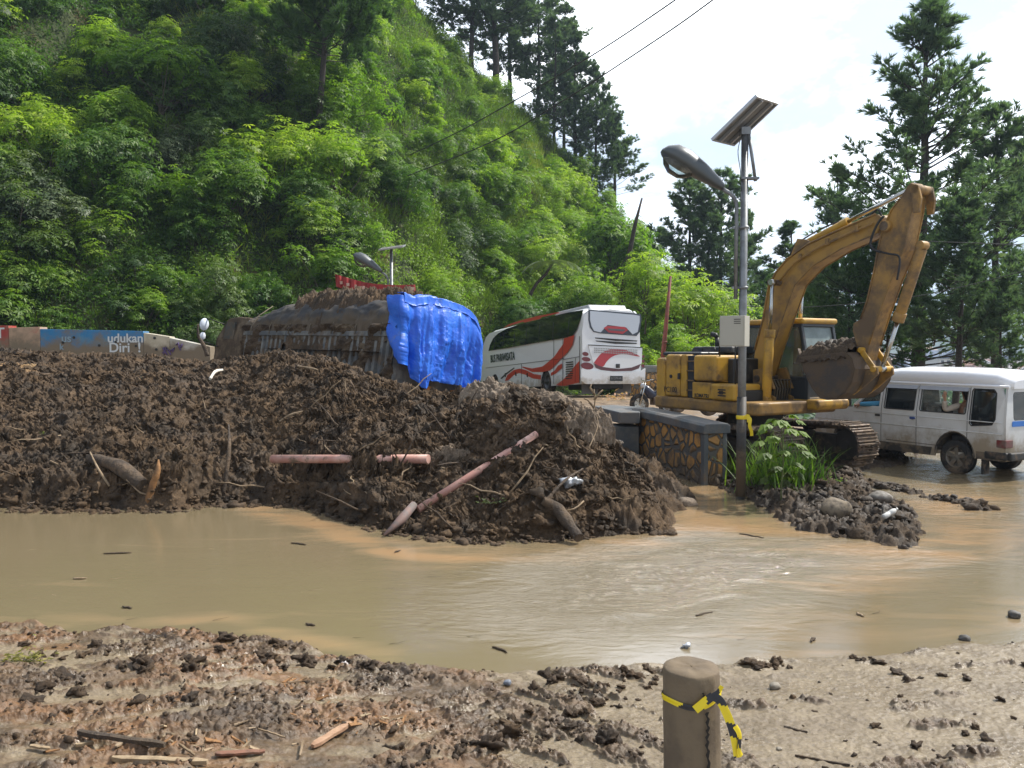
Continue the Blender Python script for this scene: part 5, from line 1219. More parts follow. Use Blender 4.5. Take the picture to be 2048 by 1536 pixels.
# solar panel placed from its four seen corners, as a tilted rigid panel
def solar_panel(root,pc,ax,bx_,a,b,off):
    ax=Vector(ax).normalized(); bx_=Vector(bx_); bx_=(bx_-ax*ax.dot(bx_)).normalized(); n=ax.cross(bx_)
    if n.z<0: n=-n
    M=Matrix((ax,bx_,n)).transposed().to_4x4(); M.translation=pc
    f=MB(); 
    for q in((-a/2,-a/2+.03,-b/2,b/2),(a/2-.03,a/2,-b/2,b/2),(-a/2+.03,a/2-.03,-b/2,-b/2+.03),(-a/2+.03,a/2-.03,b/2-.03,b/2)): f.b2(q[0],q[1],q[2],q[3],-.035,.012)
    f.b2(-a/2+.03,a/2-.03,-b*.22-.02,-b*.22+.02,-.06,-.01); f.b2(-a/2+.03,a/2-.03,b*.22-.02,b*.22+.02,-.06,-.01)
    fo=f.build('panel_frame',mat('aluminium',(.42,.43,.44),.4,metal=.7),root); fo.data.transform(M)
    g=MB(); g.b2(-a/2+.028,a/2-.028,-b/2+.028,b/2-.028,-.004,.006); go=g.build('solar_cells',mat('panel_back',(.20,.19,.18),.5,col2=(.16,.155,.15),sc=3),fo); go.data.transform(M)
    return fo
topz=5.60
solar_panel(SLroot,Vector((-.02,-.02,topz+.16)),(.50,-.55,.48),(.45,.436,.03),.90,.64,0)
st=MB(); st.tube([(.04,-.03,topz+.02),(.15,-.06,topz-.75)],.026,6); st.b2(-.07,.20,-.09,.03,topz-.72,topz-.69); st.b2(-.07,.07,-.07,.07,topz-.05,topz+.06); st.build('panel_strut',GALV,SLroot)
cw=MB(); cw.tube(catmull([(-.06,-.05,topz-.05),(-.12,-.06,topz-.3),(-.08,-.06,topz-.6),(-.055,-.04,topz-.9)],5),.006,6); cw.build('cable',mat('hose_black',(0,0,0)),SLroot)
bxm=mat('cabinet_beige',(.40,.38,.32),.5,dirt=(.2,.17,.13),dsc=4,dlo=.6,dhi=.85)
bz0=Hz(693,12.1); bz1=Hz(632,12.1)
# cabinet turned a little so two faces show
cbx=MB(); cbx.b2(-.19,.19,-.13,.13,0,bz1-bz0); cab=cbx.build('control_box',bxm,SLroot,bev=.006,loc=(-.17,-.17,bz0),rot=(0,0,R(-32)))
q=MB(); q.b2(.192-.36,.192-.02,-.138,-.131,.015,bz1-bz0-.015); dr_=q.build('box_door',bxm,cab,bev=.003)
q=MB()
for k in range(3): q.b2(.03,.13,-.143,-.137,.34+.03*k,.350+.03*k)
q.build('vents',BLK,dr_)
q=MB(); q.b2(-.196,-.190,-.02,.02,.16,.22); q.build('lock',BLK,cab)
q=MB(); q.lathe([(.054,.05),(.060,.05),(.056,1.72),(.052,1.72)],(0,0,0),'z',20); q.build('tar_sleeve',mat('tar_paint',(.035,.032,.03),.6,dirt=(.14,.105,.07),dsc=3,dlo=.5,dhi=.7,zdirt=(.1,1.0)),SLpole)
SLpole.children[-1].scale=(1.25,1.25,.92)
# yellow tape knotted round the pole
YT=mat('yellow_tape',(.75,.56,.02),.4)
def ribbon(mb,pts,w_,nrm,th=.002):
    nrm=Vector(nrm); V=[];F=[]
    for i,p in enumerate(pts):
        p=Vector(p); d=(Vector(pts[min(i+1,len(pts)-1)])-Vector(pts[max(i-1,0)])).normalized(); s_=d.cross(nrm).normalized()*w_/2; V+=[p-s_,p+s_]
    for i in range(len(pts)-1): F.append((2*i,2*i+1,2*i+3,2*i+2))
    mb.add(V,F,True)
tz=Hz(835,12.2); tp_=MB(); tp_.lathe([(.079,tz-.03),(.083,tz-.015),(.083,tz+.015),(.078,tz+.03)],(3.53,12.27,0),'z',20)
ribbon(tp_,catmull([(3.58,12.18,tz+.01),(3.63,12.16,tz-.02),(3.62,12.15,tz-.12),(3.65,12.16,tz-.2),(3.66,12.17,tz-.28)],4),.05,(0,1,0.2))
ribbon(tp_,catmull([(3.56,12.18,tz+.0),(3.60,12.17,tz+.03),(3.61,12.16,tz-.07)],4),.05,(0.2,1,0))
o=tp_.build('barrier_tape',YT,None,recalc=False); tag(o,'yellow barrier tape knotted around the tall street lamp pole','tape')
# small solar lamp behind the truck
LB_=Vector(P(783,600,31)); LB_.z=float(road_h(np.array(LB_.x),np.array(31.0))); s2,p2=solar_lamp(LB_,Hz(497,31)-LB_.z,1.45,'small distant solar street lamp rising behind the buried truck')
solar_panel(s2,Vector((.04,0,Hz(497,31)-LB_.z+.05)),(1,-.1,.12),(-.1,1,.22),.95,.6,0)
# ============================================================ STONE WALLS
def stonemat(name,sc=3.2,wx_=.5):
    m,t,b=newmat(name); N=t.nodes.new; L=t.links.new; tcn=N('ShaderNodeTexCoord')
    nz=N('ShaderNodeTexNoise'); nz.inputs['Scale'].default_value=3; L(tcn.outputs['Object'],nz.inputs[0]); mxv=N('ShaderNodeMix'); mxv.data_type='RGBA'; mxv.inputs[0].default_value=.08; L(tcn.outputs['Object'],mxv.inputs[6]); L(nz.outputs[1],mxv.inputs[7])
    vo=N('ShaderNodeTexVoronoi'); vo.feature='DISTANCE_TO_EDGE'; vo.inputs['Scale'].default_value=sc; vo.inputs['Randomness'].default_value=.85; L(mxv.outputs[2],vo.inputs[0])
    v2=N('ShaderNodeTexVoronoi'); v2.inputs['Scale'].default_value=sc; v2.inputs['Randomness'].default_value=.85; L(mxv.outputs[2],v2.inputs[0])
    mr=N('ShaderNodeMapRange'); L(vo.outputs[0],mr.inputs[0]); mr.inputs[1].default_value=.05; mr.inputs[2].default_value=.12
    hs=N('ShaderNodeMix'); hs.data_type='RGBA'; sx=N('ShaderNodeSeparateColor'); L(v2.outputs['Color'],sx.inputs[0]); L(sx.outputs[0],hs.inputs[0]); hs.inputs[6].default_value=(.50,.25,.06,1); hs.inputs[7].default_value=(.34,.20,.08,1)
    mc=N('ShaderNodeMix'); mc.data_type='RGBA'; L(mr.outputs[0],mc.inputs[0]); mc.inputs[6].default_value=(.10,.095,.085,1); L(hs.outputs[2],mc.inputs[7])
    n2=N('ShaderNodeTexNoise'); n2.inputs['Scale'].default_value=4; n2.inputs['Detail'].default_value=8; n2.inputs['Roughness'].default_value=.7; L(tcn.outputs['Object'],n2.inputs[0])
    sz=N('ShaderNodeSeparateXYZ'); L(tcn.outputs['Object'],sz.inputs[0]); z=N('ShaderNodeMapRange'); L(sz.outputs[2],z.inputs[0]); z.inputs[1].default_value=.55; z.inputs[2].default_value=0; z.inputs[3].default_value=0; z.inputs[4].default_value=.28
    ad=N('ShaderNodeMath'); L(n2.outputs[0],ad.inputs[0]); L(z.outputs[0],ad.inputs[1]); mr3=N('ShaderNodeMapRange'); L(ad.outputs[0],mr3.inputs[0]); mr3.inputs[1].default_value=.50; mr3.inputs[2].default_value=.74
    m4=N('ShaderNodeMix'); m4.data_type='RGBA'; L(mr3.outputs[0],m4.inputs[0]); L(mc.outputs[2],m4.inputs[6]); m4.inputs[7].default_value=(.12,.09,.06,1); L(m4.outputs[2],b.inputs['Base Color']); b.inputs['Roughness'].default_value=.8
    bn=N('ShaderNodeBump'); bn.inputs['Strength'].default_value=1; bn.inputs['Distance'].default_value=.05; L(mr.outputs[0],bn.inputs['Height']); b3=N('ShaderNodeBump'); b3.inputs['Strength'].default_value=.4; b3.inputs['Distance'].default_value=.02; n3=N('ShaderNodeTexNoise'); n3.inputs['Scale'].default_value=30; L(tcn.outputs['Object'],n3.inputs[0]); L(n3.outputs[0],b3.inputs['Height']); L(bn.outputs[0],b3.inputs['Normal']); L(b3.outputs[0],b.inputs['Normal'])
    return m
STN=stonemat('painted_rubble_stone',4.6)
CAPM=mat('wall_cap',(.085,.095,.10),.65,col2=(.14,.13,.12),sc=3,dirt=(.16,.12,.08),dsc=4,dlo=.5,dhi=.75,bump=.3,bsc=20)
def stone_wall(label,a,b,w_,h,capt=.17,zb=-.3,over=.05,name='stone_wall',hb=None,seed=0):
    a=Vector(a);b=Vector(b); d=(b-a); L=d.length; ang=math.atan2(d.y,d.x); root=empty(name,(a.x,a.y,0),ang); tag(root,label,'wall'); hb=hb or h
    ck=MB()
    for xx,yy_ in((.06,-w_/2),(.06,w_/2)): ck.b2(-.012,.10,yy_-.012 if yy_<0 else yy_-.07,yy_+.07 if yy_<0 else yy_+.012,zb,h-capt)
    ck.build('corner_strip',CAPM,root,bev=.01)
    mb=MB(); mb.b2(0,L,-w_/2,w_/2,zb,max(h,hb)-capt); o=mb.build('stonework',STN,root,bev=.02)
    c=MB(); c.loft([[(x_,-w_/2-over,z-capt+.003),(x_,-w_/2-over,z-.035),(x_,-w_/2-over+.05,z),(x_,w_/2+over-.05,z),(x_,w_/2+over,z-.035),(x_,w_/2+over,z-capt+.003)] for x_,z in((-over,h),(L*.5,(h+hb)/2+.01),(L+over,hb))],smooth=False); c.build('cap',CAPM,root,bev=.012); return root
A_=G(1412,972); B_=G(1282,932); dv=(B_-A_).normalized(); pr_=Vector((dv.y,-dv.x,0)); 
stone_wall('orange stone wall with grey concrete cap between the mud pile and lamp',A_+pr_*.21+dv*.06,B_+pr_*.21+dv*.3,.42,Hz(846,13.7),hb=Hz(812,16.6))
mu=MB(); q0=A_+dv*.02-Vector((0,0,.1))
pl_=empty('drain_pillar',(0,0,0)); tag(pl_,'grey concrete pillar with thick cap half buried at the left of the stone wall','pillar')
pb=MB(); c0=G(1225,938); c0b=G(1281,934)
xL,xR=(1220-1024)/FPX*15.6,(1279-1024)/FPX*15.6
pb.b2(xL,xR,15.6,16.3,-.3,Hz(853,15.6)); pb.build('shaft',mat('pillar_concrete',(.07,.075,.08),.7,col2=(.11,.11,.10),sc=4,dirt=(.13,.10,.07),dsc=3,dlo=.52,dhi=.75,bump=.3),pl_,bev=.02)
pc_=MB(); z0=Hz(847,15.55); z1=Hz(824,15.55); pc_.prism([((1186-1024)/FPX*17.2,17.3),((1240-1024)/FPX*15.5,15.5),((1280-1024)/FPX*15.5,15.5),((1290-1024)/FPX*16.6,16.9),((1230-1024)/FPX*17.4,17.6)],'z',z0,z1); pc_.build('cap',CAPM,pl_,bev=.02)
stone_wall('distant orange stone wall with grey cap right of the bus',Vector(G(1262,785)*0+Vector(((1265-1024)/FPX*33,33,0))),Vector(((1340-1024)/FPX*31,31,0)),.4,Hz(731,33),capt=.28,zb=-1,hb=Hz(731,31))

# ============================================================ BOLLARD
BL=G(1405,1536,0); by=2.28; bx0=(1388-1024)/FPX*by
bz=float(bank_h(np.array([[bx0]]),np.array([[by+.9]]))[0][0,0])
root=empty('bollard',(bx0,by,0)); tag(root,'round muddy concrete bollard wrapped in yellow and black tape in the foreground','bollard')
zt=Hz(1333,by); rt=.080
r=np.random.default_rng(2); th=np.linspace(0,2*PI,97)[:-1]; zz=np.concatenate([np.linspace(0.0,zt-.012,70)])
rings=[]
for z in zz:
    rad=rt*(1+.10*(zt-z)/zt)+.0016*fbm(th*2,np.full(96,z*6),4,3)+.0008*fbm(th*12,np.full(96,z*40),3,4)
    rings.append([(rad[i]*math.cos(th[i])+.06*(zt-z)*.35,rad[i]*math.sin(th[i]),z) for i in range(96)])
for f,z in((.985,zt-.004),(.95,zt),(.6,zt+.002),(.05,zt+.001)): rings.append([(rt*f*math.cos(t),rt*f*math.sin(t),z+.0012*math.sin(5*t)) for t in th])
bo_=MB(); bo_.loft(rings); BM_=mat('bollard_mud',(.165,.122,.075),.85,col2=(.115,.085,.055),sc=7,dirt=(.10,.075,.05),dsc=5,dlo=.55,dhi=.8,bump=.5,bsc=45,bd=.006)
bo_.build('shaft',BM_,root)
cr_=MB()
for pts,wd in(([(.003,.745),(.006,.70),(.002,.66),(.006,.60),(.004,.50)],.013),([(-.012,.80),(-.009,.785),(-.011,.765)],.009)):
    V=[];F=[]; pts=catmull(pts,6)
    for i,(x_,z) in enumerate(pts):
        x_=x_-.0; rr_=rt*(1+.10*(zt-z)/zt)+.004; cx_=.06*(zt-z)*.35
        a0=-PI/2+.12+x_*8
        for s_ in(-1,1): a=a0+s_*wd*(.6+.5*math.sin(i*2.1+s_))/rr_/2; V.append((cx_+rr_*math.cos(a),rr_*math.sin(a),z+zt-.84))
    F=[(2*i,2*i+1,2*i+3,2*i+2) for i in range(len(pts)-1)]; cr_.add(V,F)
cr_.build('dark_crack',mat('crack_dark',(.02,.016,.012),.9),root,recalc=False)
# striped caution tape: alternating yellow and black bands
def tapemat():
    m,t,b=newmat('caution_tape'); N=t.nodes.new; L=t.links.new; a=N('ShaderNodeAttribute'); a.attribute_name='tint'
    c=N('ShaderNodeMix'); c.data_type='RGBA'; L(a.outputs['Fac'],c.inputs[0]); c.inputs[6].default_value=(.80,.60,.01,1); c.inputs[7].default_value=(.02,.02,.025,1); L(c.outputs[2],b.inputs['Base Color']); b.inputs['Roughness'].default_value=.35
    bn=N('ShaderNodeBump'); bn.inputs['Strength'].default_value=.3; nz=N('ShaderNodeTexNoise'); nz.inputs['Scale'].default_value=60; L(nz.outputs[0],bn.inputs['Height']); L(bn.outputs[0],b.inputs['Normal']); return m
TPM=tapemat()
def striped(pts,wds,nrms,per,ph=0):
    V=[];F=[];T=[];n=len(pts); s=0
    for i in range(n):
        p=Vector(pts[i]); d=(Vector(pts[min(i+1,n-1)])-Vector(pts[max(i-1,0)])).normalized(); nr=Vector(nrms[i] if isinstance(nrms,list) else nrms); sd_=d.cross(nr).normalized()*wds/2
        V+=[p-sd_,p-sd_*.33+nr*.002,p+sd_*.33-nr*.001,p+sd_]
        if i: s+=(p-Vector(pts[i-1])).length
        if i<n-1:
            for k in range(3): F.append((4*i+k,4*i+k+1,4*i+k+5,4*i+k+4)); T.append(1.0 if ((s+k*wds*.25+ph)/per)%1<.42 else 0.0)
    return V,F,T
zk=Hz(1385,by); allV=[];allF=[];allT=[]
def addt(q):
    V,F,T=q; b=len(allV); allV.extend([tuple(v) for v in V]); allF.extend([tuple(i+b for i in f) for f in F]); allT.extend(T)
def onpost(a,z,e=.004): rr_=rt*(1+.10*(zt-z)/zt)+e; return (bx0+.06*(zt-z)*.35+rr_*math.cos(a),by+rr_*math.sin(a),z)
ring=[onpost(a,zk+.010*math.cos(a-.2)-.006*math.sin(3*a)) for a in np.linspace(-PI*.28,-PI*.28+2*PI,90)]
addt(striped(ring,.016,[Vector((p[0]-bx0,p[1]-by,0)).normalized() for p in ring],.16,.05))
def pxc(lst,n=7): return catmull([tuple(P(x,y,by-rt-.012)) for x,y in lst],n)
addt(striped(pxc([(1426,1392),(1412,1402),(1400,1412),(1390,1420)]),.024,(0,-1,.15),.11,.02))
addt(striped(pxc([(1425,1391),(1440,1402),(1452,1425),(1462,1450),(1470,1480),(1476,1515)]),.024,(.1,-1,.1),.10))
addt(striped(pxc([(1425,1391),(1436,1384),(1444,1372)]),.012,(0,-1,.2),.06))
addt(striped(pxc([(1470,1452),(1479,1470),(1478,1500),(1482,1512)]),.016,(.6,-1,0),.07,.03))
me=np_mesh('caution_tape',np.array(allV),np.array(allF),[TPM],False,allT); o=mobj('caution_tape',me); tag(o,'yellow and black striped tape knotted around the foreground bollard','tape')
# ============================================================ BUS
def frameM(loc,heading,pitch=0,roll=0):
    return Matrix.Translation(loc)@Matrix.Rotation(heading,4,'Z')@Matrix.Rotation(pitch,4,'Y')@Matrix.Rotation(roll,4,'X')
BM=frameM(Vector((2.64,30.0,.69)),R(110.4),R(3.2)); BMi=BM.inverted()
def hit(Mi,px,py,axis,val):
    o=Mi@Vector((0,0,HC)); d=Mi.to_3x3()@Vector(ray(px,py)); k=(val-o[axis])/d[axis]; return o+d*k
BU=empty('bus'); BU.matrix_world=BM; tag(BU,'white tourist coach with red wave stripes seen from its rear left, behind the mud pile','bus')
# local frame: x forward from the rear, left side at y=0, right side at y=-2.5
BW_=mat('bus_white',(.74,.76,.78),.25,dirt=(.42,.38,.32),dsc=2,dlo=.66,dhi=1.0,zdirt=(.3,1.1)); BR_=mat('bus_red',(.50,.055,.035),.35); BG_=mat('bus_grey',(.10,.10,.11),.4)
bs=lambda x,y:(lambda p:(p.x,p.z))(hit(BMi,x,y,1,0.0)); brr=lambda x,y:(lambda p:(p.y,p.z))(hit(BMi,x,y,0,-.02))
BLn=12.2
def arc(cx,cz,r_,n=12): return [(cx+r_*math.cos(PI-PI*i/n),cz+r_*math.sin(PI*i/n)) for i in range(n+1)]
side=[(0,.42),(.05,.33)]+[(2.95,.30)]+[(a,max(b,.30)) for a,b in arc(3.5,.42,.56)]+[(4.1,.30),(9.35,.30)]+[(a,max(b,.30)) for a,b in arc(9.95,.42,.56)]+[(10.6,.30),(12.0,.34),(12.2,.8),(12.15,1.6),(11.9,2.4),(11.45,2.9),(10.9,3.08),(.15,3.12),(0,3.0)]
for nm,y in(('side',0),('side',-2.5)):
    V,F=plate(side,[],.06,lambda a,b,c,y=y:(a,y-(.10*max(0,(b-2.1))**1.2)*(1 if y==0 else -1)+(-.03 if y==0 else .03)+c,b)); q=MB(); q.add(V,F); sd=q.build('body' if y==0 else 'far_side',BW_,BU)
    if y==0: BUS=sd
rf=MB(); rf.loft([[(x_,-.12,z0),(x_,-.30,z0+.13),(x_,-1.25,z0+.20),(x_,-2.2,z0+.13),(x_,-2.38,z0)] for x_,z0 in((-.02,2.96),(.25,3.07),(4,3.08),(10.6,3.05),(11.4,2.86),(11.8,2.5))],closed=False,cap=False); rf.build('roof',BW_,BUS,recalc=False)
fr=MB(); fr.loft([[(x_,-.02,z),(x_,-2.48,z)] for x_,z in((12.1,.34),(12.22,.8),(12.17,1.6),(11.92,2.4),(11.47,2.9))],closed=False,cap=False); fr.build('front',BG_,BUS,recalc=False)
fl=MB(); fl.b2(.1,12,-2.45,-.05,.42,.5); fl.build('floor',BLK,BUS)
# rear face
rear=[(-2.46,.34),(-.04,.34),(.0,.9),(-.02,2.3),(-.14,2.95),(-.4,3.12),(-2.1,3.12),(-2.36,2.95),(-2.48,2.3),(-2.5,.9)]
def rfx(b): return -.03-.10*math.sin(PI*min(1,max(0,(b-.34)/2.8)))
V,F=plate(rear,[],.05,lambda a,b,c:(-.02-c,a,b)); q=MB(); q.add(V,F); RE=q.build('rear_panel',BW_,BU,bev=.015)
def rplate(name,pts,m,pr=.05,par=None,th=.02,sm=False):
    pl=[brr(x,y) for x,y in pts]; 
    if sm: pl=catmull(pl,5)
    V,F=plate(pl,[],th,lambda a,b,c:(-pr-c,a,b)); q=MB(); q.add(V,F); return q.build(name,m,par or RE)
wf=rplate('rear_window_frame',[(1176,619),(1186,620),(1270,627),(1281,629),(1282,640),(1278,665),(1272,672),(1200,667),(1186,664),(1179,655),(1176,640)],mat('rear_frame',(.05,.06,.08),.25),.055)
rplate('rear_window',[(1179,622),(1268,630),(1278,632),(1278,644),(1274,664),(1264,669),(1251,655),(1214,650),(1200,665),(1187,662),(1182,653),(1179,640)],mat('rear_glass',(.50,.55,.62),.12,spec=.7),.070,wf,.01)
lo_=rplate('rear_emblem',[(1206,656),(1213,652),(1248,654),(1255,660),(1244,668),(1216,665)],mat('emblem_red',(.42,.04,.05),.3),.072,wf,.02)
rplate('emblem_slot',[(1213,657),(1247,659),(1249,661),(1245,663),(1217,661)],BG_,.085,lo_,.01)
rplate('rear_slot',[(1189,675),(1274,681),(1273,683),(1230,682),(1190,677)],BLK,.052,None,.01); rplate('rear_slot',[(1190,681),(1273,686),(1272,688),(1230,688),(1192,683)],BLK,.052,None,.01)
ed_=rplate('engine_door',[(1175,690),(1283,695),(1282,725),(1277,737),(1262,742),(1225,743),(1200,740),(1189,736),(1184,722)],BW_,.065,None,.03)
rplate('door_seam',[(1174,689),(1284,694.5),(1284,696),(1175,691)],BLK,.083,ed_,.01)
rplate('red_swoosh',[(1186,726),(1200,708),(1215,700),(1233,698),(1252,701),(1278,713),(1252,709),(1236,709),(1222,714),(1212,723),(1205,733),(1196,732)],mat('emblem_red',(0,0,0)),.084,ed_,.008,True)
rplate('lower_trim',[(1186,727),(1204,734),(1235,738),(1262,735),(1280,728),(1276,737),(1262,742),(1225,743),(1200,740),(1190,736)],mat('trim_plum',(.10,.04,.045),.4),.084,ed_,.008)
q=MB()
for j in range(3):
    for i in range(26):
        a=brr(1188+i*3.35,696.5+j*4.0+i*.16); q.b2(-.095,-.083,a[0]-.022,a[0]+.022,a[1]-.022,a[1]+.022)
q.build('vent_grid',mat('vent_grey',(.32,.33,.34),.6),ed_)
rplate('latch',[(1230,728),(1238,728),(1238,736),(1230,736)],BLK,.09,ed_,.012)
for i,(x0,y0,x1,y1) in enumerate(((1164,704,1176,712),(1163,714,1180,723),(1161,725,1186,739),(1283,710,1288,716),(1283,719,1288,726),(1282,728,1288,735))):
    cx,cy,ra,rb_=(x0+x1)/2,(y0+y1)/2,(x1-x0)/2,(y1-y0)/2; rplate('tail_light',[(cx+ra*math.cos(2*PI*k/16),cy+rb_*math.sin(2*PI*k/16)+ra*math.cos(2*PI*k/16)*.12) for k in range(16)],mat('tail_light_dark',(.14,.02,.025) if i!=2 else (.14,.02,.025),.2),.055,None,.03)
bmp=rplate('rear_bumper',[(1160,738),(1190,742),(1235,746),(1280,742),(1288,737),(1287,764),(1270,768),(1168,768),(1160,762)],BW_,.09,None,.09)
pl2=rplate('number_plate',[(1217,752),(1242,752),(1242,762),(1217,762)],mat('plate_black',(.015,.017,.02),.5),.15,bmp,.01)
pc=brr(1229.5,757); text_obj('lettering','B 7379 HA',.13,mat('plate_text',(.25,.25,.25),.5),pl2,frame_matrix((-.158,pc[0],pc[1]),(0,-1,0),(0,0,1)),.75,.001)
for s_ in(-.35,): pass
# AC unit, roof trims
q=MB(); q.prism([(.1,3.13),(.3,3.36),(3.2,3.38),(3.6,3.2),(3.6,3.1)],'y',-2.05,-.45); q.build('air_conditioner',mat('ac_grey',(.42,.43,.44),.5),BUS,bev=.04)
# side glass band
def splate(name,pts,m,off,par=None,sm=False,th=.006):
    pl=[bs(x,y) for x,y in pts] if pts and pts[0][0]>50 else pts
    if sm: pl=catmull(pl,5)
    V,F=plate(pl,[],th,lambda a,b,c:(a,-(.10*max(0,(b-2.1))**1.2)+off+c,b)); q=MB(); q.add(V,F); return q.build(name,m,par or BUS)
gl_=splate('side_window_band',[(977,702),(979,690),(984,677),(993,667),(1010,657),(1040,647),(1090,635),(1130,625),(1162,619.5),(1158,640),(1152,660),(1145,671),(1128,676),(1080,684),(1030,693)],GLS2,.006)
q=MB()
for x_ in(1.2,2.7,4.2,5.7,7.2,8.7,10.0): q.tube([(x_,.012-(.10*max(0,(z-2.1))**1.2),z) for z in(2.16,2.5,2.9)],.012,4)
q.build('window_seams',mat('seam_black',(.02,.022,.025),.5),gl_)
splate('red_roof_flash',[(1003,656),(1012,649),(1035,641),(1070,632),(1112,624),(1114,626),(1078,634.5),(1075,638),(1045,645),(1042,643.5),(1020,650)],BR_,.010)
splate('red_wave',[(1149,670),(1145,690),(1135,705),(1122,718),(1110,731),(1100,741),(1085,744),(1065,744),(1045,735),(1045,733),(1065,737),(1085,733),(1098,723),(1110,712),(1118,700),(1127,688),(1128,677)],BR_,.008,None,False)
splate('red_wave',[(1010,762),(1015,750),(1028,740),(1040,737),(1052,740),(1068,748),(1082,750),(1082,759),(1066,757),(1050,749),(1038,746),(1028,750),(1018,760)],BR_,.008)
splate('red_wave',[(1124,727),(1116,732),(1110,741),(1102,746),(1102,752),(1112,747),(1124,736)],BR_,.0085)
splate('red_corner',[(1159,722),(1150,732),(1138,748),(1126,760),(1112,770),(1128,772),(1159,765)],BR_,.0088)
splate('dark_swoosh',[(1001,757),(1010,748),(1028,735),(1030,736),(1012,750),(1004,758)],BLK,.009)
for xx,y0,y1 in((1043.5,728,776),(1108,677,768),(1126,674,772),(1151,716,764),(1159.5,672,766)):
    a=bs(xx,y0);b=bs(xx,y1); q=MB(); q.tube([(a[0],.009,a[1]),(b[0],.009,b[1])],.012,4); q.build('panel_seam',BLK,BUS)
q=MB(); a=bs(972,736); b=bs(1128,717); q.tube([(a[0],.008,a[1]),(b[0],.008,b[1])],.010,4); a=bs(1127,719); b=bs(1160,713); q.tube([(a[0],.008,a[1]),(b[0],.008,b[1])],.010,4); q.build('panel_seam',BLK,BUS)
q=MB()
for k in range(8): a=bs(1132,724+k*4.6); b=bs(1147-max(0,k-5)*1,722.5+k*4.6); q.add([(a[0],.014,a[1]),(b[0],.014,b[1]),(b[0],.018,b[1]-.045),(a[0],.018,a[1]-.045)],[(0,1,2,3)])
q.build('side_vent',BLK,BUS,recalc=False)
for x_,y_ in((1011,750),(1032,748),(1055,750)): a=bs(x_,y_); q=MB(); q.b2(a[0]-.06,a[0]+.06,.0,.02,a[1]-.09,a[1]+.09); q.build('latch',BLK,BUS)
tpos=bs(1008,716); m_=frame_matrix((tpos[0]+.25,.012,tpos[1]+.02),(-1,0,0),(0,0,1))
try: SER=bpy.data.fonts.load('/nonexistent')
except Exception: SER=None
text_obj('lettering','BUS PARiWISATA',.52,mat('sign_green_black',(.02,.04,.035),.5),BUS,m_,.86,.002,bold=.012)
for x_ in(3.5,9.95):
    for y_,s_ in((-.17,1),(-2.33,-1)): wheel(BU,x_,y_,.47,.47,.28,s_,rm=mat('bus_rim',(.14,.14,.14),.5,metal=.3),spokes=0)
for x_ in(3.5,9.95):
    q=MB(); pts=arc(x_,.42,.56); q.add([(a,-.02,b) for a,b in pts]+[(a,-.5,b) for a,b in pts],[(i,i+1,i+14,i+13) for i in range(12)]); q.add([(a,-.5,b) for a,b in pts],[tuple(range(13))]); q.build('wheel_arch',BLK,BUS,recalc=False)
q=MB(); q.b2(.3,2.6,-1.9,-.6,.12,.45); q.build('engine_sump',BLK,BU,bev=.04); 
for y_ in(-.5,-1.95): q=MB(); q.b2(.55,.6,y_-.42,y_+.25,-.05,.42); q.build('mud_flap',mat('flap_grey',(.18,.17,.16),.8),BU)
q=MB(); q.tube([(11.9,.0,2.35),(12.3,.22,2.25),(12.35,.28,1.95)],.02,6); q.b2(12.3,12.38,.16,.40,1.55,1.95); q.build('side_mirror',BLK,BU,bev=.02)

# ============================================================ BURIED TRUCK
TM=frameM(Vector((-2.78,18.0,.66)),R(135),R(-1.0),R(9)); TMi=TM.inverted()
TR=empty('cargo_truck'); TR.matrix_world=TM; tag(TR,'cargo truck half buried and coated in mud, tilting behind the landslide pile','truck')
ts=lambda x,y:(lambda p:(p.x,p.z))(hit(TMi,x,y,1,0.0))
TMUD=mudmat('truck_mud_coat',(.05,.034,.022),(.10,.07,.045),(.20,.155,.105),.8,.7)
RIB=mat('rusty_side_panel',(.10,.11,.12),.6,metal=.2,col2=(.20,.20,.19),sc=3,lo=.4,hi=.6,dirt=(.13,.09,.055),dsc=1.8,dlo=.48,dhi=.68,bump=.3)
CANV=mat('black_canvas',(.035,.035,.04),.75,col2=(.08,.068,.055),sc=1.2,dirt=(.105,.076,.048),dsc=1.0,dlo=.58,dhi=.74,zdirt=(2.0,2.7),bump=.3,bsc=14)
Lb=7.4; Wb=2.3
q=MB(); n=30
for k in range(n):   # corrugated side made of leaning ribs
    x0=k*Lb/n; x1=x0+Lb/n*.62
    q.prism([(x0,-.01),(x0+.03,.075),(x1-.03,.075),(x1,-.01)],'z',1.0,2.02)
q.b2(0,Lb,-.05,.0,1.0,2.05); q.b2(0,Lb,-.03,.10,1.96,2.08); q.b2(0,Lb,-.03,.09,.95,1.05); q.b2(0,Lb,-Wb,-Wb+.05,1.0,2.05); q.b2(0,.06,-Wb,0,.95,2.05); q.b2(Lb-.06,Lb,-Wb,0,1.0,2.4); q.b2(0,Lb,-Wb,0,.9,1.0)
q.build('cargo_bed',RIB,TR,bev=.01)
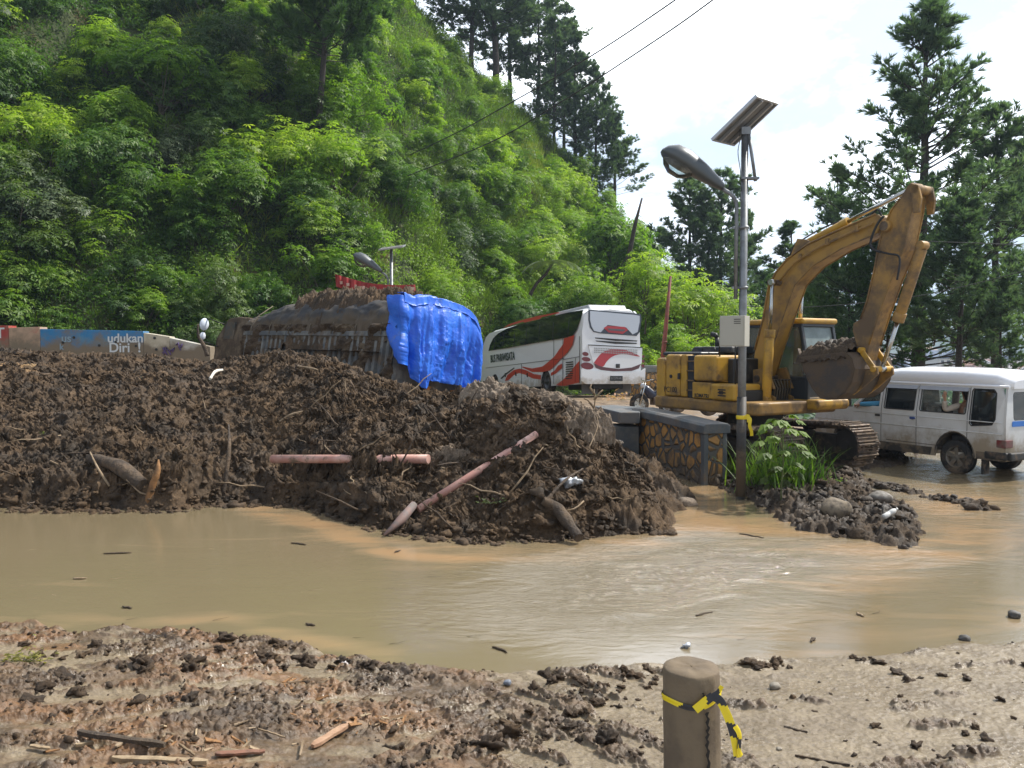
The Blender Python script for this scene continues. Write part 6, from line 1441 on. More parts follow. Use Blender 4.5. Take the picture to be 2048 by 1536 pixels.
# canvas over hoops
xs=np.linspace(-.02,Lb+.05,120); th=np.linspace(0,PI,60); XX,TT=np.meshgrid(xs,th,indexing='ij')
hh=1.02-.38*sstep(Lb-1.9,Lb,XX)
yy3=-Wb/2+ (Wb/2+.07)*np.sign(np.cos(TT))*np.abs(np.cos(TT))**.62; zz3=2.0+hh*np.sin(TT)**.62
sag=.05*np.abs(np.sin(XX/1.5*PI))*-1; zz3=zz3+sag*np.sin(TT)+.035*fbm(XX*1.6,TT*3,4,501)+.02*fbm(XX*6,TT*5,3,502); yy3=yy3+.05*fbm(XX*2,TT*3,4,503)
low_=(TT<.25); zz3=np.where(TT<.12,1.86+.06*fbm(XX*2.5,XX*0,3,504),zz3)
cv=grid_obj('canvas_cover',np.stack([XX,yy3,zz3],-1),CANV,True,TR)
q=MB(); q.add([(Lb+.05,y_,z_) for y_,z_ in zip(yy3[-1],zz3[-1])],[tuple(range(60))]); q.build('canvas_front',CANV,cv,recalc=False)
# cab
q=MB(); q.loft([[(x_,y0,z) for y0,z in((0,.9),(.0,1.9),(-.1,z1),(-Wb+.1,z1),(-Wb,1.9),(-Wb,.9))] for x_,z1 in((Lb+.18,2.52),(Lb+.9,2.55),(Lb+1.5,2.50),(Lb+1.85,1.75),(Lb+1.95,1.1))],smooth=False)
cabt=q.build('cab',TMUD,TR,bev=.05)
q=MB(); q.prism([(Lb+.75,1.85),(Lb+1.42,1.85),(Lb+1.30,2.36),(Lb+.75,2.36)],'y',-.02,.02); q.build('side_window',mat('muddy_glass',(.02,.02,.02),.4,dirt=(.12,.09,.06),dsc=3,dlo=.4,dhi=.6),cabt)
q=MB(); q.tube([(Lb+1.5,0,2.3),(Lb+1.9,.38,2.42),(Lb+1.95,.40,1.7),(Lb+1.6,.05,1.6)],.018,6); 
mi=q.build('mirror_bracket',BLK,cabt)
for z,r_ in((2.22,.19),(1.86,.12)): q=MB(); q.lathe([(0,-.03),(r_*.7,-.03),(r_*.75,0),(r_*.7,.03),(0,.03)],(0,0,0),'x',20); o=q.build('mirror',mat('mirror_white',(.75,.80,.88),.15),mi,loc=(Lb+1.92,.44,z)); o.scale=(1,1,1.35)
for x_ in(1.6,Lb+1.1):
    for y_,s_ in((-.17,1),(-Wb+.17,-1)): wheel(TR,x_,y_,.45,.46,.26,s_,rm=mat('truck_rim_orange',(.42,.16,.03),.6),spokes=0)
q=MB(); q.b2(-.05,8.6,-.95,-.80,.62,.9); q.b2(-.05,8.6,-1.5,-1.35,.62,.9); q.b2(-.1,.0,-2.2,-.1,.55,.68); q.build('chassis',BLK,TR,bev=.01)
q=MB(); 
for y_ in(-.95,-1.75): q.b2(-.12,-.02,y_-.10,y_+.10,.28,.95)
q.b2(-.10,-.04,-2.2,-.1,.36,.44); q.build('underrun_bar',mat('orange_paint',(.50,.20,.03),.6,dirt=(.16,.11,.07),dsc=5,dlo=.45,dhi=.65),TR,bev=.01)
q=MB(); 
for x_,z1 in((4.9,3.0),): pass
for k in range(7):
    x_=.6+k*1.05; q.tube([(x_,.12,2.0),(x_+.04,.10,2.2),(x_+.12,-.10,2.55),(x_+.1,-.5,2.92)],.014,5)
q.build('ropes',mat('rope',(.16,.13,.09),.9),cv)
# mud lying on the canvas
gx,gy=np.meshgrid(np.linspace(.55,5.9,300),np.linspace(-1.95,.20,150),indexing='ij')
tt=np.clip((gy+Wb/2)/(Wb/2+.07),-1,1); base_=2.0+np.sin(np.arccos(np.sign(tt)*np.abs(tt)**(1/.62)))**.62
m_=sdist([(.6,-1.8),(.75,-.55),(1.4,-.25),(2.2,.02),(3.4,.10),(4.4,.12),(5.3,-.05),(5.75,-.8),(5.6,-1.8)],gx,gy)+.14*fbm(gx*2.2,gy*2.2,4,510)
th_=.22*sstep(-.02,.6,m_)**.7
gz=base_-.05+th_+sstep(-.02,.1,m_)*(.10*lumps(gx*3.5,gy*3.5,511)+.08*lumps(gx*8,gy*8,512)+.045*lumps(gx*16,gy*16,514)+.11*fbm(gx*4,gy*4,6,513,.7)-.12*np.clip(fbm(gx*5,gy*5,4,515),0,1)+.02)-.12*(m_<-.05)
gz=gz-.25*sstep(-.4,.1,gy)*(1-sstep(0,.3,m_))
Wm=np.array(TM); pts=np.stack([gx,gy,gz,np.ones_like(gx)],-1)@Wm.T
o=grid_obj('cargo_mud',pts[...,:3],M_slide,True); tag(o,'thick layer of brown mud lying on the buried truck cover','mud load')
# mud skirt pasted along the truck side
gx,gz2=np.meshgrid(np.linspace(-.0,7.6,340),np.linspace(.9,2.25,90),indexing='ij')
k_=.15*fbm(gx*1.6+gz2*1.0,gz2*1.5,5,520)-.02+.09*sstep(1.30,1.05,gz2)+.07*sstep(1.95,2.2,gz2)-.06*sstep(4.2,4.8,gx)*0
o=grid_obj('mud_coat',np.stack([gx,.03+k_*1.3+.03*lumps(gx*8,gz2*8,521),gz2],-1),TMUD,True,TR)

# ============================================================ BLUE TARP
BT=mat('blue_tarp_plastic',(.012,.11,.60),.40,col2=(.02,.15,.68),sc=2.5,spec=.5,dirt=(.22,.22,.20),dsc=2.2,dlo=.60,dhi=.80,bump=.25,bsc=6,bd=.05)
nu,nv2=240,170; U,Vv2=np.meshgrid(np.linspace(-.16,1.04,nu),np.linspace(0,1,nv2),indexing='ij')
uc=np.clip(U,0,1); ypos=.12-uc*(Wb+.16)
# top edge follows the canvas arch; hem varies as in the photo
cc=np.clip((ypos+Wb/2)/(Wb/2+.07),-1,1)
ztop=2.0+np.sin(np.arccos(np.sign(cc)*np.abs(cc)**(1/.62)))**.62+.04
ztop=np.where(uc<.06,ztop-.0,ztop); zt2=np.maximum(ztop,2.90-.30*uc)
hem=np.interp(U,[-.16,-.05,.08,.2,.27,.34,.55,.72,.76,.9,1.04],[1.95,1.5,1.05,.88,.86,1.08,1.06,1.08,.88,.76,.72])
s_=Vv2; zc=zt2+(hem-zt2)*s_
xo=-.05-.10*sstep(0,.25,s_)-.16*s_
pl_n=fbm(U*5.5+.25*s_,s_*.5,3,533)
pleat=(.20*pl_n+.014*np.sin(U*26+4*np.sin(U*7)+1.2*s_)+.035*fbm(U*11+.6*s_,s_*1.6,3,534)+.03*fbm(U*9,s_*5,4,530)+.006*fbm(U*30,s_*22,3,535))*(.2+.8*sstep(.05,.6,s_))
big=.28*np.exp(-((U-.16)/.07)**2)*sstep(.25,1,s_)
xo=xo-pleat-big
yo=ypos+.05*fbm(U*6,s_*1.5,2,536)*s_+(.10*(U<0)*(-U)/.16*(1-s_))-.10*s_*sstep(.3,0,uc)*2.2
xo=xo+np.where(U<0,-U*3.2,0)   # left flap wraps round the corner on to the truck's side
yo=np.where(U<0,.17+.05*np.sin(s_*9),yo)
zc=zc+.02*fbm(U*12,s_*8,3,531)
g1=np.stack([xo,yo,zc,np.ones_like(xo)],-1)@Wm.T
# the folded part over the roof
U2,V3=np.meshgrid(np.linspace(0,1.02,160),np.linspace(0,1,40),indexing='ij'); y2=.10-np.clip(U2,0,1)*(Wb+.14); c2=np.clip((y2+Wb/2)/(Wb/2+.07),-1,1)
z2=2.05+np.sin(np.arccos(np.sign(c2)*np.abs(c2)**(1/.62)))**.62; z2=np.maximum(z2,2.95-.30*U2)+.03*fbm(U2*8,V3*5,3,532)
x2=-.12+V3*(.35+.75*sstep(.1,.9,U2))-.04*fbm(U2*7,V3*0,2,540)*(1-V3); z2=z2-.22*sstep(.25,0,V3)
g2=np.stack([x2,y2-.02,z2+.03,np.ones_like(x2)],-1)@Wm.T
def gm(Pn):
    n,k=Pn.shape[:2]; idx=np.arange(n*k).reshape(n,k); return Pn[...,:3].reshape(-1,3),np.stack([idx[:-1,:-1],idx[1:,:-1],idx[1:,1:],idx[:-1,1:]],-1).reshape(-1,4)
Va,Fa=gm(g1);Vb_,Fb=gm(g2); me=np_mesh('tarpaulin',np.concatenate([Va,Vb_]),np.concatenate([Fa,Fb+len(Va)]),[BT],True); o=mobj('tarpaulin',me); sf_=o.modifiers.new('solid','SOLIDIFY'); sf_.thickness=.004; tag(o,'bright blue plastic tarpaulin hanging in folds over the truck tail','tarpaulin')

# ============================================================ PAINTED RETAINING WALL
PW=empty('painted_wall',((0-1024)/FPX*30,30,0),0); tag(PW,'painted retaining wall with blue, red and cream panels at the foot of the hill','wall')
x0w=(0-1024)/FPX*30
def pwx(px_): return (px_-1024)/FPX*30-x0w
segs=[(-400,26,(.36,.05,.04),(.30,.16,.12)),(26,88,(.46,.32,.22),(.40,.10,.08)),(88,293,(.035,.20,.42),(.10,.24,.36)),(293,345,(.52,.47,.36),(.40,.36,.27)),(345,425,(.50,.49,.44),(.36,.32,.26))]
for i,(a,b,c1,c2) in enumerate(segs):
    m=mat('wall_paint_%d'%i,c1,.85,col2=c2,sc=1.4,lo=.5,hi=.68,dirt=(.20,.16,.11),dsc=.9,dlo=.50,dhi=.75,zdirt=(1.9,3.0),bump=.2)
    t0=Hz(np.interp(a,[-400,0,300,345,425],[650,655,666,676,694]),30); t1=Hz(np.interp(b,[-400,0,300,345,425],[650,655,666,676,694]),33)
    q=MB(); q.prism([(pwx(a),-.5),(pwx(b)-.01,-.5),(pwx(b)-.01,t1),(pwx(a),t0)],'y',-.2+.004*i,.3); o=q.build('painted_panel',m,PW,bev=.01)
WT=mat('white_letter_paint',(.62,.66,.68),.8)
def wtext(s,cx,cy,h,m=WT,sx=1.0): 
    return text_obj('lettering',s,h,m,PW,frame_matrix((pwx(cx),-.205,Hz(cy,29.8)),(1,0,0),(0,0,1)),sx,.006,bold=.008)
wtext('udukan',257,677,.46); wtext('Diri  !',256,696,.50); wtext('us',140,677,.42,mat('faded_letter',(.25,.35,.42),.8)); wtext('k',130,694,.3,mat('faded_letter',(.25,.35,.42),.8)); wtext('T',9,667,.55)
q=MB(); rg=random.Random(8)
for k in range(9):
    a=(rg.uniform(332,368),rg.uniform(690,712)); q.tube([(pwx(a[0]),-.21,Hz(a[1],29.8)),(pwx(a[0]+rg.uniform(-6,6)),-.21,Hz(a[1]-rg.uniform(3,12),29.8)),(pwx(a[0]+rg.uniform(-9,9)),-.21,Hz(a[1]-rg.uniform(0,8),29.8))],.03,5)
q.build('graffiti',mat('purple_paint',(.12,.08,.20),.7),PW)
q=MB()
for px_,py_ in((133,685),(155,675),(205,691),(238,684),(278,692),(315,676),(318,699)): q.cyl((pwx(px_),-.215,Hz(py_,29.8)),(pwx(px_),-.19,Hz(py_,29.8)),.05,10)
q.build('drain_holes',BLK,PW)
# red banner
q=MB(); top=[(670,553),(690,559),(715,566),(745,572),(790,575),(830,574)]; bot=[(672,573),(692,579),(716,583),(746,585),(790,586),(832,583)]
T_=[P(x,y-5,23.5+.10*math.sin(i*2)) for i,(x,y) in enumerate(catmull(top,5))]; B_2=[P(x,y,23.5+.10*math.sin(i*2+1)) for i,(x,y) in enumerate(catmull(bot,5))]
q.loft([list(T_),list(B_2)],closed=False,cap=False); o=q.build('banner',mat('banner_red',(.40,.04,.035),.7,col2=(.28,.03,.03),sc=3),None,recalc=False); tag(o,'sagging red cloth banner strung behind the top of the truck','banner')
q=MB(); 
for i in range(3,26,3): a=T_[min(i,len(T_)-1)]*.45+B_2[min(i,len(B_2)-1)]*.55; q.b2(a.x-.07,a.x+.05,a.y-.03,a.y-.02,a.z-.05,a.z+.04)
q.build('banner_lettering',mat('banner_cream',(.6,.4,.3),.7),o)
# ============================================================ POLES, WIRES
q=MB(); q.tube([P(x,y,49) for x,y in((1240,640),(1245,590),(1256,520),(1270,450),(1284,396))],[.22,.19,.16,.12,.05],9)
q.tube([P(1272,445,49),P(1278,430,49),P(1288,440,49)],[.03,.02,.01],5); o=q.build('dead_tree',BARK); tag(o,'leaning bare tree trunk rising behind the bus roof','tree trunk')
q=MB(); q.tube([P(x,y,33.5) for x,y in((1321,760),(1331,660),(1341,552))],[.11,.09,.055],10); b_=P(1329,684,33.5); q.cyl(b_-Vector((0,0,.04)),b_+Vector((0,0,.04)),.12,12); o=q.build('steel_pole',mat('rust_red',(.20,.05,.03),.7,col2=(.12,.04,.03),sc=4)); tag(o,'thin rust-red steel pole leaning right of the bus','pole')
WIRE=mat('wire',(.02,.02,.02),.6)
for pts,lab in(([(1560,-105,12),(1425,0,14),(1300,88,18),(1120,205,26),(980,285,34),(815,352,44)],'lower overhead power cable crossing the sky above the ridge'),([(1500,-110,12),(1350,0,14),(1182,112,20),(1040,195,28),(920,262,36),(820,310,44)],'upper overhead power cable crossing the sky above the ridge')):
    q=MB(); q.tube(catmull([tuple(P(x,y,Y)) for x,y,Y in pts],8),[.012+.015*i/40 for i in range(41)],5,cap=False); o=q.build('power_cable',WIRE,recalc=False); tag(o,lab,'cable')
for pts,lab in(([(1490,612,30),(1620,614,29),(1810,596,27),(1960,565,26),(2100,527,25)],'dark cable sagging behind the excavator arm toward the right edge'),([(1840,482,26),(1940,486,25),(2100,492,24)],'straight dark cable right of the excavator arm')):
    q=MB(); q.tube(catmull([tuple(P(x,y,Y)) for x,y,Y in pts],8),.013,5,cap=False); o=q.build('power_cable',WIRE,recalc=False); tag(o,lab,'cable')
# ============================================================ MOTORCYCLE
def motorcycle(loc,rz,label,col):
    root=empty('motorcycle',loc,rz); tag(root,label,'motorcycle')
    for x_ in(.62,-.62): wheel(root,x_,0,.29,.29,.09,1,rm=CHR,spokes=8)
    q=MB(); q.loft([[(x_,w_*math.cos(t),z_+h_*math.sin(t)) for t in[2*PI*i/12 for i in range(12)]] for x_,w_,z_,h_ in((-.75,.04,.70,.05),(-.45,.11,.66,.12),(-.1,.10,.56,.12),(.15,.09,.50,.14),(.35,.12,.62,.18),(.48,.06,.72,.10))]); q.build('fairing',col,root)
    q=MB(); q.loft([[(x_,w_*math.cos(t),z_+.04*math.sin(t)) for t in[2*PI*i/12 for i in range(12)]] for x_,w_,z_ in((-.72,.07,.79),(-.35,.13,.78),(.0,.12,.74),(.12,.06,.74))]); q.build('seat',RUB,root)
    q=MB(); q.b2(-.15,.22,-.12,.12,.25,.48); q.tube([(.05,.14,.28),(-.4,.15,.26),(-.75,.15,.34)],.04,8); q.build('engine',STEEL,root,bev=.02)
    q=MB(); 
    for y_ in(-.06,.06): q.tube([(.62,y_,.29),(.46,y_,.88)],.02,8)
    q.tube([(.38,-.33,.98),(.46,-.12,.93),(.46,.12,.93),(.38,.33,.98)],.014,8); q.build('handlebar',CHR,root); q=MB(); q.lathe([(0,0),(.07,.01),(.07,.07),(0,.1)],(.48,0,.80),'x',14); q.build('headlight',mat('lamp_glass',(.6,.6,.6),.1),root)
    return root
motorcycle((4.15,22.6,float(road_h(np.array(4.15),np.array(22.6)))+.25),R(200),'dark motorcycle parked behind the tail of the excavator',mat('moto_dark',(.03,.035,.06),.3))
motorcycle((5.2,23.6,float(road_h(np.array(5.2),np.array(23.6)))+.15),R(150),'blue-black motorcycle seen under the excavator body',mat('moto_blue',(.03,.06,.16),.3))

# ============================================================ PIPES, LOGS, DEBRIS ON THE PILE
PINK=mat('faded_red_pipe',(.48,.24,.19),.55,col2=(.56,.34,.28),sc=4,dirt=(.17,.12,.08),dsc=6,dlo=.52,dhi=.66)
def on(px_,py_,up=.0): p=slide_at(px_,py_); p.z+=up; return p
a=on(545,918,.09); b=on(862,918,.09); a=P(545,918,12.15); b=P(857,918,11.12); d=(b-a)
mxl=max((slide_at(545+317*t,918).z-(a+d*t).z) if abs(slide_at(545+317*t,918).y-(a+d*t).y)<.5 else 0 for t in (.1,.25,.4,.55,.7,.85)); d=b-a
q=MB(); q.tube([a,a+d*.5,b],[.064,.064,.064],18); o=q.build('drain_pipe',PINK); tag(o,'faded pink pipe lying level across the face of the mud pile','pipe')
a=on(785,1062,.06); b=on(1072,888,.10); d=b-a
def surf(x,y):
    i0=int(np.clip((1024+FPX*x/y-px[0])/1.8-12,0,len(px)-1)); Q=slice(i0,i0+25); e=(Xp[Q,:nv]-x)**2+(Yp[Q,:nv]-y)**2; k=np.argmin(e); return float(Hp[Q,:nv].ravel()[k])
ex=sorted(surf(*(a+d*t).xy)-(a+d*t).z for t in np.linspace(.2,.97,24)); lift=.015; a.z+=lift; b.z+=lift; d=b-a; q=MB(); q.tube([a+d*.16,b],.050,18); o=q.build('drain_pipe',PINK); tag(o,'long pink pipe slanting down the right of the mud pile','pipe')
q=MB(); q.tube([G(768,1070,.03),on(805,1052,.10),on(832,1030,.12)],[.012,.062,.05],14); o=q.build('broken_pipe_end',mat('grey_pink_pipe',(.20,.13,.11),.7,col2=(.13,.12,.12),sc=6,dirt=(.16,.12,.08),dsc=6,dlo=.5,dhi=.7)); tag(o,'broken pointed pipe end at the foot of the slanting pink pipe','pipe')
def log(pts,rs,label,m=None,name='log',cat='log'):
    q=MB(); P_=catmull([tuple(p) for p in pts],5); r=np.random.default_rng(len(label)); rr_=np.interp(np.linspace(0,1,len(P_)),np.linspace(0,1,len(rs)),rs)*(1+.08*r.normal(size=len(P_))); q.tube(P_,list(rr_),9); o=q.build(name,m or LOGM); tag(o,label,cat); return o
LOGM=mat('muddy_wood',(.085,.06,.038),.9,col2=(.14,.095,.06),sc=5,dirt=(.06,.043,.03),dsc=4,dlo=.42,dhi=.58,bump=1.0,bsc=14,bd=.05)
SPL=mat('splintered_wood',(.27,.135,.05),.8,col2=(.15,.08,.035),sc=7,bump=.8,bsc=30)
DRYW=mat('dry_wood',(.30,.22,.14),.85,col2=(.20,.14,.08),sc=8,bump=.5,bsc=40)
PALEW=mat('pale_wood',(.36,.27,.165),.8,col2=(.24,.17,.10),sc=8,bump=.5,bsc=40)
log([on(180,925,.05),on(230,950,.13),on(278,982,.10)],[.08,.11,.09],'short thick log half sunk in the left of the mud pile')
log([G(295,1010,.05),on(298,985,.12),on(305,962,.20),on(310,945,.16)],[.05,.055,.04,.01],'splintered orange-brown wood stump sticking up from the mud',SPL,'stump','stump')
log([on(1085,1010,.06),on(1115,1035,.09),G(1158,1076,.08)],[.05,.075,.06],'dark log end pointing out of the lower right of the pile')
log([on(1090,1020,.12),on(1130,985,.14),on(1170,955,.12)],[.022,.018,.010],'thin dark branch behind the plastic bag',LOGM,'branch','branch')
log([on(445,985,.0),on(452,950,.30),on(455,915,.5)],[.035,.03,.012],'dark upright broken branch in the middle of the pile',LOGM,'branch','branch')
log([on(212,975,.04),on(190,950,.12),on(178,930,.2)],[.018,.016,.01],'thin pale stick leaning beside the sunken log',DRYW,'stick','stick')
log([P(415,712,19.5),P(408,692,19.5),P(397,672,19.5),P(396,648,19.5)],[.06,.055,.035,.015],'bare dark branch standing left of the truck cab',LOGM,'branch','branch')
log([on(415,762,.05),on(430,752,.08),on(446,748,.08)],[.03,.035,.03],'short white stick on the upper left of the pile',mat('white_stick',(.7,.66,.58),.7),'stick','stick')
log([on(560,845,.02),on(590,835,.06),on(640,822,.04)],[.02,.02,.012],'thin brown stick near the middle of the pile',DRYW,'stick','stick')
log([on(600,735,.02),on(625,745,.06),on(650,752,.04)],[.02,.02,.012],'pale stick below the buried truck bed',DRYW,'stick','stick')
log([on(1175,935,.25),on(1190,905,.35),on(1195,888,.40)],[.008,.007,.004],'thin bent twig standing over the plastic bag',DRYW,'stick','stick')
log([on(1255,932,.05),on(1262,940,.06),on(1285,952,.05)],[.012,.014,.010],'small pale broken stick near the pillar foot',PALEW,'stick','stick')
q=MB(); b_=Vector(P(1190,835,12.6)); 
for pts in([(1190,870),(1187,840),(1190,800),(1188,778)],[(1188,800),(1200,785),(1206,780)],[(1187,815),(1176,800),(1168,797)],[(1190,790),(1180,775),(1183,768)]): q.tube([P(x,y,12.5) for x,y in pts],[.018,.014,.010,.006][:len(pts)],6)
o=q.build('bare_sapling',DRYW); tag(o,'leafless forked sapling in front of the drain pillar','sapling')
# rotten roots and sticks over the slide, one by one
r=random.Random(77); spr=None; stick_protos=[]
for k in range(5):
    q=MB(); L=r.uniform(.25,.6); pts=[Vector((0,0,0))]; 
    for i in range(4): pts.append(pts[-1]+Vector((L/4,r.uniform(-.05,.05),r.uniform(-.03,.05))))
    q.tube(pts,[.009,.010,.008,.006,.003],6); me_o=q.build('stick',[DRYW,LOGM,PALEW,LOGM,DRYW][k]); stick_protos.append(me_o)
cnt=0
for k in range(95):
    px_=r.uniform(20,1330); py_=r.uniform(780,1060)
    if py_>float(interp(px_,toe))-8 or py_<float(interp(px_,crest))+15: continue
    p=on(px_,py_,.02); src=stick_protos[cnt%5]; o=src if cnt<5 else src.copy()
    if cnt>=5: COL.objects.link(o)
    o.location=p; o.rotation_euler=(r.uniform(-.3,.3),r.uniform(-.9,.5),r.uniform(0,6.28)); s=r.uniform(.6,1.5); o.scale=(s,s,s); tag(o,'thin broken stick or root poking out of the landslide mud','stick','sticks scattered over the landslide mud'); cnt+=1
# ---- clods
def ico(sub):
    bm=bmesh.new(); bmesh.ops.create_icosphere(bm,subdivisions=sub,radius=1); V=np.array([v.co[:] for v in bm.verts]); F=np.array([[v.index for v in f.verts] for f in bm.faces]); bm.free(); return V,F
IV1,IF1=ico(1+1); IV3,IF3=ico(3)
def clod_shape(V,seed,rough=.35):
    n1=np.zeros(len(V)); 
    for k,f in enumerate((1.3,2.9,6.0)): n1+=(rough/(k+1))*(gn(V[:,0]*f+seed,V[:,1]*f+V[:,2]*f*.7,seed+k)+gn(V[:,2]*f+seed,V[:,0]*f-V[:,1]*f*.6,seed+k+7))
    return V*(1+n1)[:,None]*np.array([1,.85,.62])
shapes=[clod_shape(IV1,900+i,.5)*np.array([1.05,1,1.05]) for i in range(8)]
def scatter_stuff(name,pts,sizes,m,label,seed=0,cat='clods'):
    r=np.random.default_rng(seed); n=len(pts); VV=[];FF=[];b=0
    for i in range(8):
        ii=np.arange(i,n,8); 
        if len(ii)==0: continue
        a=r.uniform(0,6.28,len(ii)); c,s=np.cos(a),np.sin(a); sh=shapes[i]; k=len(sh)
        X_=sh[None,:,0]*c[:,None]-sh[None,:,1]*s[:,None]; Y_=sh[None,:,0]*s[:,None]+sh[None,:,1]*c[:,None]; Z_=np.repeat(sh[None,:,2],len(ii),0)
        W_=np.stack([X_,Y_,Z_],-1)*sizes[ii][:,None,None]+pts[ii][:,None,:]; VV.append(W_.reshape(-1,3)); FF.append((IF1[None]+np.arange(len(ii))[:,None,None]*k).reshape(-1,3)+b); b+=len(ii)*k
    o=mobj(name,np_mesh(name,np.concatenate(VV),np.concatenate(FF),[m],True)); tag(o,label,cat,kind='stuff'); return o
r=np.random.default_rng(55)
ii=r.integers(60,len(px)-8,5200); jj=(r.uniform(0,1,5200)**.8*nv*.97).astype(int)+8
pts=np.stack([Xp[ii,jj],Yp[ii,jj],Hp[ii,jj]-.016],-1); scatter_stuff('mud_clods',pts,r.gamma(1.3,.011,5200)+.010,M_slide,'clods of brown mud strewn over the landslide',1)
# toe: crumbling clods
i2=r.integers(60,len(px)-3,1500); j2=r.integers(12,60,1500); pts=np.stack([Xp[i2,j2],Yp[i2,j2]-r.uniform(0,.12,1500),np.maximum(Hp[i2,j2]*.6,.0)],-1); scatter_stuff('mud_clods',pts,r.gamma(1.6,.013,1500)+.010,M_slide,'clods of brown mud crumbled along the water edge of the pile',2)
for hp_,n_,sd_ in((isle,900,3),(hA,160,4),(hB,120,5)):
    X_,Y_,h_=hp_; ok=np.argwhere(h_>.0); c_=ok[r.integers(0,len(ok),n_)]; pts=np.stack([X_[c_[:,0],c_[:,1]],Y_[c_[:,0],c_[:,1]],h_[c_[:,0],c_[:,1]]],-1); scatter_stuff('mud_clods',pts,r.gamma(2,.012,n_)+.012,M_heap,'small dark clods on the mud heap by the lamp pole',sd_)
# near bank: small crumbs as stuff, the larger clods one by one
def bankpt(px_,py_,k=3):
    h=.15
    for _ in range(6): 
        g_=G(px_,py_,h); h=float(bank_h(np.array([[g_.x]]),np.array([[g_.y]]))[0][0,0])
    return Vector((g_.x,g_.y,h))
n=9000; A_r=r.uniform(-.66,.66,n); Yr=r.uniform(2.9,6.6,n); X_r=A_r*Yr; hb_,rgv,s_b=bank_h(X_r[:,None],Yr[:,None]); hb_=hb_[:,0]; rgv=rgv[:,0]; s_b=s_b[:,0]
keep=(s_b>.03)&(r.random(n)<(.06+.75*rgv)*(1-.55*sstep(.22,.3,A_r))); pts=np.stack([X_r,Yr,hb_+.002],-1)[keep]
M_dark=mudmat('dark_clod_mud',(.035,.023,.014),(.065,.043,.026),(.11,.074,.044),.8,.5)
scatter_stuff('mud_crumbs',pts,(r.gamma(1.5,.0038,len(pts))+.003),M_dark,'small dark crumbs of mud over the near bank',6)
cl=[]
for k in range(10):
    me=np_mesh('mud_clod',clod_shape(IV3,700+k*3,.80),IF3,[M_dark],True); cl.append(me)
rk=random.Random(31); cnt=0
spots=[]
for (cx,cy,sx,sy,n_) in((1180,1370,120,35,34),(1130,1450,110,45,30),(1530,1318,60,14,16),(1390,1345,60,20,10),(760,1330,45,10,12),(560,1280,120,12,14),(350,1330,230,30,26),(300,1300,250,20,16),(900,1500,120,30,12),(1720,1320,30,12,6),(1850,1350,150,40,9),(1880,1480,120,30,8),(640,1330,60,15,8),(250,1400,200,30,18)):
    for _ in range(n_): spots.append((rk.gauss(cx,sx*.6),rk.gauss(cy,sy*.6)))
for x_,y_ in spots:
    if not(-10<x_<2060) or y_>1530: continue
    if y_<float(interp(x_,shore))+4: y_=float(interp(x_,shore))+rk.uniform(4,20)
    p=bankpt(x_,y_); o=bpy.data.objects.new('mud_clod',cl[cnt%10]); COL.objects.link(o); s=rk.choice([.010,.014,.018,.022,.028,.038])*rk.uniform(.8,1.2); o.location=p+Vector((0,0,s*.25)); o.scale=(s*1.25,s,s*1.1); o.rotation_euler=(rk.uniform(-.4,.4),rk.uniform(-.4,.4),rk.uniform(0,6.28)); tag(o,'dark wet clod of mud lying on the pale near bank','clod','mud clods on the near bank'); cnt+=1
# stones
def stone(p,s,label,m,sd_,cat='stone',name='stone',fl=.7):
    me=np_mesh(name,clod_shape(IV3,sd_,.13)*np.array([1,1,fl/.62]),IF3,[m],True); o=mobj(name,me,loc=p); o.scale=(s,s,s); tag(o,label,cat); return o
STM=mat('river_stone',(.20,.17,.13),.6,col2=(.26,.23,.18),sc=6,bump=.2); STG=mat('grey_stone',(.05,.045,.04),.5,col2=(.10,.085,.07),sc=4,bump=.3)
stone(bankpt(1550,1376)+Vector((0,0,.012)),.038,'smooth oval tan stone right of the bollard',STM,801)
stone(bankpt(1015,1367)+Vector((0,0,.01)),.028,'bluish grey pebble near the water edge',mat('blue_pebble',(.16,.18,.22),.4),802)
stone(bankpt(1558,1500)+Vector((0,0,.005)),.016,'small brown pebble right of the bollard tape',STM,803)
stone(Vector(G(2028,1230,.02)),.055,'dark wet stone in the water at the far right',STG,804); stone(Vector(G(1929,1277,.01)),.045,'rounded dark stone at the right shoreline',STG,805)
stone(Vector((G(1690,1055).x,G(1690,1045).y,.17)),.21,'largest tan boulder in the mud heap right of the lamp',mat('boulder_tan',(.21,.165,.11),.75,col2=(.12,.095,.07),sc=3,dirt=(.08,.06,.04),dsc=3,dlo=.5,dhi=.7,bump=.4),806,'rock','boulder',.75)
stone(Vector((G(1755,1010).x,G(1755,1012).y,.12)),.17,'grey boulder behind the tan one on the mud heap',mat('boulder_grey',(.14,.12,.10),.6,col2=(.24,.22,.19),sc=3,bump=.4),807,'rock','boulder',.6)
stone(Vector((G(1375,1012).x,G(1375,1010).y,.03)),.17,'flat tan clod of silt at the tip of the pile',M_silt,808,'rock','silt_block',.5)
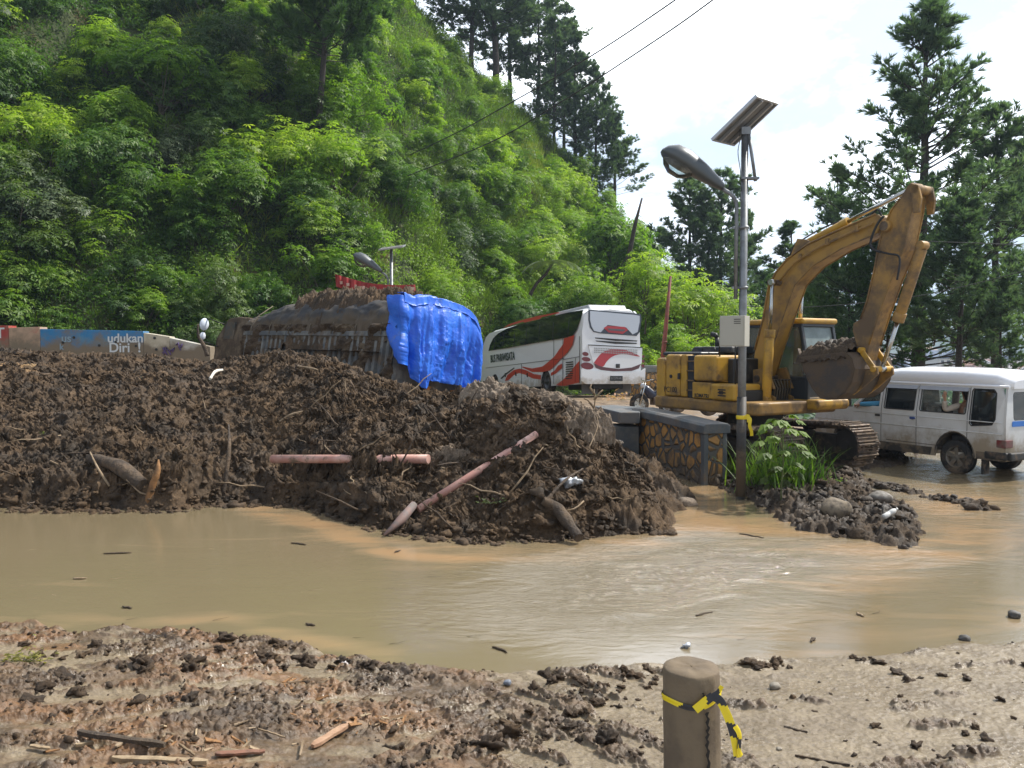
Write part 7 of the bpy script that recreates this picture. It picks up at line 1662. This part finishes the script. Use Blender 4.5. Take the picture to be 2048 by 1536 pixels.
# silt slabs on the crown of the pile
def slabp(c,axx,ayy,hz_,seed,label,rot,tl=(0,0)):
    u_,w_=np.meshgrid(np.linspace(-1,1,120),np.linspace(-1,1,80),indexing='ij'); rr_=np.sqrt(u_**2+w_**2)+.22*fbm(u_*1.5+seed,w_*1.5,4,seed)
    k=np.clip(1-rr_**3,0,1)**.45; z=hz_*k*(.75+.4*fbm(u_*1.8,w_*1.8,3,seed+3))+.22*hz_*ridg(u_*1.6,w_*1.6,4,seed+1)*k+.05*fbm(u_*6,w_*6,5,seed+2,.65)*k+.05*lumps(u_*7,w_*7,seed+4)*(fbm(u_*2,w_*2,3,seed+5)>.1)-.25*(rr_>1)
    Mx=Matrix.Translation(c)@Euler((tl[0],tl[1],rot)).to_matrix().to_4x4(); p_=np.stack([u_*axx,w_*ayy,z,np.ones_like(z)],-1)@np.array(Mx).T
    o=grid_obj('silt_slab',p_[...,:3],M_silt,True); tag(o,label,'mud slab'); return o
c_=on(1075,812,-.10); slabp(c_,.85,.50,.24,811,'large pale grey slab of silt on the crown of the pile before the bus',R(-24),(R(20),R(13)))
c_=on(985,785,-.08); slabp(c_,.62,.42,.24,821,'smaller pale slab of silt left of the large one',R(-8),(R(16),R(2)))
c_=on(1165,850,-.08); slabp(c_,.40,.42,.26,831,'pale lump of silt touching the drain pillar mud',R(-40),(R(22),R(18)))
c_=on(905,912,-.05); slabp(c_,.42,.24,.13,841,'smooth flat lump covering the end of the level pipe',R(4),(R(18),0))
M_tan=mudmat('tan_silt',(.20,.12,.06),(.34,.22,.11),(.42,.30,.17),.5,.3)
c_=on(12,742,-.05); so_=slabp(c_,.75,.50,.10,861,'flat tan patch of wet silt at the far left of the pile',0,(R(14),0)); so_.data.materials[0]=M_tan
# bottle, bag
def lathe_obj(name,prof,m,M_,label,cat,par=None):
    q=MB(); q.lathe(prof,(0,0,0),'z',20); o=q.build(name,m); o.data.transform(M_); 
    if label: tag(o,label,cat)
    return o
bp_=Vector((G(1778,1063).x,G(1778,1063).y-.02,.24)); Mx=Matrix.Translation(bp_)@Matrix.Rotation(R(70),4,'Y')@Matrix.Rotation(0,4,'X'); Mx=Matrix.Translation(bp_)@Matrix.Rotation(R(18),4,'Z')@Matrix.Rotation(R(66),4,'Y')
bo2=lathe_obj('plastic_bottle',[(0,-.11),(.031,-.11),(.034,-.10),(.034,-.03),(.031,-.025),(.031,.0),(.034,.005),(.034,.06),(.022,.085),(.013,.095),(.013,.10)],mat('bottle_white',(.62,.61,.58),.35,dirt=(.3,.25,.18),dsc=8,dlo=.5,dhi=.8),Mx,'dirty white plastic bottle lying on the end of the mud heap','bottle')
q=MB(); q.lathe([(0,.122),(.015,.122),(.015,.10),(0,.10)],(0,0,0),'z',16); o=q.build('cap',mat('cap_white',(.6,.6,.58),.4),bo2); o.data.transform(Mx)
def bag(c,s,label,sd_,m):
    V=clod_shape(IV3,sd_,.7)*np.array([1.0,.7,1.1]); me=np_mesh('plastic_bag',V*s,IF3,[m],False); o=mobj('plastic_bag',me,loc=c); tag(o,label,'plastic bag'); return o
BAGM=mat('clear_plastic',(.50,.53,.58),.2,col2=(.28,.29,.30),sc=12,spec=.9,bump=.6,bsc=30)
bag(on(1142,972,.08),.10,'crumpled clear plastic bag on the right of the mud pile',851,BAGM); bag(Vector(G(1371,1293,.01)),.035,'small torn plastic bag floating just beyond the bollard',852,BAGM)
bag(bankpt(690,1322)+Vector((0,0,.012)),.022,'small white plastic scrap at the near shoreline',853,mat('white_scrap',(.65,.6,.6),.4))
# sticks and litter floating on the water
rk=random.Random(5); fl_=[(235,1107,.30,4,'muddy stick floating at the left of the water'),(598,1088,.22,-14,'dark stick floating below the pile, left of the pipe foot'),(1408,1228,.20,18,'short hollow stick floating near the bollard'),(1503,1072,.32,-24,'dark curved twig in the ripples beside the mud heap'),(255,1215,.12,-12,'small twig knot floating low on the left'),(620,1250,.10,-12,'tiny dark twig near the left shore'),(1000,1300,.16,-25,'thin twig by the shore left of the bollard'),(160,1157,.13,2,'thin pale twig at the far left of the water'),(795,1103,.10,30,'clump of leaves floating under the pipe foot'),(1625,1280,.10,30,'dark leaf scrap near the right shoreline'),(1720,1230,.1,-40,'pale twig in the reflection at the right')]
for x_,y_,L,a_,lab in fl_:
    p=Vector(G(x_,y_,.006)); q=MB(); Y_=p.y/ (1.0); pts=[Vector((-L/2+L*i/5,rk.uniform(-.012,.012),.004)) for i in range(6)]; q.tube(pts,[.006,.009,.011,.010,.008,.004],7); o=q.build('floating_stick',LOGM if 'pale' not in lab else DRYW,loc=p,rot=(0,0,R(a_)*1.8)); tag(o,lab,'stick')
for k in range(70):
    x_=rk.uniform(40,2000); y_=rk.uniform(1090,1290)
    if y_>float(interp(x_,shore))-8: continue
    p=Vector(G(x_,y_,.003)); src=stick_protos[k%5]; o=src.copy(); COL.objects.link(o); s=rk.uniform(.12,.3); o.location=p; o.scale=(s,s,s*.4); o.rotation_euler=(0,0,rk.uniform(-.6,.6)); tag(o,'tiny dark twig floating on the brown water','twig','tiny twigs floating on the water')
# boards and chips, near left
def board(x0,y0,x1,y1,w_,th,label,m,name='wood_board',lift=.02):
    a=bankpt(x0,y0)+Vector((0,0,lift)); b=bankpt(x1,y1)+Vector((0,0,lift)); d=b-a; L=d.length; X_=d.normalized(); Yv=Vector((0,0,1)).cross(X_).normalized(); Zv=X_.cross(Yv); r=random.Random(int(x0+y0)); q=MB(); n=9; rings=[]
    for i in range(n):
        t=i/(n-1); c=a+d*t; ww=w_*(1 if 0<i<n-1 else r.uniform(.3,.7))*r.uniform(.9,1.08); hh=th*r.uniform(.85,1.1); c+=Zv*r.uniform(-.002,.002)
        rings.append([tuple(c+Yv*sx_*ww/2+Zv*sz_*hh/2) for sx_,sz_ in((-1,-1),(1,-1),(1,1),(0,1.15),(-1,1))])
    q.loft(rings,smooth=False); o=q.build(name,m); tag(o,label,'wood'); return o
board(225,1525,415,1532,.035,.022,'longest pale-edged board at the bottom left',PALEW); board(158,1485,330,1500,.030,.022,'dark split board above the longest one',LOGM)
board(150,1498,188,1490,.02,.014,'short cream offcut left of the dark split board',PALEW); board(232,1515,262,1470,.025,.008,'upright sliver crossing between the two boards',DRYW); board(60,1499,100,1497,.02,.010,'thin cream chip at the far bottom left',PALEW)
board(430,1515,530,1510,.035,.012,'flat reddish board in the bottom middle left',mat('red_wood',(.22,.10,.06),.8,col2=(.13,.07,.045),sc=6,bump=.5)); board(322,1475,362,1482,.012,.010,'narrow pale stick end above the boards',PALEW); board(358,1482,390,1518,.010,.010,'narrow bent stick slanting down to the boards',DRYW)
board(625,1500,700,1455,.045,.016,'peeled pale log splinter pointing up at the bottom centre',mat('peeled_wood',(.42,.26,.16),.7,col2=(.30,.17,.10),sc=8,bump=.6)); board(515,1465,570,1482,.008,.008,'thin grey twig left of the peeled splinter',DRYW); board(600,1520,606,1490,.01,.01,'thin twig below the peeled splinter',DRYW)
board(1568,1455,1615,1467,.014,.010,'dark flat stick right of the bollard',LOGM,'stick',.006); board(1590,1512,1700,1532,.01,.01,'thin dark stick low on the right bank',LOGM,'stick',.003)
chips=[]
for k in range(4):
    q=MB(); V=[Vector((rk.uniform(-.02,-.012),-.006,0)),Vector((.025,-.004,.003)),Vector((.018,.006,.001)),Vector((-.02,.007,.003))]; V+=[v+Vector((.001,0,.005)) for v in V]; q.add(V,[(0,3,2,1),(4,5,6,7),(0,1,5,4),(1,2,6,5),(2,3,7,6),(3,0,4,7)]); chips.append(q.build('wood_chip',[SPL,PALEW,DRYW,SPL][k]))
for k in range(80):
    cx,cy,sx,sy=rk.choice([(400,1485,60,10),(720,1450,45,12),(770,1440,30,10),(330,1500,110,16),(650,1400,60,25),(600,1360,60,20)]); x_,y_=rk.gauss(cx,sx),rk.gauss(cy,sy)
    if y_>1534: continue
    p=bankpt(x_,y_)+Vector((0,0,.006)); o=chips[k] if k<4 else chips[k%4].copy()
    if k>=4: COL.objects.link(o)
    s=rk.uniform(.5,1.6); o.location=p; o.scale=(s*1.3,s,s); o.rotation_euler=(rk.uniform(-.5,.5),rk.uniform(-.5,.5),rk.uniform(0,3.1)); tag(o,'small splintered wood chip on the near bank','wood chip','wood chips on the near bank')
# ============================================================ PLANTS NEAR
GRM=leafmat('grass_blades',[(.05,.10,.02),(.09,.17,.03),(.14,.23,.045),(.22,.28,.07)],.4,.4)
def grass_clump(c,n,Lm,spread,label,seed,wd=.012,droop=1.0,m=None,name='grass_clump'):
    r=np.random.default_rng(seed); VV=[];FF=[];TT=[];b=0
    for i in range(n):
        a=r.uniform(0,6.28); el=r.uniform(.7,1.45); L=Lm*r.uniform(.4,1.1); p=np.array([r.normal()*spread*.35,r.normal()*spread*.25,-.03]); d=np.array([math.cos(a)*math.cos(el),math.sin(a)*math.cos(el),math.sin(el)]); side=unit(np.cross(d,[0,0,1.])); k=8; w0=wd*r.uniform(.6,1.3); t=np.clip(r.normal(.5,.25),0,1)
        for j in range(k+1):
            f=j/k; ww=w0*(1-f**2.2)*(.6+.8*min(1,f*4)*.5)+.0006; VV+= [p-side*ww,p+side*ww]; d=unit(d+np.array([0,0,-.10*droop*f*L/.5])); p=p+d*L/k
            if j: FF.append((b+2*j-2,b+2*j-1,b+2*j+1,b+2*j)); TT.append(t)
        b+=2*(k+1)
    o=mobj(name,np_mesh(name,np.array(VV),np.array(FF),[m or GRM],True,TT),loc=c); tag(o,label,'grass'); return o
gc=Vector(G(1560,985)); grass_clump(Vector((gc.x-.05,gc.y,.08)),330,1.0,.75,'tall green grass clump growing between the lamp pole and excavator track',61,.011)
grass_clump(Vector((gc.x+.35,gc.y+.1,.10)),170,.85,.6,'right-hand grass tuft against the excavator track',62,.009); grass_clump(Vector(G(1462,962))+Vector((0,.1,.08)),110,.42,.3,'low grass tuft between the wall end and lamp pole',63,.008)
def lobed_plant():
    root=empty('weed_plant',Vector(G(1562,1015))+Vector((0,0,.06))); tag(root,'broad-leaved weed with lobed leaves, muddy below and bright on top','plant'); r=np.random.default_rng(71)
    q=MB(); st=[(0,0,-.05),(.0,0,.25),(.02,-.02,.6),(.0,.0,1.0),(-.02,.0,1.22)]; q.tube(st,[.013,.012,.010,.008,.004],7); 
    C=[];D=[];N_=[];L_=[];T=[]
    for i in range(30):
        z=.22+1.02*(i/29)**.9; a=i*2.4; ln=.10+.14*math.sin(PI*min(.9,(z-.15)/1.15))+.05; base=np.array([0,0,z]); e=base+np.array([math.cos(a)*ln,math.sin(a)*ln*.8,.05+.03*r.normal()]); q.tube([tuple(base),tuple((base+e)/2+np.array([0,0,.02])),tuple(e)],[.004,.003,.003],4,cap=False)
        dr=np.array([math.cos(a),math.sin(a),-.45 if z>.5 else -1.1]); 
        sz=.24*(.7+.5*r.random())*(1.05 if z>.6 else .85)
        for k,off in enumerate((-1.15,-.6,0,.6,1.15)):
            c,s=math.cos(off),math.sin(off); C.append(e); D.append([dr[0]*c-dr[1]*s,dr[0]*s+dr[1]*c,dr[2]]); N_.append([0.2,-.3,1]); L_.append(sz*(1,1.1,1.3,1.1,1)[k]*.62); T.append(float(np.clip(.25+(z-.2)*1.1+r.normal()*.08,0,1)))
    q.build('stem',mat('green_stem',(.10,.12,.04),.7),root,recalc=False); V,F=leaves(np.array(C),np.array(D,float),np.array(N_,float),np.array(L_),np.array(L_)*.62,.05)
    lm=leafmat('weed_leaves',[(.085,.065,.03),(.08,.085,.025),(.10,.16,.02),(.19,.27,.03)],.35); mobj('leaves',np_mesh('leaves',V,F,[lm],False,T),root)
lobed_plant()
def small_weed(c,n,s,label,seed,m,cat='plant'):
    r=np.random.default_rng(seed); root=empty('weed_plant',c); tag(root,label,cat); C=np.stack([r.normal(size=n)*s,r.normal(size=n)*s*.5,np.abs(r.normal(size=n))*s*.35],-1); a=r.uniform(0,6.28,n); D=np.stack([np.cos(a),np.sin(a),r.uniform(.0,.9,n)],-1); V,F=leaves(C,D,np.tile([0,0,1.],(n,1))+rvec(n,r)*.4,r.uniform(.5,1,n)*s*.7,r.uniform(.5,1,n)*s*.22,.2)
    mobj('leaves',np_mesh('leaves',V,F,[m],False,r.uniform(0,1,n)),root); q=MB()
    for k in range(8): q.tube([(0,0,0),tuple(C[k])],[.003,.002],4,cap=False)
    q.build('stem',MATS['green_stem'],root,recalc=False)
small_weed(bankpt(45,1325),110,.10,'flattened yellow-green weed on the near bank at the far left',81,leafmat('yellow_weed',[(.10,.10,.03),(.20,.19,.05),(.30,.27,.09)],.3))
small_weed(on(985,1015,.03),26,.10,'sprig of narrow green leaves on the lower right of the pile',82,LM_pale); small_weed(on(95,875,.03),14,.09,'single green leafy sprig on the left of the pile',83,LM_bright)
small_weed(Vector(P(1248,800,24)),60,.30,'small dry reddish weed on the mud beyond the wall',84,leafmat('dry_weed',[(.20,.10,.05),(.35,.22,.12),(.5,.33,.2)],.3))
small_weed(Vector((gc.x+.75,gc.y+.15,.12)),90,.14,'low leafy weed at the right foot of the grass',85,LM_bright); small_weed(Vector(G(1480,955))+Vector((0,0,.1)),90,.16,'low green creeper behind the lamp pole foot',86,LM_mid)

# ============================================================ LABELS THAT SINGLE OUT REPEATS
ORD=['first','second','third','fourth','fifth','sixth','seventh','eighth','ninth','tenth','eleventh','twelfth','thirteenth','fourteenth','fifteenth','sixteenth','seventeenth','eighteenth','nineteenth','twentieth','twenty-first','twenty-second','twenty-third','twenty-fourth','twenty-fifth']
def relabel(objs,cell,base):
    C={}
    for o in objs:
        M=o.location; x,y=proj(np.array([M.x,M.y,M.z])); C.setdefault((base(o),cell(float(x),float(y))),[]).append((float(x),o))
    for (b,c),L in C.items():
        L.sort(key=lambda t:t[0])
        for i,(x,o) in enumerate(L):
            o['label']=(b+' '+c) if len(L)==1 else (ORD[i] if i<25 else 'number %d'%(i+1))+' from left of the '+b+'s '+c
tr=[o for o in S.objects if o.get('group')=='shrub trees on the hillside']
cb={'bright':'bright yellow-green tree','mid-green':'mid-green shrub','dark':'dark green shrub','greyish':'greyish pale shrub'}
def tcell(x,y):
    h=['above the painted wall','above the truck cab','above the blue tarp','above the coach','above the excavator tail'][int(np.searchsorted([415,620,950,1260],x))]
    v=['at the hilltop','high','halfway up','low','at the foot'][int(np.searchsorted([120,260,400,530],y))]
    return v+' '+h
relabel(tr,tcell,lambda o:cb[o['label'].split()[0]])
relabel([o for o in S.objects if o.get('group')=='houses of the distant valley town'],lambda x,y:['behind the boom','above the van windscreen','above the van roof','above the van tail','at the right edge'][int(np.searchsorted([1760,1850,1940,2030],x))]+[', farthest row',', far row',', middle row',', near row'][int(np.searchsorted([718,724,731],y))],lambda o:'pitched-roof house')
relabel([o for o in S.objects if o.get('group')=='mud clods on the near bank'],lambda x,y:(['at the far left','left of the planks','above the planks','above the splinter','left of the ribs','on the ribs','left of the bollard','beside the bollard','right of the round stone','at the far right'][int(np.searchsorted([200,350,500,850,1050,1180,1330,1500,1800],x))])+[' along the shoreline',' high on the bank',' halfway down',' near the bottom'][int(np.searchsorted([1325,1370,1425],y))],lambda o:'clod')
relabel([o for o in S.objects if o.get('group')=='sticks scattered over the landslide mud'],lambda x,y:(['left of the sunken log','above the sunken log','near the level pipe','near the slanting pipe','right of the slanting pipe'][int(np.searchsorted([180,420,800,1080],x))])+[' high on the pile',' halfway down the pile',' near the water'][int(np.searchsorted([850,960],y))],lambda o:'broken stick')
relabel([o for o in S.objects if o.get('group')=='tiny twigs floating on the water'],lambda x,y:(['at the far left','under the pile','in the ripples','at the right'][int(np.searchsorted([500,1100,1550],x))])+[' of the far water',' of the mid water',' of the near water'][int(np.searchsorted([1150,1230],y))],lambda o:'tiny floating twig')
# ============================================================ HAZE
hz=MB(); hz.b2(-7000,9000,-300,5600,-95,470); m=bpy.data.materials.new('haze'); m.use_nodes=True; t=m.node_tree; t.nodes.clear()
o_=t.nodes.new('ShaderNodeOutputMaterial'); pv=t.nodes.new('ShaderNodeVolumePrincipled'); pv.inputs['Color'].default_value=(.62,.78,1,1); pv.inputs['Density'].default_value=.00042; pv.inputs['Anisotropy'].default_value=.2
t.links.new(pv.outputs[0],o_.inputs['Volume']); ho=hz.build('haze',m); tag(ho,kind='stuff')
